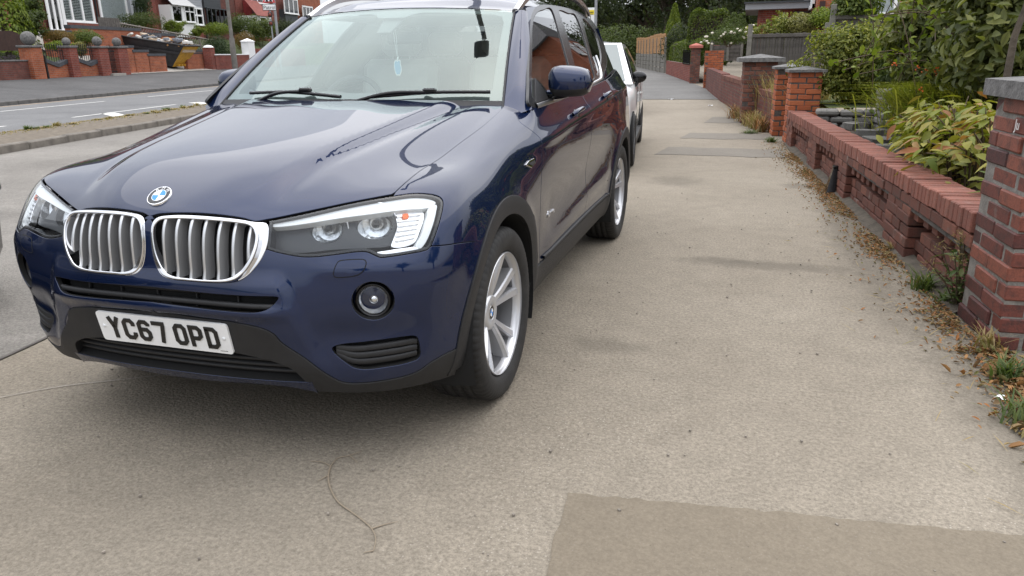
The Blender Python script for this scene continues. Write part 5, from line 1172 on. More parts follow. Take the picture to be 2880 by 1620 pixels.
for (px,py,sx,sy,rz) in((2385,330,.34,.24,.2),(2420,350,.30,.26,.5),(2440,372,.34,.3,.1),(2395,352,.26,.2,.9),(2470,395,.36,.26,.3),(2345,322,.3,.2,0),(2490,372,.3,.2,.6),(2500,415,.3,.22,.2)):
    p=onz(px,py,.36); b=MB(); pts=[(math.cos(a)*sx*.5*(1+.16*math.sin(3*a+px)),math.sin(a)*sy*.5*(1+.2*math.cos(2*a+py))) for a in np.linspace(0,2*PI,11,endpoint=False)]; b.prism(pts,-.05,.03); me=b.me('slab'); o=obj('garden_slab',me,None,M_stone,loc=tuple(p),rot=(JR.normal()*.06,JR.normal()*.06,rz)); tag(o,'flat grey stone slab lying in the bed behind the honeycomb wall','stone slab','stone slabs in the garden bed')
# ------------------------------------------------------------------ planting
shrub('round_bush','dense rounded small-leaved green bush behind the grey stone planter','bush',tuple(atY(2392,268,9.7)+[0,0,-.12]),(.88,.75,.66),17000,(.062,.03),F_priv,21,hi=True,h0=.56,lump=.16,shell=.62,clumps=60)
shrub('overhanging_shrub','large sprawling broad-leaved shrub overhanging the garden','shrub',tuple(atY(2735,60,7.2)*[1,1,0]+[0,0,.45]),(1.05,1.1,1.15),17000,(.13,.050),F_big,33,hi=True,h0=1.10,lump=.2,shell=.6,stems=16,clumps=60)
shrub('overhanging_shrub','dark leafy shrub growing behind the rough stone cap of the near pillar','shrub',tuple(atY(2890,60,5.2)*[1,1,0]+[0,0,.35]),(.95,1.0,1.15),9500,(.12,.046),F_big,34,hi=True,h0=1.10,lump=.2,stems=12,clumps=44)
shrub('grey_green_shrub','grey-green twiggy shrub between the round bush and the broad-leaved shrub','shrub',tuple(atY(2560,150,8.9)*[1,1,0]+[0,0,.55]),(.5,.5,.55),4200,(.09,.03),F_mid,35,h0=.62,clumps=30)
# arching strap leaves with orange flowers
cr=thing('montbretia_clump','clump of arching yellow-green strap leaves with small orange flowers','plant',loc=tuple(atY(2690,200,5.9)*[1,1,0]+[0,0,.52])); g=np.random.default_rng(8); V=[];F=[]
for k in range(1600):
    o_=np.array([g.normal()*.24,g.normal()*.26,0]); a=g.uniform(0,6.283); hh=g.uniform(.45,.85); dd=np.array([math.cos(a)*.36-.26,math.sin(a)*.36-.16,0])*g.uniform(.4,1.2); s_=np.array([-math.sin(a),math.cos(a),.3])*.0055; q=len(V)
    for t_,ww in((0,.6),(.35,1),(.7,.8)): p=o_+dd*t_**1.6+np.array([0,0,hh*(t_*1.25-.62*t_*t_)]); V+=[p-s_*ww,p+s_*ww]
    V.append(o_+dd*1.1+np.array([0,0,hh*.58])); F+=[(q,q+1,q+3,q+2),(q+2,q+3,q+5,q+4),(q+4,q+5,q+6)]
obj('leaf_blades',mesh('leaf_blades',V,F,True),cr,F_croc); M_or=plain('orange_petals',(.70,.13,.02),.5)
for k in range(13):
    a=g.uniform(0,6.283); e=np.array([g.normal()*.42-.25,g.normal()*.35,g.uniform(.42,.72)]); b=MB(); b.tube([(e[0]*.4,e[1]*.4,.1),tuple(e*.75+[0,0,.16]),tuple(e)],.003,4,caps=False); b.obj('flower_stem',F_croc,cr)
    b=MB()
    for q in range(5): dv=g.normal(size=3)*.02; b.lathe([(0,-.010),(.007,.0),(.009,.008),(0,.003)],5,c=tuple(e+dv))
    b.obj('flower',M_or,cr)
# yellowing broad-leaved plant spilling over the coping
pe=thing('yellowing_plant','yellow and reddish broad-leaved plant spilling over the brick coping','plant',loc=tuple(wl(3.55,.55,.32))); g=np.random.default_rng(12)
b=MB(); PP=[];DD=[];NN=[]
for k in range(170):
    a=g.uniform(0,6.283); rr=g.uniform(.1,.62)**.8; yo=g.normal()*.50; e=np.array([math.cos(a)*rr*.52-.03,yo+math.sin(a)*rr*.55,.60-.50*rr**1.8+g.normal()*.05]); b.tube([(e[0]*.3,yo*.7,0),tuple(e*.6+[0,yo*.3,.12]),tuple(e)],[.008,.006,.004],5,caps=False)
    for q in range(7):
        aa=a+q*2.4; d_=np.array([math.cos(aa),math.sin(aa),.25-.10*q*.3]); PP.append(e+d_*.085-[0,0,.035*q*.6]); DD.append(d_-[0,0,.3]); NN.append([0,0,1.2])
b.obj('stalks',M_twig,pe)
def broad(name,pos,dirs,nrm,length,width,mat,parent,seed):
    g=np.random.default_rng(seed); V=[];F=[]
    for p,d,n in zip(pos,dirs,nrm):
        d=np.array(d)+g.normal(size=3)*.3; d/=np.linalg.norm(d); n=np.array(n)+g.normal(size=3)*.35; n-=d*(n@d); n/=np.linalg.norm(n); s=np.cross(n,d); L_=length*g.uniform(.6,1.25); W_=width*g.uniform(.7,1.2); q=len(V)
        for t_,w in((0,.08),(.25,.8),(.5,1.),(.75,.66)):
            c_=p+d*L_*(t_-.3)-n*L_*.30*t_*t_; V+=[c_-s*W_*.5*w+n*W_*.16*w,c_,c_+s*W_*.5*w+n*W_*.16*w]
        V.append(p+d*L_*.7-n*L_*.30)
        for k in range(3):
            for j in range(2): a=q+k*3+j; F.append((a,a+1,a+4,a+3))
        F+=[(q+9,q+10,q+12),(q+10,q+11,q+12)]
    return obj(name,mesh(name,V,F,True),parent,mat)
for k in range(520):
    a=g.uniform(0,6.283); d_=np.array([math.cos(a),math.sin(a),.1]); PP.append(np.array([g.normal()*.20-.02,g.normal()*.5,g.uniform(.10,.42)])); DD.append(d_); NN.append([-.6,-.4,1.])
broad('leaves',PP,DD,NN,.135,.048,F_peony,pe,4)
# broad leaves at the near end
ne=thing('lily_leaves','cluster of fresh light green pointed leaves against the near gate pillar','plant',loc=tuple(wl(1.95,.42,.34))); g=np.random.default_rng(3); PP=[];DD=[]
for k in range(46): a=g.uniform(0,6.28); PP.append(np.array([math.cos(a)*.14,math.sin(a)*.22,g.uniform(.06,.34)])); DD.append([math.cos(a),math.sin(a),.5])
broad('leaves',PP,DD,[[0,0,1.]]*46,.20,.055,F_lime,ne,9)
# bare leaning stem and bramble canes in front of the shrub
st=thing('bare_stem','slanting bare woody stem behind the near pillar','stem',loc=tuple(atY(2818,290,3.6))); MB().tube([(0,0,0),(.03,.1,.45),(.10,.16,.75),(.05,.3,1.2)],[.028,.024,.018,.01],7).obj('stem',M_bark,st)
g=np.random.default_rng(77); PPx=[];DDx=[]
cn=thing('bramble_canes','thin arching canes with pale and yellow leaves in front of the large shrub','plant',loc=tuple(atY(2680,150,6.0)*[1,1,0]+[0,0,.45])); b=MB()
for k in range(26):
    a=g.uniform(2.2,5.6); e=np.array([math.cos(a)*g.uniform(.5,1.2),math.sin(a)*g.uniform(.4,1.0),g.uniform(.5,1.7)]); s=np.array([g.normal()*.5+.3,g.normal()*.5+.6,g.uniform(.0,.9)]); m_=(s+e)/2+[0,0,.35]; pts=resample([s,m_,e],.12); b.tube(pts,.005,4,caps=False)
    for p in pts[::1]: PPx.append(p+g.normal(size=3)*.03); DDx.append(g.normal(size=3)+[0,0,.6])
b.obj('canes',M_twig,cn); leaves('leaves',np.array(PPx),np.array(DDx),.10,.045,F_lime,cn,.2,5,hi=True)
# ------------------------------------------------------------------ fences, hedges and houses up the right side
def board_fence(name,label,A,B,h0,h1,nb,mat,cat='fence',post=True,group=None,rail=True):
    A=np.array(A,float);B=np.array(B,float); L_=np.linalg.norm((B-A)[:2]); rz=math.atan2((B-A)[1],(B-A)[0]); t=thing(name,label,cat,loc=tuple((A+B)/2*[1,1,0]+[0,0,h0]),rz=rz,group=group); bw=L_/nb; me=MB().box((0,0,0),(bw*.97,.018,h1-h0),b=.004).me('board'); me.materials.append(mat)
    for k in range(nb):
        o=bpy.data.objects.new('board',me); COL.objects.link(o); o.parent=t; o.location=(-L_/2+(k+.5)*bw,JR.normal()*.006,(h1-h0)/2+JR.normal()*.012); o.rotation_euler=(0,JR.normal()*.004,JR.normal()*.03)
    if rail: MB().box((0,-.03,h1-h0-.03),(L_,.04,.07),b=.005).obj('rail',mat,t); MB().box((0,.03,.25),(L_,.04,.06),b=.005).obj('rail',mat,t)
    if post:
        for s in(-1,1): MB().box((s*(L_/2+.05),0,(h1-h0)/2+.10),(.10,.10,h1-h0+.22),b=.01).obj('fence_post',M_conc,t)
    return t
a=atY(2112,97,15.4);c_=atY(2318,97,15.4); board_fence('timber_fence','dark weathered vertical board fence between concrete posts above the grassy pillar',(a[0]+.03,15.4,0),(c_[0],15.4,0),.55,a[2],24,M_wood)
a=atY(2348,45,13.2);c_=atY(2520,45,13.2); board_fence('timber_fence','higher stretch of dark board fence with mossy concrete post in front of the brick house',(a[0]+.02,13.2,0),(c_[0],13.2,0),.55,a[2],20,M_wood)
a=atY(2002,117,30.);c_=atY(2088,117,30.); zb_=atY(2002,172,30.)[2]
t=thing('slatted_fence','grey horizontal slatted fence panel with concrete post','fence',loc=((a[0]+c_[0])/2,30.,zb_)); L_=c_[0]-a[0]; hh_=(a[2]-zb_)
for k in range(5): MB().box((0,JR.normal()*.01,hh_*(.1+.2*k)),(L_,.02,hh_*.185),b=.006).obj('slat',M_wood,t)
for s in(-.5,0.05,.5): MB().box((s*L_,-.03,hh_*.5),(.10,.06,hh_*(1.0 if s>-.4 else 1.14)),b=.01).obj('fence_post',M_conc,t)
# walls running on up the street
LINE=[(2.22,10.75),(1.95,12.4),(1.62,14.0),(1.05,19.0),(.2,26.8),(-.52,30.6),(-3.1,44.8),(-7.7,65.),(-14,92)]
def street_wall(label,i0,p,q,h,mat,th=.22,cop=None):
    A,B=np.array([*p,0.]),np.array([*q,0.]); L_=np.linalg.norm(B-A); rz=math.atan2((B-A)[1],(B-A)[0]); t=thing('boundary_wall',label,'wall',loc=tuple((A+B)/2),rz=rz); MB().box((0,-th/2,h/2),(L_,th,h)).obj('brickwork',mat,t)
    nb=int(L_/.075); 
    if cop:
        me=MB().box((0,0,0),(.062,th+.02,.10),b=.004).me('coping_brick'); me.materials.append(cop)
        for k in range(min(nb,290)): o=bpy.data.objects.new('coping_brick',me); COL.objects.link(o); o.parent=t; o.location=(-L_/2+(k+.5)*L_/nb,-th/2,h+.048); o.rotation_euler=(0,0,JR.normal()*.01)
street_wall('weathered brick wall overgrown with dry grass between two capped pillars',0,LINE[0],LINE[1],.55,M_bt_old,cop=M_bk_purple)
street_wall('old brick garden wall just below the wide flat pillar cap',0,LINE[1],LINE[3],.60,M_bt_old,cop=M_bk_purple)
street_wall('purple brick wall with low coping beyond the wide-capped pillar',0,LINE[3],LINE[4],.72,M_bt_old)
street_wall('purple brick wall under the clipped round hedge',0,LINE[5],LINE[6],.75,M_bt_red)
pier_pillar('gate_pillar','dark red gate pillar with wide flat grey stone cap among dry grass',(float(atY(2140,150,12.7)[0]),12.75,0),.60,.6,1.12,14,M_bk_purple,M_mortard,M_capstone,over=.11,caph=.07,pyr=.07)
pier_pillar('gate_pillar','plain orange-red brick pillar in front of the slatted fence',(float(atY(2006,200,26.6)[0]),26.6,0),.66,.5,1.30,16,M_bk_orange,M_mortard,M_bk_orange,over=.0,caph=.01,pyr=.0)
for k,dx in enumerate((0,.62)):
    pier_pillar('gate_pillar','brown brick gate pillar with curved red tile cap by the iron railings',(-.45+dx,30.7+.9*k,0),.40,.40,1.42,18,M_bk_purple,M_mortard,plain('red_cap_tile',(.42,.13,.10),.8,var=.2),over=.08,caph=.10,pyr=.10,group='red-capped gate pillars')
rl=thing('iron_railings','black iron railing panel beside the red-capped gate pillars','railing',loc=(-1.05,33.4,.72),rz=math.atan2(14.2,-2.6))
for k in range(16): MB().tube([(-1.6+.2*k,0,0),(-1.6+.2*k,0,.62)],.012,5).obj('bar',M_gloss,rl)
for z in(.05,.55): MB().box((-.1,0,z),(3.2,.03,.03)).obj('rail',M_gloss,rl)
hedge('clipped_hedge','clipped rounded hedge growing over the purple brick wall',-1.70,-.45,31.0,44.8,.72,1.80,.18,12000,(.13,.07),F_hedge,41)
a=atY(1934,45,34.);c_=atY(2052,45,34.); hedge('tall_hedge','tall square-cut yellow-green hedge above the slatted fence',a[0],c_[0],34,36,.9,a[2]+.25,0,6500,(.12,.07),F_hedge,42)
a=atY(2052,52,35.);c_=atY(2110,52,35.); hedge('tall_hedge','lower darker clipped hedge joined to the tall square-cut hedge',a[0],c_[0],35,36.4,.9,a[2]+.2,0,3500,(.10,.06),F_mid,43)
shrub('grey_shrub','soft grey-green rounded shrub in front of the tall square-cut hedge','shrub',atY(2065,118,28),(.62,.6,.45),2600,(.08,.03),F_mid,44,h0=.45)
ro=shrub('rose_bush','straggling rose bush with cream flowers leaning over the slatted fence','rose bush',tuple(atY(2050,125,23.6)),(.85,.5,.32),2600,(.06,.035),F_mid,45,h0=.25); g=np.random.default_rng(6); M_rose=plain('cream_petals',(.72,.66,.55),.6)
for k in range(34): 
    p=np.array([g.uniform(-.9,.9),g.uniform(-.5,.1),0]); p[2]=.28+.28*p[0]*.5+g.normal()*.1; MB().lathe([(0,-.03),(.04,-.01),(.045,.02),(.02,.035),(0,.03)],7,c=tuple(p)).obj('flower',M_rose,ro)
shrub('bright_green_shrub','bright green upright shrub above the dark board fence','shrub',tuple(atY(2215,120,16.6)*[1,1,0]+[0,0,.95]),(.82,.7,.66),7500,(.085,.036),F_priv,46,h0=.62,lump=.3,clumps=34)
for k,(px,h) in enumerate(((2195,.5),(2232,.42),(2178,.3),(2160,.28))):
    p=atY(px,60,16.6); grass_tuft('shoot','upright bright green shoot rising from the shrub above the dark fence',(p[0],16.6,p[2]-.15),h,.06,40,F_priv,60+k,.02,'upright shoots')
shrub('golden_shrub','rounded golden variegated shrub peeping over the dark board fence','shrub',tuple(atY(2255,95,16.2)),(.42,.4,.26),3000,(.05,.03),F_pale,47,h0=.20)
shrub('lime_shrub','lime green shrub beside the mossy concrete fence post','shrub',tuple(atY(2310,78,16.0)),(.32,.4,.24),2200,(.05,.03),F_lime,48,h0=.2)
shrub('leafy_climber','light green leafy climber trailing over the higher fence','climber',tuple(atY(2405,42,13.3)),(.5,.3,.28),2200,(.075,.045),F_hedge,49,h0=.18)
# tall dry grass along the broken wall
g=np.random.default_rng(15)
for k,(y,dx,h,sp,nn) in enumerate(((10.9,.15,.85,.35,150),(11.6,.25,1.0,.4,160),(12.4,.2,.95,.4,160),(13.1,.2,.85,.4,150),(9.95,.45,.95,.4,170),(10.6,.7,1.1,.45,150),(11.8,.8,1.15,.5,150))):
    x=np.interp(y,[p[1] for p in LINE],[p[0] for p in LINE]); grass_tuft('dry_grass_tuft',('tall straw-coloured dry grass growing along the broken wall' ),(x+dx,y,.25),h,sp,nn,F_dry,100+k,.006,'tall dry grass by the broken wall')
for k,(y,dx) in enumerate(((13.8,.3),(14.9,.35))):
    x=np.interp(y,[p[1] for p in LINE],[p[0] for p in LINE]); grass_tuft('green_grass_tuft','fresh green grass clump on top of the old garden wall',(x+dx,y,.45),.55,.3,160,F_weed,120+k,.009,'green grass on the old wall')
# brown fence with concrete gravel boards at the bend
A,B=np.array([-3.3,46.]),np.array([-7.9,66.]); nP=9
for k in range(nP):
    p,q=A+(B-A)*k/nP,A+(B-A)*(k+1)/nP; L_=np.linalg.norm(q-p); rz=math.atan2((q-p)[1],(q-p)[0]); t=thing('panel_fence','orange-brown timber fence panel over pale concrete boards with a concrete post','fence',loc=(*(p+q)/2,0),rz=rz,group='brown fence panels at the bend')
    for z in(.15,.45,.75,1.0): MB().box((0,0,z),(L_-.14,.05,.27 if z<1 else .2),b=.008).obj('gravel_board',M_conc,t)
    for z in range(8): MB().box((0,.0+.01*(z%2),1.18+.155*z+.05*math.sin(k)),(L_-.12,.03,.15),b=.006).obj('fence_slat',M_woodb,t)
    MB().box((-L_/2,0,1.05),(.11,.13,2.15),b=.01).obj('fence_post',M_conc,t)
# ================================================================== houses
M_roof=plain('slate_roof',(.07,.068,.07),.8,var=.3,vscale=5,bump=.5,bscale=25); M_tile=plain('red_roof_tile',(.22,.06,.045),.8,var=.3,vscale=6,bump=.5,bscale=30)
M_clad=plain('grey_cladding',(.30,.31,.33),.6); M_cladd=plain('dark_grey_cladding',(.045,.05,.055),.6); M_blind=plain('white_blind',(.70,.72,.72),.6); M_blue=plain('blue_brick_coping',(.055,.058,.065),.7,var=.3,vscale=8)
M_pipe=plain('black_downpipe',(.015,.015,.016),.4); M_cream=plain('cream_render',(.62,.57,.47),.9,var=.1); M_redtile=plain('hanging_red_tile',(.25,.035,.035),.7,var=.3,vscale=9,bump=.6,bscale=18); M_door=plain('dark_brown_door',(.035,.012,.012),.4)
M_conc2=plain('pale_concrete_drive',(.30,.28,.25),.95,var=.2,vscale=3,bump=.3)
def window(t,x0,x1,z0,z1,cols=2,fr=.07,top=0.,y=-.04,frame=M_white2,pane=M_pane,back=M_dark,blind=None):
    pane=M_pane2 if blind else pane
    w=obj('window',None,t); 
    MB().box(((x0+x1)/2,y+.06,(z0+z1)/2),(x1-x0-.02,.02,z1-z0-.02)).obj('room_dark',back,w)
    for k in range(cols):
        a=x0+(x1-x0)*k/cols;b_=x0+(x1-x0)*(k+1)/cols; MB().box(((a+b_)/2,y+.015,(z0+z1)/2),(b_-a-fr*.5,.006,z1-z0-fr)).obj('pane',pane,w)
    for k in range(cols+1):
        a=x0+(x1-x0)*k/cols; MB().box((a,y-.005,(z0+z1)/2),(fr,.07,z1-z0+fr)).obj('mullion',frame,w)
    for z in [z0,z1]+([z1-top] if top else []): MB().box(((x0+x1)/2,y-.008,z),(x1-x0+fr,.075,fr)).obj('frame_rail',frame,w)
    MB().box(((x0+x1)/2,y-.05,z0-.06),(x1-x0+.22,.16,.05)).obj('sill',frame,w)
    if blind=='slats':
        n=int((z1-z0)/.085)
        for k in range(n): MB().box(((x0+x1)/2,y+.035,z0+.05+k*.085),(x1-x0-.1,.02,.045)).obj('blind_slat',M_blind,w)
    elif blind: MB().box(((x0+x1)/2,y+.035,(z0+z1)/2),(x1-x0-.08,.01,z1-z0-.06)).obj('blind',blind,w)
    return w
def house(name,label,loc,rz,W,D,H,wall,roof=M_roof,rh=2.2,group=None,gable=False,cat='house'):
    t=thing(name,label,cat,loc=tuple(loc),rz=rz,group=group); MB().box((W/2,D/2,H/2-1.0),(W-.01,D,H+2.0)).obj('brick_wall',wall,t)
    o=.35
    if not gable: V=[(-.02,-o,H-.1),(W+.02,-o,H-.1),(W+.02,D/2,H+rh),(-.02,D/2,H+rh),(-.02,D+o,H-.1),(W+.02,D+o,H-.1)]; F=[(0,1,2,3),(3,2,5,4),(0,3,4),(1,5,2),(0,4,5,1)]
    else: V=[(-o,-.1,H-.1),(W/2,-.1,H+rh),(W+o,-.1,H-.1),(-o,D,H-.1),(W/2,D,H+rh),(W+o,D,H-.1)]; F=[(0,2,1),(3,4,5),(0,1,4,3),(1,2,5,4),(0,3,5,2)]
    MB().add(V,F).obj('roof',roof,t); MB().box((W/2,-.30,H-.12),(W,.12,.10)).obj('gutter',M_pipe,t); return t
RZL=math.atan2(.98,-.2)
def fq(x,y,q=-28.): return QPX(x*.3037,y*.3037,q)
def LU(x,q=-28.,y=200): return fq(x,y,q)[0]
QF=-28.
def lh(name,label,x0,x1,H,wall,roof=M_roof):   # house of the left terrace between two crop columns
    u0,u1=LU(x0),LU(x1); z0=2.7; return house(name,label,QP(QF,u0,z0),RZL,u1-u0,8,H,wall,roof,group=None),u0,z0
def W_(h,u0,z0,x0,y0,x1,y1,**k):
    a=fq(x0,y1);b=fq(x1,y1); zb,zt=a[1],fq((x0+x1)/2,y0)[1]; return window(h,a[0]-u0,b[0]-u0,zb-z0,zt-z0,**k)
h,u0,z0=lh('terraced_house','red brick house with white blinds in a wide white-framed window',380,902,5.6,M_bt_red); W_(h,u0,z0,560,-60,860,190,cols=3,fr=.14,top=.0,blind='slats',y=-.10)
W_(h,u0,z0,440,-60,545,285,cols=2,fr=.16,blind=None,y=-.25); MB().box((LU(490)-u0,-.30,.06),(LU(600)-LU(425),.4,.16)).obj('porch_step',M_white2,h); MB().box((LU(563)-u0,-.2,.9),(.25,.12,1.9)).obj('door_panel',M_white2,h)
MB().box((LU(740)-u0,-.16,.35),(LU(880)-LU(590),.12,.55)).obj('bay_brickwork',M_bt_red,h); MB().tube([(LU(893)-u0,-.12,0),(LU(893)-u0,-.12,5)],.06,8).obj('downpipe',M_pipe,h)
h,u0,z0=lh('terraced_house','red brick house with one huge white window blind and a white door',906,1468,5.6,M_bt_red); W_(h,u0,z0,935,-60,1180,205,cols=1,fr=.2,blind=M_blind,y=-.10)
for x in(1205,1195): pass
W_(h,u0,z0,1215,-80,1330,185,cols=1,fr=.05,blind=M_white2,back=M_white2); MB().lathe([(0,0),(.16,.005),(.17,0)],20,axis='y').xf(Matrix.Translation((LU(1268)-u0,-.10,fq(1268,90)[1]-z0))@Matrix.Diagonal((1,1,2.4,1))).obj('door_glass',M_pane,h); MB().box((LU(1197)-u0,-.2,1.2),(.28,.25,2.9)).obj('door_pillar',M_clad,h)
h,u0,z0=lh('terraced_house','house with pale grey cladding and a glazed white porch under a lean-to roof',1472,1876,5.6,M_bt_red); a=LU(1485)-u0;b_=LU(1700)-u0
W_(h,u0,z0,1492,60,1580,200,cols=1,y=-.9); W_(h,u0,z0,1610,65,1700,200,cols=2,y=-.9,top=.35); W_(h,u0,z0,1712,75,1872,220,cols=3,top=.5,fr=.12,y=-.1)
zt=fq(1590,58)[1]-z0; MB().box(((a+b_)/2,-.45,zt/2),(b_-a,.86,zt)).obj('porch_wall',M_white2,h); MB().add([(a-.1,-1.1,zt),(b_+.1,-1.1,zt),(b_-.5,-.02,zt+1.0),(a+.2,-.02,zt+1.0)],[(0,1,2,3)]).obj('porch_roof',plain('pale_lead_roof',(.45,.45,.44),.6),h)
for k in range(12): MB().box(((LU(1680)+LU(1866))/2-u0,-.06-.004*(k%2),fq(1770,70)[1]-z0+.12+.17*k),(LU(1866)-LU(1640),.05,.16)).obj('cladding_board',M_clad,h)
for x in(1885,): MB().tube([(LU(x)-u0,-.12,0),(LU(x)-u0,-.12,5)],.06,8).obj('downpipe',M_pipe,h)
h,u0,z0=lh('terraced_house','house clad in dark charcoal boards over a wide dark-framed glazed bay',1880,2190,5.6,M_bt_old); W_(h,u0,z0,1918,85,2110,230,cols=5,fr=.07,frame=M_cladd,y=-.12,pane=M_pane,back=M_clad)
for k in range(10): MB().box(((LU(1915)+LU(2040))/2-u0,-.06-.004*(k%2),fq(1990,85)[1]-z0+.1+.18*k),(LU(2060)-LU(1908),.05,.17)).obj('cladding_board',M_cladd,h)
def fx(px,py): return QPX(px,py,QF)
def lh2(label,p0,p1,H,wall,roof=M_roof):
    u0,u1=fx(p0,60)[0],fx(p1,60)[0]; return house('terraced_house',label,QP(QF,u0,2.9),RZL,u1-u0,8,H,wall,roof),u0
def W2(h,u0,px0,py0,px1,py1,**k): a,b=fx(px0,py1),fx(px1,py1); return window(h,a[0]-u0,b[0]-u0,a[1]-2.9,fx((px0+px1)/2,py0)[1]-2.9,**k)
h,u0=lh2('brick house with a red tile-hung bay and small red-roofed white porch',667,738,6.2,M_bt_red); W2(h,u0,684,-25,732,6,cols=3,fr=.12,y=-.75); a,b=fx(685,40),fx(735,40); MB().box(((a[0]+b[0])/2-u0,-.4,a[1]-2.9+.1),(b[0]-a[0],.75,2.0)).obj('tile_hung_bay',M_redtile,h)
a,b=fx(664,60),fx(706,60); za=fx(680,46)[1]-2.9; MB().box(((a[0]+b[0])/2-u0,-1.0,za/2),(b[0]-a[0],1.6,za)).obj('porch_wall',M_white2,h); W2(h,u0,672,50,690,60,cols=1,y=-1.85); MB().add([(a[0]-u0-.3,-2.0,za),(b[0]-u0+.3,-2.0,za),(b[0]-u0-.2,-.8,za+1.3),(a[0]-u0+.2,-.8,za+1.3)],[(0,1,2,3)]).obj('porch_roof',M_tile,h)
h,u0=lh2('grey rendered house with a white bay window and timber strips',742,826,6.4,M_bt_red); W2(h,u0,784,-2,822,36,cols=3,fr=.14,y=-.6); a,b=fx(786,50),fx(822,50); MB().box(((a[0]+b[0])/2-u0,-.3,(a[1]-2.9)/2+.6),(b[0]-a[0],.58,2.2)).obj('bay_base',M_cladd,h)
for k in range(8): MB().box((fx(828,20)[0]-u0-.9,-.03,2.2+.35*k),(1.6,.05,.16)).obj('timber_strip',M_clad,h)
h,u0=lh2('end brick house with white bay window under a brick gable',830,905,7.4,M_bt_orange,M_tile); W2(h,u0,840,20,868,54,cols=3,fr=.14,y=-.5)
# houses on the right, set up on the bank
M_house_o=M_bt_orange
p=atY(2294,60,27.); hR=house('brick_house','orange brick house with a dark front door and wide dark-framed window','',0,1,1,1,M_bt_orange) if False else None
hR=house('brick_house','orange brick house with a dark front door and wide dark-framed window above the fence',(p[0],27.,1.9),0.,11,8,5.2,M_bt_orange)
def rw(px0,py0,px1,py1,**k): a,b=atY(px0,py1,27.),atY(px1,py1,27.); return window(hR,a[0]-p[0],b[0]-p[0],a[2]-1.9,atY(px0,py0,27.)[2]-1.9,**k)
a,b=atY(2302,48,27.),atY(2322,3,27.); MB().box(((a[0]+b[0])/2-p[0],-.03,(a[2]+b[2])/2-1.9),(b[0]-a[0],.08,b[2]-a[2])).obj('door',M_door,hR)
rw(2352,-20,2428,38,cols=2,frame=M_cladd,top=.6,fr=.08); rw(2446,-30,2516,42,cols=1,fr=.14,blind=M_blind)
a=atY(2096,28,30.);b=atY(2300,10,30.); gr=thing('garage','low red brick garage with a flat felt roof and grey fascia','garage',loc=(a[0]+.35,30.,.9)); Wg=b[0]-a[0]; zt=a[2]-.9
MB().box((Wg/2,2.5,zt/2-.3),(Wg-.3,5,zt+.6)).obj('brick_wall',M_bt_red,gr); MB().box((Wg/2-.1,2.4,zt+.10),(Wg+.5,5.6,.22)).obj('flat_roof',M_clad,gr); MB().box((Wg/2-.1,2.35,zt+.24),(Wg+.6,5.7,.06)).obj('roof_felt',M_cladd,gr); MB().box((1.9,-.02,zt/2),(.9,.06,zt*.9)).obj('door',M_door,gr)
for (y0_,z0_,w_,h_) in((1.0,.9,1.9,1.5),(4.4,.9,1.9,1.5),(1.0,3.3,1.9,1.3),(4.4,3.3,1.9,1.3)):     # side windows, mirrored in the parked car
    w=obj('window',None,hR,loc=(0,y0_+w_,z0_),rot=(0,0,-PI/2)); window_=window(w,0,w_,0,h_,cols=2,fr=.16,top=.4) if False else None
    MB().box((w_/2,-.03,h_/2),(w_,.05,h_)).obj('pane',M_clad,w)
    for x in(0,w_/2,w_): MB().box((x,-.07,h_/2),(.14,.08,h_+.14)).obj('mullion',M_white2,w)
    for z in(0,h_*.7,h_): MB().box((w_/2,-.072,z),(w_+.14,.085,.14)).obj('frame_rail',M_white2,w)
# ================================================================== trees
tree('street_tree','tall dark sycamore rising beyond the brown fence panels',(-6.5,78,0),15,(5.6,5.6,6.2),9000,(.36,.22),F_dark,201,.45,'dark trees up the street',cz=7.5)
tree('street_tree','tall dark sycamore rising behind the bus stop flag',(-16.5,86,0),16,(6.5,6,7),9000,(.38,.24),F_dark,202,.45,'dark trees up the street',cz=7.8)
tree('street_tree','tall dark sycamore rising behind the tall square-cut hedge',(-1.0,70,0),14,(5,5,6.0),8500,(.34,.2),F_dark,203,.42,'dark trees up the street',cz=6.8)
tree('street_tree','tall dark sycamore rising behind the flat-roofed garage',(4.4,62,0),14,(4.8,5,6.2),8500,(.32,.2),F_dark,204,.42,'dark trees up the street',cz=6.6)
tree('garden_tree','broad dark garden tree rising behind the clipped hedges',(2.6,48,.5),11,(3.4,3.4,4.9),8000,(.24,.15),F_dark,205,.3,cz=5.1)
tree('garden_tree','dark spreading tree behind the brick garage',(9.0,46,.8),13,(5.2,4.5,5.6),8500,(.3,.19),F_dark,206,.4,cz=6.5)
tree('garden_tree','bushy dark tree behind the orange brick house',(17.5,52,1),14,(6,5,6),6500,(.36,.22),F_dark,207,.4,cz=7)
shrub('street_hedge','deep green overgrown shrubs under the dark trees beside the brown fence','shrub',(-9.6,72,0),(4.2,2.6,2.4),5200,(.22,.13),F_mid,208,h0=1.8,group='overgrown shrubs at the bend')
shrub('street_hedge','deep green overgrown shrubs under the dark trees beside the brown fence','shrub',(-15.5,78,0),(5,3,2.6),5200,(.24,.15),F_mid,209,h0=1.9,group='overgrown shrubs at the bend')
conifer('clipped_conifer','narrow yellow-green conifer rising behind the brown fence',(-3.9,57,.4),4.2,.95,3800,(.2,.07),F_lime,210)
shrub('dark_garden_shrub','dark green shrub between the brown fence and the clipped hedge','shrub',(-2.6,46.6,.3),(1.1,1.2,1.3),3800,(.12,.07),F_dark,211,h0=1.4)
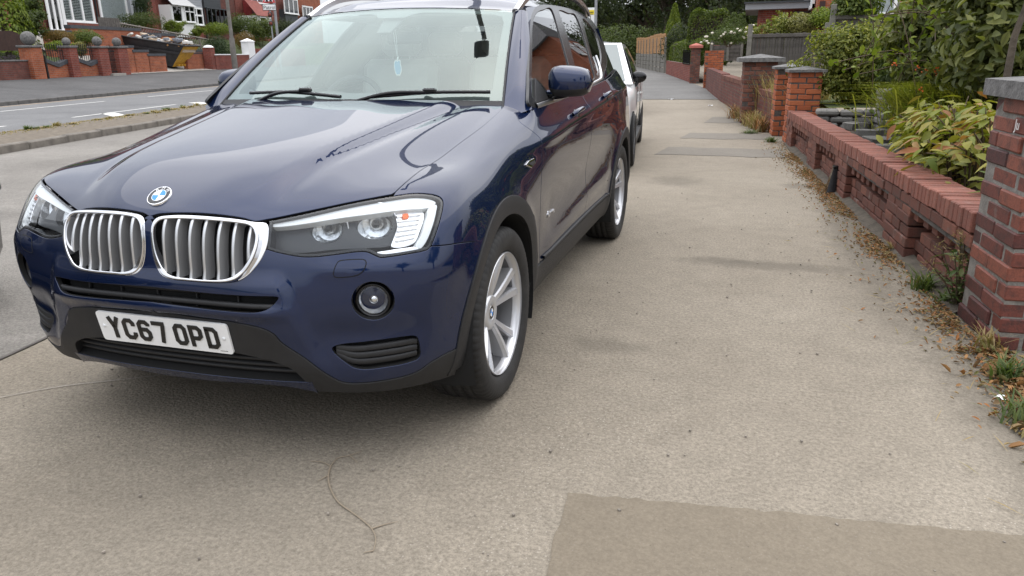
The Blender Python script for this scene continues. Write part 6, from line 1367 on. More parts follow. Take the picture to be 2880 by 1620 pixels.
for k,(x,y,h_,r_,lab) in enumerate(((-11.5,100,19,7,'broad dark tree filling the gap above the white hatchback'),(-22,104,20,8,'broad dark tree above the far end of the service road'),(1.5,92,19,7.5,'tall dark tree behind the brown fence panels'),(10,80,18,7,'tall dark tree between the garage and the street trees'),(24,74,18,8,'dark tree behind the chimney end of the orange brick house'))): tree('wood_tree',lab,(x,y,0),h_,(r_,r_,h_*.46),8000,(.5,.34),F_dark,240+k,.5,None,cz=h_*.5,clumps=34)
hedge('background_hedge','tall dark hedgerow closing the far end of the service road',-46,14,108,112,0,7,.12,9000,(.7,.5),F_dark,260)
# unseen trees added to put a dark horizon into the car's reflections
for k,(x,y,s) in enumerate(((15,-12,1.),(-34,-24,1.2),(7.5,-26,1.),(22,-1,1.1))): tree('garden_tree','leafy green tree added out of view ahead of the blue car bonnet',(x,y,0),10*s,(3.6*s,3.6*s,3.6*s),3600,(.34,.22),F_mid,220+k,.28,'trees added out of view',cz=6.2*s)
# ================================================================== left side: garden walls across the road
def lwall(name,label,u0,u1,h,mat,q=-21.,th=.25,cop=M_capstone,cat='wall'):
    t=thing(name,label,cat,loc=tuple(QP(q,(u0+u1)/2,.58)),rz=RZL); L_=u1-u0; MB().box((0,th/2,h/2-.2),(L_,th,h+.4)).obj('brickwork',mat,t)
    if cop: MB().box((0,th/2,h+.03),(L_+.02,th+.06,.06),b=.01).obj('coping',cop,t)
    return t
uq=lambda x,y=650,q=-21.:QPX(x*.3037,y*.3037,q)[0]; zq=lambda x,y,q=-21.:QPX(x*.3037,y*.3037,q)[1]
lwall('roadside_wall','plain low dark brick wall with flat stone coping beside the black post',uq(0)-9,uq(345),.70,M_bt_old)
po=thing('marker_post','thin black post standing at the foot of the brick wall','post',loc=tuple(QP(-20.85,uq(405),.56))); MB().box((0,0,.45),(.07,.07,1.0),b=.01).obj('post',M_pipe,po)
bw=thing('railing_wall','orange brick wall with two V-shaped dips topped by dark coping and iron railings','wall',loc=tuple(QP(-21.,uq(400),.58)),rz=RZL)
X=lambda x:uq(x)-uq(400); Z=lambda x,y:zq(x,y)-.58
MB().add([(X(345),0,-.3),(X(1015),0,-.3),(X(1015),0,Z(960,560)),(X(970),0,Z(960,560)),(X(850),0,Z(840,605)),(X(725),0,Z(730,560)),(X(690),0,Z(690,560)),(X(545),0,Z(540,615)),(X(405),0,Z(410,560)),(X(345),0,Z(410,560))]+[(a,.25,b) for a,_,b in [(X(345),0,-.3),(X(1015),0,-.3),(X(1015),0,Z(960,560)),(X(970),0,Z(960,560)),(X(850),0,Z(840,605)),(X(725),0,Z(730,560)),(X(690),0,Z(690,560)),(X(545),0,Z(540,615)),(X(405),0,Z(410,560)),(X(345),0,Z(410,560))]],
  [(0,1,4),(1,2,3,4),(0,4,7),(4,5,6,7),(0,7,8,9)]+[(i,(i+1)%10,10+(i+1)%10,10+i) for i in range(10)][::1]).obj('brickwork',M_bt_orange,bw)
for a,b in(((405,548),(545,605)),((545,605),(688,545)),((722,548),(845,598)),((845,598),(968,540))):
    A=np.array([X(a[0]),.12,Z(*a)]);B=np.array([X(b[0]),.12,Z(*b)]); d=B-A; L_=np.linalg.norm(d); MB().box((0,0,0),(L_+.05,.34,.15)).xf(Matrix.Translation(tuple((A+B)/2))@Matrix.Rotation(-math.atan2(d[2],d[0]),4,'Y')).obj('coping',M_blue,bw)
for s,e,c in((405,685,545),(725,965,845)):
    n=13
    for k in range(n):
        x=s+(e-s)*(k+.5)/n; zb=np.interp(x,[s,c,e],[Z(s,545),Z(c,600),Z(e,545)]); zt=Z(x,425)+.1*math.sin(PI*k/(n-1))*0; MB().tube([(X(x),.12,zb),(X(x),.12,zt)],.014,5).obj('railing_bar',M_pipe,bw); MB().lathe([(0,.09),(.03,.03),(0,0)],6,c=(X(x),.12,zt)).obj('railing_finial',M_pipe,bw)
    MB().box(((X(s)+X(e))/2,.12,Z(c,470)),(X(e)-X(s),.03,.03)).obj('railing_rail',M_pipe,bw)
for k,(x0,x1,zt,rb) in enumerate(((265,390,440,.27),(630,712,440,.17),(905,1000,440,.21),(1080,1180,440,.20))):
    u=uq((x0+x1)/2); wd=uq(x1)-uq(x0); hh=zq(330,zt)-.58; t=thing('ball_pillar',['wide orange brick pillar with the largest stone ball, beside the brown fence','slim dark brick pillar with the smallest stone ball between the railings','brick pillar with a stone ball at the hinge side of the iron gate','dark brick pillar with a stone ball between the iron gate and the driveway'][k],'pillar',loc=tuple(QP(-20.95,u,.58)),rz=RZL)
    MB().box((0,.1,hh/2-.2),(wd*.88,.5,hh+.4)).obj('brickwork',M_bt_orange if k in(0,) else M_bt_red,t); MB().box((0,.1,hh+.04),(wd*1.02,.6,.09),b=.015).obj('cap',M_capstone,t); MB().lathe([(0.001,-rb)]+[(rb*math.cos(a),rb*math.sin(a)) for a in np.linspace(-1.4,1.5,14)]+[(0.001,rb)],24,c=(0,.1,hh+.08+rb)).obj('stone_ball',M_capstone,t)
ga=thing('iron_gate','narrow black iron garden gate between two ball-topped pillars','gate',loc=tuple(QP(-20.9,uq(1040),.66)),rz=RZL); wg=uq(1085)-uq(1000)
for k in range(7): MB().tube([(-wg/2+wg*(k+.5)/7,.1,0),(-wg/2+wg*(k+.5)/7,.1,1.05+.25*math.sin(PI*(k+.5)/7))],.013,5).obj('gate_bar',M_pipe,ga)
for z in(.08,.6,1.0): MB().box((0,.1,z),(wg,.03,.04)).obj('gate_rail',M_pipe,ga)
MB().box((0,.0,-.05),(wg+.3,.5,.12)).obj('gate_step',M_conc2,ga)
# stepped driveway walls, drive and skip
def dwall(name,label,pts,th=.25,mat=M_bt_orange):
    """stepped wall running up the bank; pts: (x,ytop) crop columns on the plane q"""
    pass
dr=obj('driveway',None); tag(dr,kind='structure')
G=np.array([[QP(q,u,FZ(q)+.02+(.25 if q<-24 else 0)) for u in(uq(1190),uq(1600),uq(2000))] for q in(-20.9,-22,-24,-27.5)]); MB().grid(G).obj('drive_slab',M_conc2,dr)
dw=thing('driveway_wall','orange brick driveway wall stepping down in three levels with dark coping','wall',loc=tuple(QP(-21.2,uq(1190),.55)),rz=RZL); DX=lambda x:uq(x)-uq(1190)
for x0,x1,yt in((1185,1310,440),(1300,1440,480),(1430,1590,515)):
    zt=zq((x0+x1)/2,yt)-.55; MB().box(((DX(x0)+DX(x1))/2,.15,zt/2-.3),(DX(x1)-DX(x0)-.005,.24,zt+.6)).obj('brickwork',M_bt_orange,dw); MB().box(((DX(x0)+DX(x1))/2-.03,.15,zt+.05),(DX(x1)-DX(x0)+.08,.3,.12)).obj('coping',M_blue,dw)
rw_=thing('retaining_wall','long orange brick retaining wall with dark blue coping behind the railings and skip','wall',loc=tuple(QP(-24.5,LU(430,-24.5),1.2)),rz=RZL); DX2=lambda x:LU(x,-24.5)-LU(430,-24.5); ZZ=lambda x,y:fq(x,y,-24.5)[1]-1.2
for x0,x1,yt in((420,640,310),(640,1100,270),(1100,1290,285),(1290,1600,330),(1600,2010,480)):
    zt=ZZ((x0+x1)/2,yt); MB().box(((DX2(x0)+DX2(x1))/2,.15,zt/2-.6),(DX2(x1)-DX2(x0)-.01,.3,zt+1.2)).obj('brickwork',M_bt_orange,rw_); MB().box(((DX2(x0)+DX2(x1))/2,.14,zt+.08),(DX2(x1)-DX2(x0)+.05,.36,.16)).obj('coping',M_blue,rw_)
lwall('driveway_end_wall','short orange brick wall with dark coping right of the skip',uq(1840),uq(2005),.95,M_bt_orange,-21.6,.25,M_blue)
t=thing('white_capped_pillar','red brick pillar with a rounded white cap beside the trellis end','pillar',loc=tuple(QP(-21.2,uq(2000),.58)),rz=RZL); MB().box((0,.1,.55),(.5,.5,1.5)).obj('brickwork',M_bt_red,t); MB().lathe([(0,.14),(.2,.10),(.32,0)],12,c=(0,.1,1.30)).obj('white_cap',M_white2,t)
# skip
sk=thing('builders_skip','black builder\'s skip with yellow end full of rubble on the sloping drive','skip',loc=tuple(QP(-21.7,uq(1690,630,-21.7),.80)),rz=RZL); M_skb=plain('skip_black',(.018,.018,.02),.5,var=.4,vscale=3,bump=.3,bscale=12); M_sky=plain('skip_yellow',(.55,.30,.03),.6,var=.3,vscale=4)
W0,W1,L0,L1,Hs=.62,.86,2.2,3.7,1.25; Ry=Matrix.Rotation(R(9),4,'X')
b0=[(-W0,.25,0),(W0,.25,0),(W0,.25+L0,0),(-W0,.25+L0,0)]; t0=[(-W1,-.55,Hs),(W1,-.55,Hs),(W1,-.55+L1,Hs),(-W1,-.55+L1,Hs)]
MB().add(b0+t0,[(0,3,2,1),(1,2,6,5),(2,3,7,6),(3,0,4,7)]).xf(Ry).obj('skip_body',M_skb,sk); MB().add([b0[0],b0[1],t0[1],t0[0]],[(0,1,2,3)]).xf(Ry).obj('end_plate',M_sky,sk)
b=MB(); 
for i in range(4): A,B=np.array(t0[i]),np.array(t0[(i+1)%4]); b.tube([A,B],.05,6)
b.xf(Ry).obj('rim',M_skb,sk)
for k in range(3): MB().box((-.3+.3*k,.05,.12),(.1,.12,.12)).xf(Ry).obj('lifting_lug',M_sky,sk)
b=MB(); b.box((-W1-.02,1.2,Hs-.45),(.05,3.0,.10)); b.xf(Ry).obj('side_rib',M_skb,sk)
g=np.random.default_rng(31); rubm=[plain('rubble_white',(.62,.6,.56),.8),plain('rubble_grey',(.22,.24,.27),.8),M_woodb,plain('rubble_dark',(.07,.075,.09),.7),plain('rubble_plaster',(.42,.33,.24),.9)]
MB().box((0,1.2,Hs-.28),(1.4,3.2,.2)).xf(Ry).obj('rubble_bed',rubm[4],sk)
for k in range(46):
    d=g.uniform(.12,.5,3)*[1,1.2,.35]; rt=Matrix.Rotation(g.uniform(-.6,.6),3,'X')@Matrix.Rotation(g.uniform(0,3),3,'Z'); bb=MB().box((g.uniform(-.7,.7),g.uniform(-.3,2.8),Hs-.12+g.uniform(0,.32)),tuple(d),b=.02,rot=[list(r) for r in rt]).xf(Ry); o=bb.obj('rubble_piece',rubm[k%5],None,loc=sk.location,rot=(0,0,RZL)); tag(o,'broken rubble piece lying on top of the builder\'s skip','rubble','rubble in the skip')
# trellis fence on the bank
tr=thing('trellis_fence','grey diamond trellis fence stepping down behind the skip','trellis',loc=tuple(QP(-25.,LU(1105,-25.),1.2)),rz=RZL); TX=lambda x:LU(x,-25.)-LU(1105,-25.); TZ=lambda x,y:fq(x,y,-25.)[1]-1.2
M_trel=plain('grey_trellis',(.20,.175,.15),.9); pts=[(1105,215,270),(1290,250,315),(1620,310,375),(1830,350,420),(1975,378,450)]
for (x0,a0,b0_),(x1,a1,b1) in zip(pts[:-1],pts[1:]):
    A,B,Cc,Dd=[np.array([TX(x),0,TZ(x,y)]) for x,y in((x0,a0),(x1,a1),(x1,b1),(x0,b0_))]; MB().tube([A,B],.045,5).obj('top_rail',M_trel,tr); MB().tube([Dd,Cc],.035,5).obj('bottom_rail',M_trel,tr); MB().tube([A+[0,.03,.1],Dd-[0,-.03,.5]],.06,6).obj('post',M_trel,tr)
    n=max(3,int((x1-x0)/22))
    for k in range(n):
        for sg in(0,1):
            t0_,t1_=(k/n,min(1,(k+1.6)/n)) if sg==0 else (min(1,(k+1.6)/n),k/n); MB().tube([A+(B-A)*t0_,Dd+(Cc-Dd)*t1_],.018,4,caps=False).obj('lattice_strip',M_trel,tr)
a=LU(910,-25.);b_=LU(1105,-25.); pf=thing('plank_fence','short solid timber fence panel joined to the trellis','fence',loc=tuple(QP(-25.,a,fq(1000,270,-25.)[1])),rz=RZL); nb=10
for k in range(nb): MB().box(((b_-a)*(k+.5)/nb,0,.3),((b_-a)/nb*.96,.03,.6)).obj('board',M_wood,pf)
# brown fence and slate slope at far left
u0,u1=uq(-250),uq(255); bf=thing('brown_fence','dark brown close-boarded fence with a curved top at the edge of the garden','fence',loc=tuple(QP(-22.5,LU(0,-22.5),.9)),rz=RZL); FX=lambda x:LU(x,-22.5)-LU(0,-22.5); M_brf=plain('dark_brown_fence',(.045,.022,.016),.8,var=.3,vscale=5)
for k in range(26):
    x=-260+19.6*k; zt=fq(max(x,0),285,-22.5)[1] -.9 - .55*max(0,(x-60)/190)**2; MB().box((FX(x),0,zt/2+.4),(FX(20)-FX(0),.03,zt-.8+ .0)).obj('board',M_brf,bf)
sl=MB(); g=np.random.default_rng(9)
for k in range(900): u=g.uniform(-8,FX(240)); d=g.uniform(0,1.3); sl.box((u,-1.35+d+.2,.0+.62*d-.25+.10*(1-u/4)*.3),tuple(g.uniform(.03,.11,3)),rz=g.uniform(0,3))
o=sl.obj('slate_chippings',plain('slate_chips',(.05,.04,.042),.8,var=.4,vscale=8),None,loc=tuple(QP(-22.5,LU(0,-22.5),.95)),rot=(0,0,RZL)); tag(o,'sloping bed of purple slate chippings behind the plain low wall','slate chippings',kind='stuff')
# plants across the road
def lb(name,label,x,y,q,r,n,leaf,mat,seed,h0=None,cat='bush',group=None,**k):   # crop position is the foot of the plant
    u,z=fq(x,y,q); return shrub(name,label,cat,QP(q,u,z),r,n,leaf,mat,seed,group,h0=h0,**k)
conifer('golden_conifer','golden-green feathery conifer at the edge of the brown fence',QP(-24.5,LU(30,-24.5),1.3),5.2,1.25,5200,(.26,.09),F_lime,301)
lb('garden_bush','large loose mid-green bush beside the white porch',300,390,-24.,(.95,.9,.9),5200,(.12,.06),F_mid,302,.9,clumps=36); lb('garden_bush','upper dark green bush overhanging the porch window',270,190,-26.,(1.3,1.0,.85),4200,(.13,.07),F_mid,303,.85,clumps=30)
lb('rust_bush','rounded rusty orange clipped bush behind the railings',570,420,-22.8,(.72,.6,.34),4200,(.06,.035),F_rust,304,.38); lb('clipped_bush','rounded bright green clipped bush behind the railings',805,430,-22.8,(.84,.7,.37),4600,(.06,.04),F_hedge,305,.42)
lb('trailing_plant','pale leafy plant trailing through the railings',750,520,-21.7,(.4,.3,.35),1500,(.07,.04),F_pale,306,.32); lb('trailing_plant','light green low plant behind the first dip of the railing wall',540,470,-22.,(.9,.3,.22),1500,(.07,.04),F_lime,307,.2)
lb('dark_conifer_bush','tall dark evergreen in front of the white door',1345,210,-26.5,(.6,.6,1.25),3600,(.1,.05),F_con,308,1.25); lb('grey_green_bush','wild grey-green bank shrubs above the trellis',1300,260,-26.,(1.7,.7,.5),4200,(.1,.045),F_mid,309,.4); 
lb('golden_bush','bright yellow-green bush above the trellis',1630,330,-26.,(.98,.8,.62),4800,(.085,.05),F_lime,310,.62,clumps=28); lb('golden_bush','second yellow-green bush nearer the downpipe of the grey-clad house',1825,360,-26.,(.75,.7,.52),3600,(.085,.05),F_lime,311,.52,clumps=24); lb('golden_hedge','yellow-topped hedge left of the lamp column',2010,330,-25.5,(1.1,.8,.46),3600,(.085,.05),F_lime,312,.46)
shrub('dark_conifer','dense dark rounded conifer beside the lamp column','conifer',QP(-22.6,LU(2025,-22.6,520),.72),(.85,.85,1.0),6000,(.11,.04),F_con,313,h0=.98,shell=.7)
def lp(name,label,px,py,q,r,n,leaf,mat,seed,h0,cat='bush',**k): u,z=QPX(px,py,q); return shrub(name,label,cat,QP(q,u,z),r,n,leaf,mat,seed,None,h0=h0,**k)
lp('hedge_bush','dark green garden hedge bush behind the picket rail',675,100,-24.5,(1.2,.9,.8),3800,(.11,.06),F_mid,314,.75); lp('round_tree_bush','large olive-green rounded tree-like bush behind the sign poles',735,132,-24.,(1.3,1.2,1.3),7500,(.11,.06),F_hedge,315,1.3,clumps=46); lp('rust_shrub','small rusty golden shrub behind the white-coped wall',690,142,-22.4,(.75,.7,.62),3600,(.08,.05),F_rust,316,.62); lp('hedge_bush','dark hedge bush in front of the end houses',800,112,-24.,(1.5,1.1,.9),3800,(.12,.07),F_dark,317,.8); lp('hedge_bush','dark leafy hedge at the kerb end of the far wall',835,128,-23.,(1.9,1.2,1.0),3800,(.13,.07),F_dark,318,.9)
w3=lwall('roadside_wall','red brick wall with white painted coping behind the lamp column',uq(2010),QPX(745,190,-21.)[0],.85,M_bt_red,cop=M_white2); lwall('roadside_wall','red brick wall continuing beyond the white pier',QPX(722,190,-21.)[0]+.6,QPX(860,180,-21.)[0],1.25,M_bt_red,cop=None)
u,z=QPX(705,160,-21.1); t=thing('white_pier','white painted square gate pier with pointed cap','pier',loc=tuple(QP(-21.1,u,.58)),rz=RZL); MB().box((0,.1,.75),(.95,.5,1.9)).obj('pier',M_white2,t); MB().add([(-.55,-.2,1.7),(.55,-.2,1.7),(.55,.4,1.7),(-.55,.4,1.7),(0,.1,1.9)],[(0,1,4),(1,2,4),(2,3,4),(3,0,4),(3,2,1,0)]).obj('pier_cap',M_white2,t)
# ================================================================== street furniture
M_galv=plain('galvanised_steel',(.30,.31,.32),.5,.4,var=.15,vscale=3); M_lampc=plain('old_lamp_column',(.14,.13,.115),.8,var=.3,vscale=4)
u,z=QPX(661,187,-20.2); lc=thing('lamp_column','tall weathered grey lamp column at the back of the far footway','lamp post',loc=tuple(QP(-20.2,u,z))); MB().tube([(0,0,-.2),(0,0,1.6),(0,0,1.7),(0,0,8)],[.17,.16,.11,.08],12).obj('column',M_lampc,lc); MB().tube([(0,0,8),(.5,.1,8.3),(1.3,.27,8.35)],.04,6).obj('bracket',M_lampc,lc); MB().box((1.5,.3,8.33),(.6,.22,.12),b=.04).obj('lantern',M_lampc,lc)
u,z=QPX(783,125,-18.); sp=thing('sign_pole','tall galvanised steel pole beside the warning sign','pole',loc=tuple(QP(-18.,u,.3))); MB().tube([(0,0,-.2),(0,0,6.5)],.085,10).obj('pole',M_galv,sp)
u,z=QPX(766,100,-17.6); ws_=thing('warning_sign','school crossing warning triangle with a Patrol plate and amber lights on a pole','road sign',loc=tuple(QP(-17.6,u,.2)),rz=R(25)); k_=np.linalg.norm(QP(-17.6,u,1.5)-CAM_POS)/FPX
zc=lambda py:QPX(766,py,-17.6)[1]-.2
MB().tube([(0,.06,-.2),(0,.06,zc(-40))],.04,8).obj('post',M_galv,ws_)
M_red=plain('sign_red',(.55,.03,.03),.5); M_sw=plain('sign_white',(.78,.78,.77),.5); M_sb=plain('sign_black',(.015,.015,.015),.5)
hw=16*k_; zb=zc(9); MB().add([(-hw,0,zb),(hw,0,zb),(0,0,zb+hw*1.73),(-hw,.02,zb),(hw,.02,zb),(0,.02,zb+hw*1.73)],[(0,1,2),(5,4,3),(0,3,4,1),(1,4,5,2),(2,5,3,0)]).obj('triangle',M_red,ws_)
f_=.68; MB().add([(-hw*f_,-.006,zb+hw*.19),(hw*f_,-.006,zb+hw*.19),(0,-.006,zb+hw*.19+hw*f_*1.73)],[(0,1,2)]).obj('triangle_face',M_sw,ws_)
for s in(-1,1): 
    b=MB(); b.lathe([(0,-.004),(.05,-.004)],10,axis='y',c=(s*.10,-.012,zb+hw*.75)); b.box((s*.10,-.012,zb+hw*.52),(.09,.006,.22)); b.box((s*.15,-.012,zb+hw*.28),(.05,.006,.16)); b.box((s*.07,-.012,zb+hw*.28),(.05,.006,.16)); b.obj('walking_figure',M_sb,ws_)
z1,z2=zc(29),zc(14); wp_=15.5*k_; MB().box((0,0,(z1+z2)/2),(2*wp_+.06,.02,z2-z1+.06),b=.005).obj('plate_border',M_sb,ws_); MB().box((0,-.012,(z1+z2)/2),(2*wp_,.012,z2-z1)).obj('plate',M_sw,ws_)
me=text_mesh('Patrol',(z2-z1)*.95,.002,M_sb); me.transform(Matrix.Translation((0,-.022,(z1+z2)/2-.02))@Matrix.Rotation(PI/2,4,'X')); obj('plate_lettering',me,ws_)
for py,on in((42,0),(66,0)):
    zc_=zc(py); b=MB(); b.box((0,0,zc_),(.24,.14,.26),b=.03); b.obj('lamp_housing',M_sb,ws_); MB().lathe([(0,-.10),(.07,-.09),(.09,-.07)],14,axis='y',c=(0,0,zc_)).obj('amber_lens',plain('dark_amber',(.16,.03,.015),.3),ws_)
MB().box((0,0,zc(53)),(.06,.06,.3)).obj('lamp_bracket',M_galv,ws_); MB().lathe([(0,-.10),(.035,-.09),(.04,-.07)],10,axis='y',c=(0,0,zc(52))).obj('clear_lens',M_sw,ws_)
# bus stop flag
p=atY(1674,140,26.); bs=thing('bus_stop','bus stop pole with a white and yellow flag sign','bus stop',loc=(p[0],26.,0)); MB().tube([(0,0,0),(0,0,4.6)],.052,10).obj('pole',M_galv,bs)
a,b=atY(1655,22,26.),atY(1674,66,26.); wF=b[0]-a[0]; MB().box((-wF/2-.04,0,(a[2]+b[2])/2),(wF,.03,a[2]-b[2]),b=.008).obj('flag',M_sw,bs); M_by=plain('flag_yellow',(.80,.62,.02),.5)
MB().box((-wF*.45-.04,-.02,a[2]-.16),(wF*.72,.012,.16)).obj('yellow_band',M_by,bs); MB().box((-wF*.45-.04,-.024,a[2]-.155),(wF*.55,.012,.03)).obj('print_bar',M_sb,bs); MB().box((-wF*.45-.04,-.024,a[2]-.215),(wF*.5,.012,.02)).obj('print_bar',M_sb,bs); MB().box((-wF-.06,0,(a[2]+b[2])/2),(.03,.05,a[2]-b[2]+.05)).obj('flag_edge',M_galv,bs)
# street lamp behind the photographer, mirrored in screen and bonnet
sl_=thing('street_lamp','slim street lamp with a curved arm standing between the blue car and the white hatchback','lamp post',loc=(-.98,5.05,0)); MB().tube([(0,0,0),(0,0,3),(0,0,5.3),(.10,-.20,5.9),(.45,-.75,6.15),(.95,-1.6,6.1)],[.10,.08,.07,.06,.055,.05],10).obj('column',M_galv,sl_); MB().box((1.05,-1.95,6.08),(.30,.60,.14),rz=.45,b=.05).obj('lantern',M_galv,sl_)
# ================================================================== other parked cars
def simple_car(name,label,loc,rz,paint,Lc,Wc,Hc,group=None,wb=2.55,fo=.80,cowl=1.05,mirror=None):
    t=thing(name,label,'car',loc=tuple(loc),rz=rz,group=group); hw=Wc/2
    ys=[0,.05,.14,.32,.6,.95,cowl+.1,1.6,2.3,3.0,Lc-.6,Lc-.2,Lc-.05,Lc]; kx=[.55,.74,.84,.92,.965,.985,1,1,1,1,.985,.95,.86,.62]; zt=[.60,.70,.76,.82,.88,.93,.97,.99,1.0,1.01,1.02,1.0,.96,.90]; G=[]
    for y,k,z in zip(ys,kx,zt):
        w=hw*k; ring=[(w*.86,.20),(w*.955,.30),(w*.99,.48),(w,.62 if z>.7 else z*.85),(w*.985,z-.12),(w*.95,z-.045),(w*.87,z),(w*.5,z+.025),(0,z+.03)]; ring=[(x,y,zz_) for x,zz_ in ring]; G.append(ring+[(-x,y_,z_) for x,y_,z_ in ring[-2::-1]])
    G=np.array(G)
    # smooth along the length
    tt=np.array(ys); q=np.concatenate([np.linspace(0,1.2,22),np.linspace(1.25,Lc,34)]); Dm=nspl_mat(tt); Wm=nspl_w(tt,Dm,q); S=np.einsum('nk,kmc->nmc',Wm,G); MB().grid(S,flip=False).obj('body_shell',paint,t)
    MB().add([tuple(p) for p in S[0]],[tuple(range(S.shape[1]))]).obj('nose_panel',paint,t); MB().add([tuple(p) for p in S[-1]],[tuple(range(S.shape[1]))[::-1]]).obj('tail_panel',paint,t)
    b0,b1,r0,r1=cowl,Lc-.22,cowl+.85,Lc-.75; bz=.96; xb,xr=hw-.05,hw-.25
    def side(s,u,v): # u 0..1 front to back, v 0..1 up
        y=(b0+(b1-b0)*u)*(1-v)+(r0+(r1-r0)*u)*v; x=(xb+(xr-xb)*v+.03*math.sin(PI*v))*(1-.05*u*u); return (s*x,y,bz+(Hc-.06-bz)*v)
    for s in(1,-1):
        Gs=np.array([[side(s,u,v) for v in np.linspace(0,1,9)] for u in np.linspace(0,1,21)]); MB().grid(Gs,flip=(s>0)).obj('cabin_side',paint,t)
        for (ua,ub,va,vb) in((.06,.50,.10,.88),(.54,.90,.12,.88)):
            pts=[]
            for (u,v) in((ua,va),(ub,va),(ub,vb),(ua+.03,vb)): p=np.array(side(s,u,v)); p[0]+=s*.006; pts.append(p)
            n=10; gg=np.array([[np.array(side(s,ua+(ub-ua)*i/n,va+(vb-va)*j/6))+[s*.006,0,0] for j in range(7)] for i in range(n+1)]); MB().grid(gg,flip=(s>0)).obj('side_window',M_dglass2,t)
    ws=lambda u,v:(u*(xb+(xr-xb)*v),b0+(r0-b0)*v-.10*(1-u*u)*(1-v*.4),bz+(Hc-.06-bz)*v+.01)
    MB().grid(np.array([[ws(u,v) for v in np.linspace(-.02,1,9)] for u in np.linspace(-1,1,17)]),flip=True).obj('screen_frame',paint,t)
    MB().grid(np.array([[np.array(ws(u,v))+[0,-.008,.008] for v in np.linspace(.05,.94,9)] for u in np.linspace(-.9,.9,17)]),flip=True).obj('windscreen',M_wsr,t)
    MB().grid(np.array([[(u*xr*(1-.05*v),r0+(r1-r0)*v-.03*(1-u*u)*(1-v),Hc-.06+.06*(1-u*u)*math.sin(PI*(.15+.7*v))) for v in np.linspace(0,1,11)] for u in np.linspace(-1,1,13)]),flip=True).obj('roof',paint,t)
    MB().grid(np.array([[(u*(xb*.95+(xr*.95-xb*.95)*v),b1+(r1-b1)*v,bz+(Hc-.06-bz)*v) for v in np.linspace(0,1,5)] for u in np.linspace(-1,1,9)])).obj('rear_window',M_dglass2,t)
    for s in(1,-1):
        MB().lathe([(0,-.02),(.30,-.02),(.325,-.005),(.33,-.25)],30,axis='x').xf(Matrix.Translation((s*(hw-.005),fo,.33))@Matrix.Rotation(0 if s>0 else PI,4,'Z')).obj('wheel_arch',M_void,t); MB().lathe([(0,-.02),(.30,-.02),(.325,-.005),(.33,-.25)],30,axis='x').xf(Matrix.Translation((s*(hw-.005),fo+wb,.33))@Matrix.Rotation(0 if s>0 else PI,4,'Z')).obj('wheel_arch',M_void,t)
        for y in(fo,fo+wb): w_=wheel(hw-.10,y,s,t); w_.scale=(.92,.90,.90); w_.location.z=.315
        mr=obj('door_mirror',None,t,loc=(s*(hw+.005),cowl+.42,1.03)); MB().lathe([(0.001,-.10)]+[(.075*math.cos(a),.10*math.sin(a)) for a in np.linspace(-1.3,1.3,9)]+[(.001,.10)],14,axis='x').xf(Matrix.Diagonal((1,.8,1,1))).obj('mirror_shell',mirror or paint,mr); MB().tube([(-s*.0,0,-.05),(-s*.05,-.02,-.12)],.022,6).obj('mirror_arm',M_black,mr)
        MB().lathe([(0,.09),(.06,.07),(.10,.0)],14,axis='z').xf(Matrix.Translation((s*hw*.80,.16,.68))@Vector((s*.55,-.75,.35)).to_track_quat('Z','Y').to_matrix().to_4x4()@Matrix.Diagonal((1.5,1,1,1))).obj('headlamp',M_lampgrey,t)
        MB().tube([(s*(hw+.012),cowl+1.15,.80),(s*(hw+.03),cowl+1.25,.80),(s*(hw+.012),cowl+1.36,.80)],.012,6).obj('door_handle',paint,t)
        for yy in(cowl+.25,cowl+1.42): MB().box((s*(hw+.0005),yy,.62),(.006,.008,.62)).obj('door_seam',M_void,t)
        MB().box((s*(hw-.02),fo+wb/2,.25),(.06,wb-.75,.08)).obj('sill',M_black,t)
    MB().box((0,.03,.34),(1.0,.06,.16),b=.02).obj('lower_grille',M_void,t); MB().box((0,Lc/2,.22),(Wc*.8,Lc*.85,.1)).obj('underbody',M_void,t)
    return t
M_dglass2=plain('dark_car_glass',(.012,.014,.014),.03,spec=.8); M_wsr=plain('pale_screen_glass',(.10,.13,.125),.03,spec=1.)
M_wpaint=plain('white_car_paint',(.80,.80,.79),.3,coat=1.); M_spaint=plain('silver_car_paint',(.50,.51,.52),.3,.3,coat=1.); M_kpaint=plain('black_car_paint',(.008,.008,.010),.25,coat=1.)
rzw=.0997; fwp=np.array([.47,6.53]); c_,s_=math.cos(rzw),math.sin(rzw); lx,ly=.85,.80; o_=fwp-np.array([c_*lx-s_*ly,s_*lx+c_*ly])
simple_car('white_hatchback','white hatchback with black door mirrors parked close behind the dark blue car',(o_[0],o_[1],0),rzw,M_wpaint,4.05,1.74,1.50,mirror=M_gloss)
p=onz(1792,186); p=atY(1791,150,14.6); simple_car('silver_car','silver car parked beyond the white hatchback',(p[0]-1.02,13.4,0),.14,M_spaint,4.2,1.76,1.53,mirror=M_gloss)
p=onz(-4,566,.55); simple_car('dark_car','black car alongside on the service road, only its bumper corner showing',(p[0]-.62,p[1]-.03,0),PI+.06,M_kpaint,4.2,1.76,1.48)
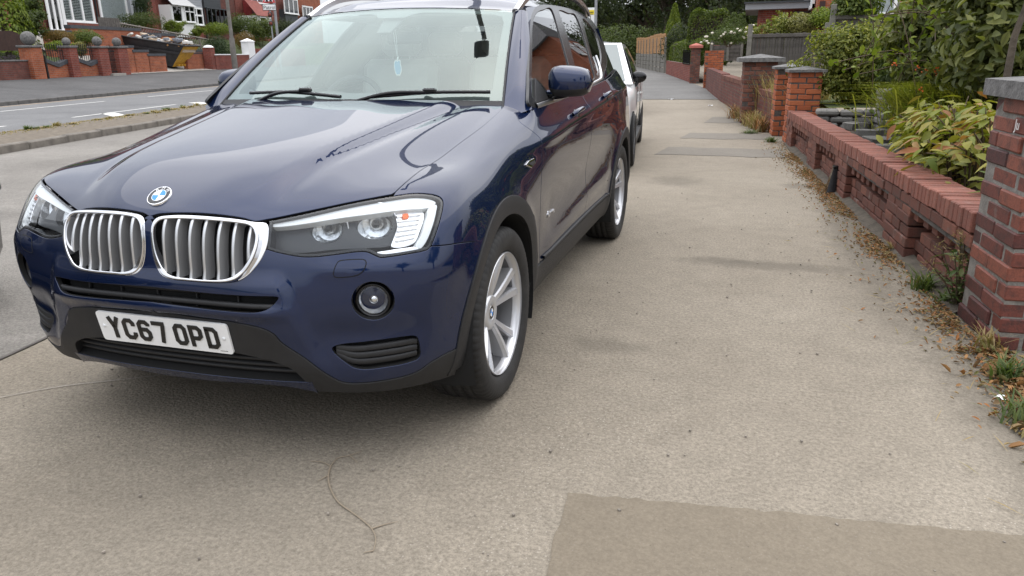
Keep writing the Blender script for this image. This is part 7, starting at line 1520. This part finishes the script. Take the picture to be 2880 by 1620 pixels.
# ================================================================== litter, weeds and small things on the ground
g=np.random.default_rng(55); PP=[]
LC=np.concatenate([np.random.default_rng(71).uniform(1.1,9.3,12),[.2,.6,4.6,5.0,6.4,12.,12.8]])
for k in range(4600):
    cy_=LC[g.integers(0,len(LC))]; y=g.normal(cy_,.20) if k%5 else g.uniform(-.9,9.4); d=abs(g.normal(0,.09 if k%5 else .16))+(.02 if y>1 else 0); 
    PP.append(wl(y,-d+(0. if y>.95 else .05),.006+g.uniform(0,.012)))
for k in range(1800):      # thick drift by the near pillar
    y=g.normal(.35,.42); PP.append(wl(min(y,.98),-abs(g.normal(0,.10))+.06*g.uniform(),.008+g.uniform(0,.02)))
PQ=np.array([wl(min(g.normal(.15,.40),.96),-abs(g.normal(0,.10))+.10*g.uniform(),.014+g.uniform(0,.02)) for k in range(520)]); o=leaves('dead_leaves',PQ,np.tile([0,0,1.2],(520,1)),.060,.022,F_litter,None,.35,13,hi=True); tag(o,'larger curled orange dead leaves heaped below the near gate pillar','dead leaves',kind='stuff')
PP=np.array(PP); nr=np.tile([0,0,1.4],(len(PP),1)); o=leaves('leaf_litter',PP,nr,.028,.011,F_litter,None,.25,3,hi=True); tag(o,'brown and orange dead leaves drifted along the foot of the walls','leaf litter',kind='stuff')
PP=np.array([wl(g.uniform(-.5,9),-abs(g.normal(0,.22))-.03,.012) for k in range(260)]); o=leaves('straw_stems',PP,np.tile([0,0,2.5],(260,1)),.11,.004,F_dry,None,.05,4); tag(o,'dry straw stems scattered on the pavement edge','straw',kind='stuff')
# small stones and grit
b=MB(); 
for k in range(260): x,y=g.uniform(-1.2,2.7),g.uniform(-1.6,5); s_=g.uniform(.003,.008); b.box((x,y,s_*.4+.003),(s_*1.3,s_,s_*.8),rz=g.uniform(0,3))
o=b.obj('grit',plain('grit',(.24,.21,.175),.9,var=.4,vscale=3)); tag(o,'fine loose grit scattered over the pavement','grit',kind='stuff')
for k,(px,py,h,sp,n,m,l) in enumerate(((2785,985,.16,.10,70,F_dry,'tuft of dry grass at the foot of the near gate pillar'),(2870,1180,.14,.14,60,F_weed,'green weeds among dead leaves at the edge of the frame below the near pillar'),(2830,1070,.16,.12,70,F_weed,'green weed tuft in the leaf drift below the near pillar'),(2600,815,.16,.14,80,F_weed,'bushy green weed under the honeycomb openings nearest the tall pillar'),(2660,850,.10,.10,50,F_weed,'small weed rosette at the wall foot beside the tall pillar'),(2515,705,.10,.09,50,F_dry,'dry grass tuft at the foot of the wider brick pier'),(2405,560,.08,.09,50,F_dry,'dry tuft by the black drain spout'),(2170,400,.12,.16,70,F_weed,'green weed at the foot of the orange gate pillar'),(2110,375,.10,.25,80,F_weed,'low green weed patch beside the broken wall'))):
    grass_tuft('weed_tuft',l,onz(px,py),h,sp,n,m,400+k,.005)
for k,y in enumerate((10.9,11.5,12.2,12.8,13.5,11.9)):
    x=np.interp(y,[p_[1] for p_ in LINE],[p_[0] for p_ in LINE]); grass_tuft('dry_weed','brown dry weeds piled against the broken wall',(x-.15,y,0),.42,.32,90,F_dry if k%2 else F_litter,440+k,.008,'dry weeds against the broken wall')
# tall weed with seed heads by the pillar
wd=thing('tall_weed','leafy green weed with fluffy seed heads against the honeycomb wall','weed',loc=tuple(onz(2690,868))); b=MB(); PPw=[];DDw=[];SH=[]
for k in range(9):
    e=np.array([g.normal()*.09-.02,g.normal()*.09,g.uniform(.26,.42)]); b.tube([(0,0,0),tuple(e*.5+[0,0,.03]),tuple(e)],.004,4,caps=False)
    for q in np.linspace(.15,.85,9): PPw.append(e*q+g.normal(size=3)*.02); DDw.append(np.append(g.normal(size=2),.3))
    for q in range(26): SH.append(e+g.normal(size=3)*.022)
b.obj('stalks',M_twig,wd); broad('leaves',PPw,DDw,[[0,0,1.]]*len(PPw),.085,.022,F_weed,wd,6); leaves('seed_heads',np.array(SH),g.normal(size=(len(SH),3)),.03,.004,F_dry,wd,.1,8)
# verge weeds across the service road
for k in range(34):
    u=g.uniform(8,24); q=-9.12+abs(g.normal(0,.15)); h=.05+.09*g.uniform(); grass_tuft('verge_tuft','short dry grass tuft along the edge of the verge',QP(q,u,.115),h,.13,40,F_dry if k%3 else F_weed,500+k,.008,'dry tufts on the verge')
PV=np.array([QP(-9.12+abs(g.normal(0,.22)),g.normal(g.choice([10,12.5,15,17.5,20,22]),.7),.125) for k in range(1500)]); o=leaves('verge_litter',PV,np.tile([0,0,1.2],(len(PV),1)),.07,.018,F_dry,None,.25,23); tag(o,'dry grass clippings and dead leaves along the verge edge','dry litter',kind='stuff')
# dry root lying on the pavement
tw=thing('dry_root','thin pale dry root lying on the pavement in front of the car','twig',loc=(0,0,0)); D_=2880/2576
def gp_(l,r): b=MB(); P=resample([onz(x*D_,y*D_,.004) for x,y in l],.02); b.tube(P,np.linspace(r,r*.4,len(P)),5); return b
gp_([(832,1172),(826,1195),(830,1225),(850,1262),(880,1285),(905,1303),(935,1330),(945,1355),(940,1385)],.0035).obj('root',M_dryroot:=plain('dry_root',(.27,.22,.16),.9),tw)
for l in([(832,1172),(850,1152),(880,1145),(912,1134)],[(832,1172),(810,1162),(780,1160)],[(880,1145),(900,1165)],[(935,1330),(965,1320),(1000,1312)],[(826,1195),(800,1210)],[(940,1385),(915,1390)]): gp_(l,.0022).obj('rootlet',M_dryroot,tw)
for k,(px,py) in enumerate(((1880,280),(1998,298),(2790,965),(2835,1120),(2550,690))):
    p=onz(px,py,.006); s=.05 if k>1 else .14; b=MB(); b.grid(np.array([[(s*i*.25*(1+.2*math.sin(j+k)),s*j*.2,.008*math.sin(i*2+j+k)+.01) for j in range(4)] for i in range(5)])); o=b.obj('paper_scrap',M_white2,None,loc=tuple(p),rot=(0,0,k*1.1)); tag(o,['crumpled white paper scrap lying at the pavement joint','small white paper scrap near the broken wall','white litter scrap by the near pillar foot','pale litter scrap in the leaf drift','small pale scrap at the honeycomb wall foot'][k],'litter')
# faint scratched line in front of the car
a=np.array([onz(x*D_,y*D_,.005) for x,y in((-20,1003),(150,972),(300,955),(400,944))]); P=resample(a,.05); n_=np.array([.0,.0035,0]); o=MB().grid(np.stack([P-n_,P+n_],1),flip=False).obj('scratch_line',plain('chalky_scratch',(.36,.33,.29),.95,var=.3,vscale=20)); tag(o,kind='structure')
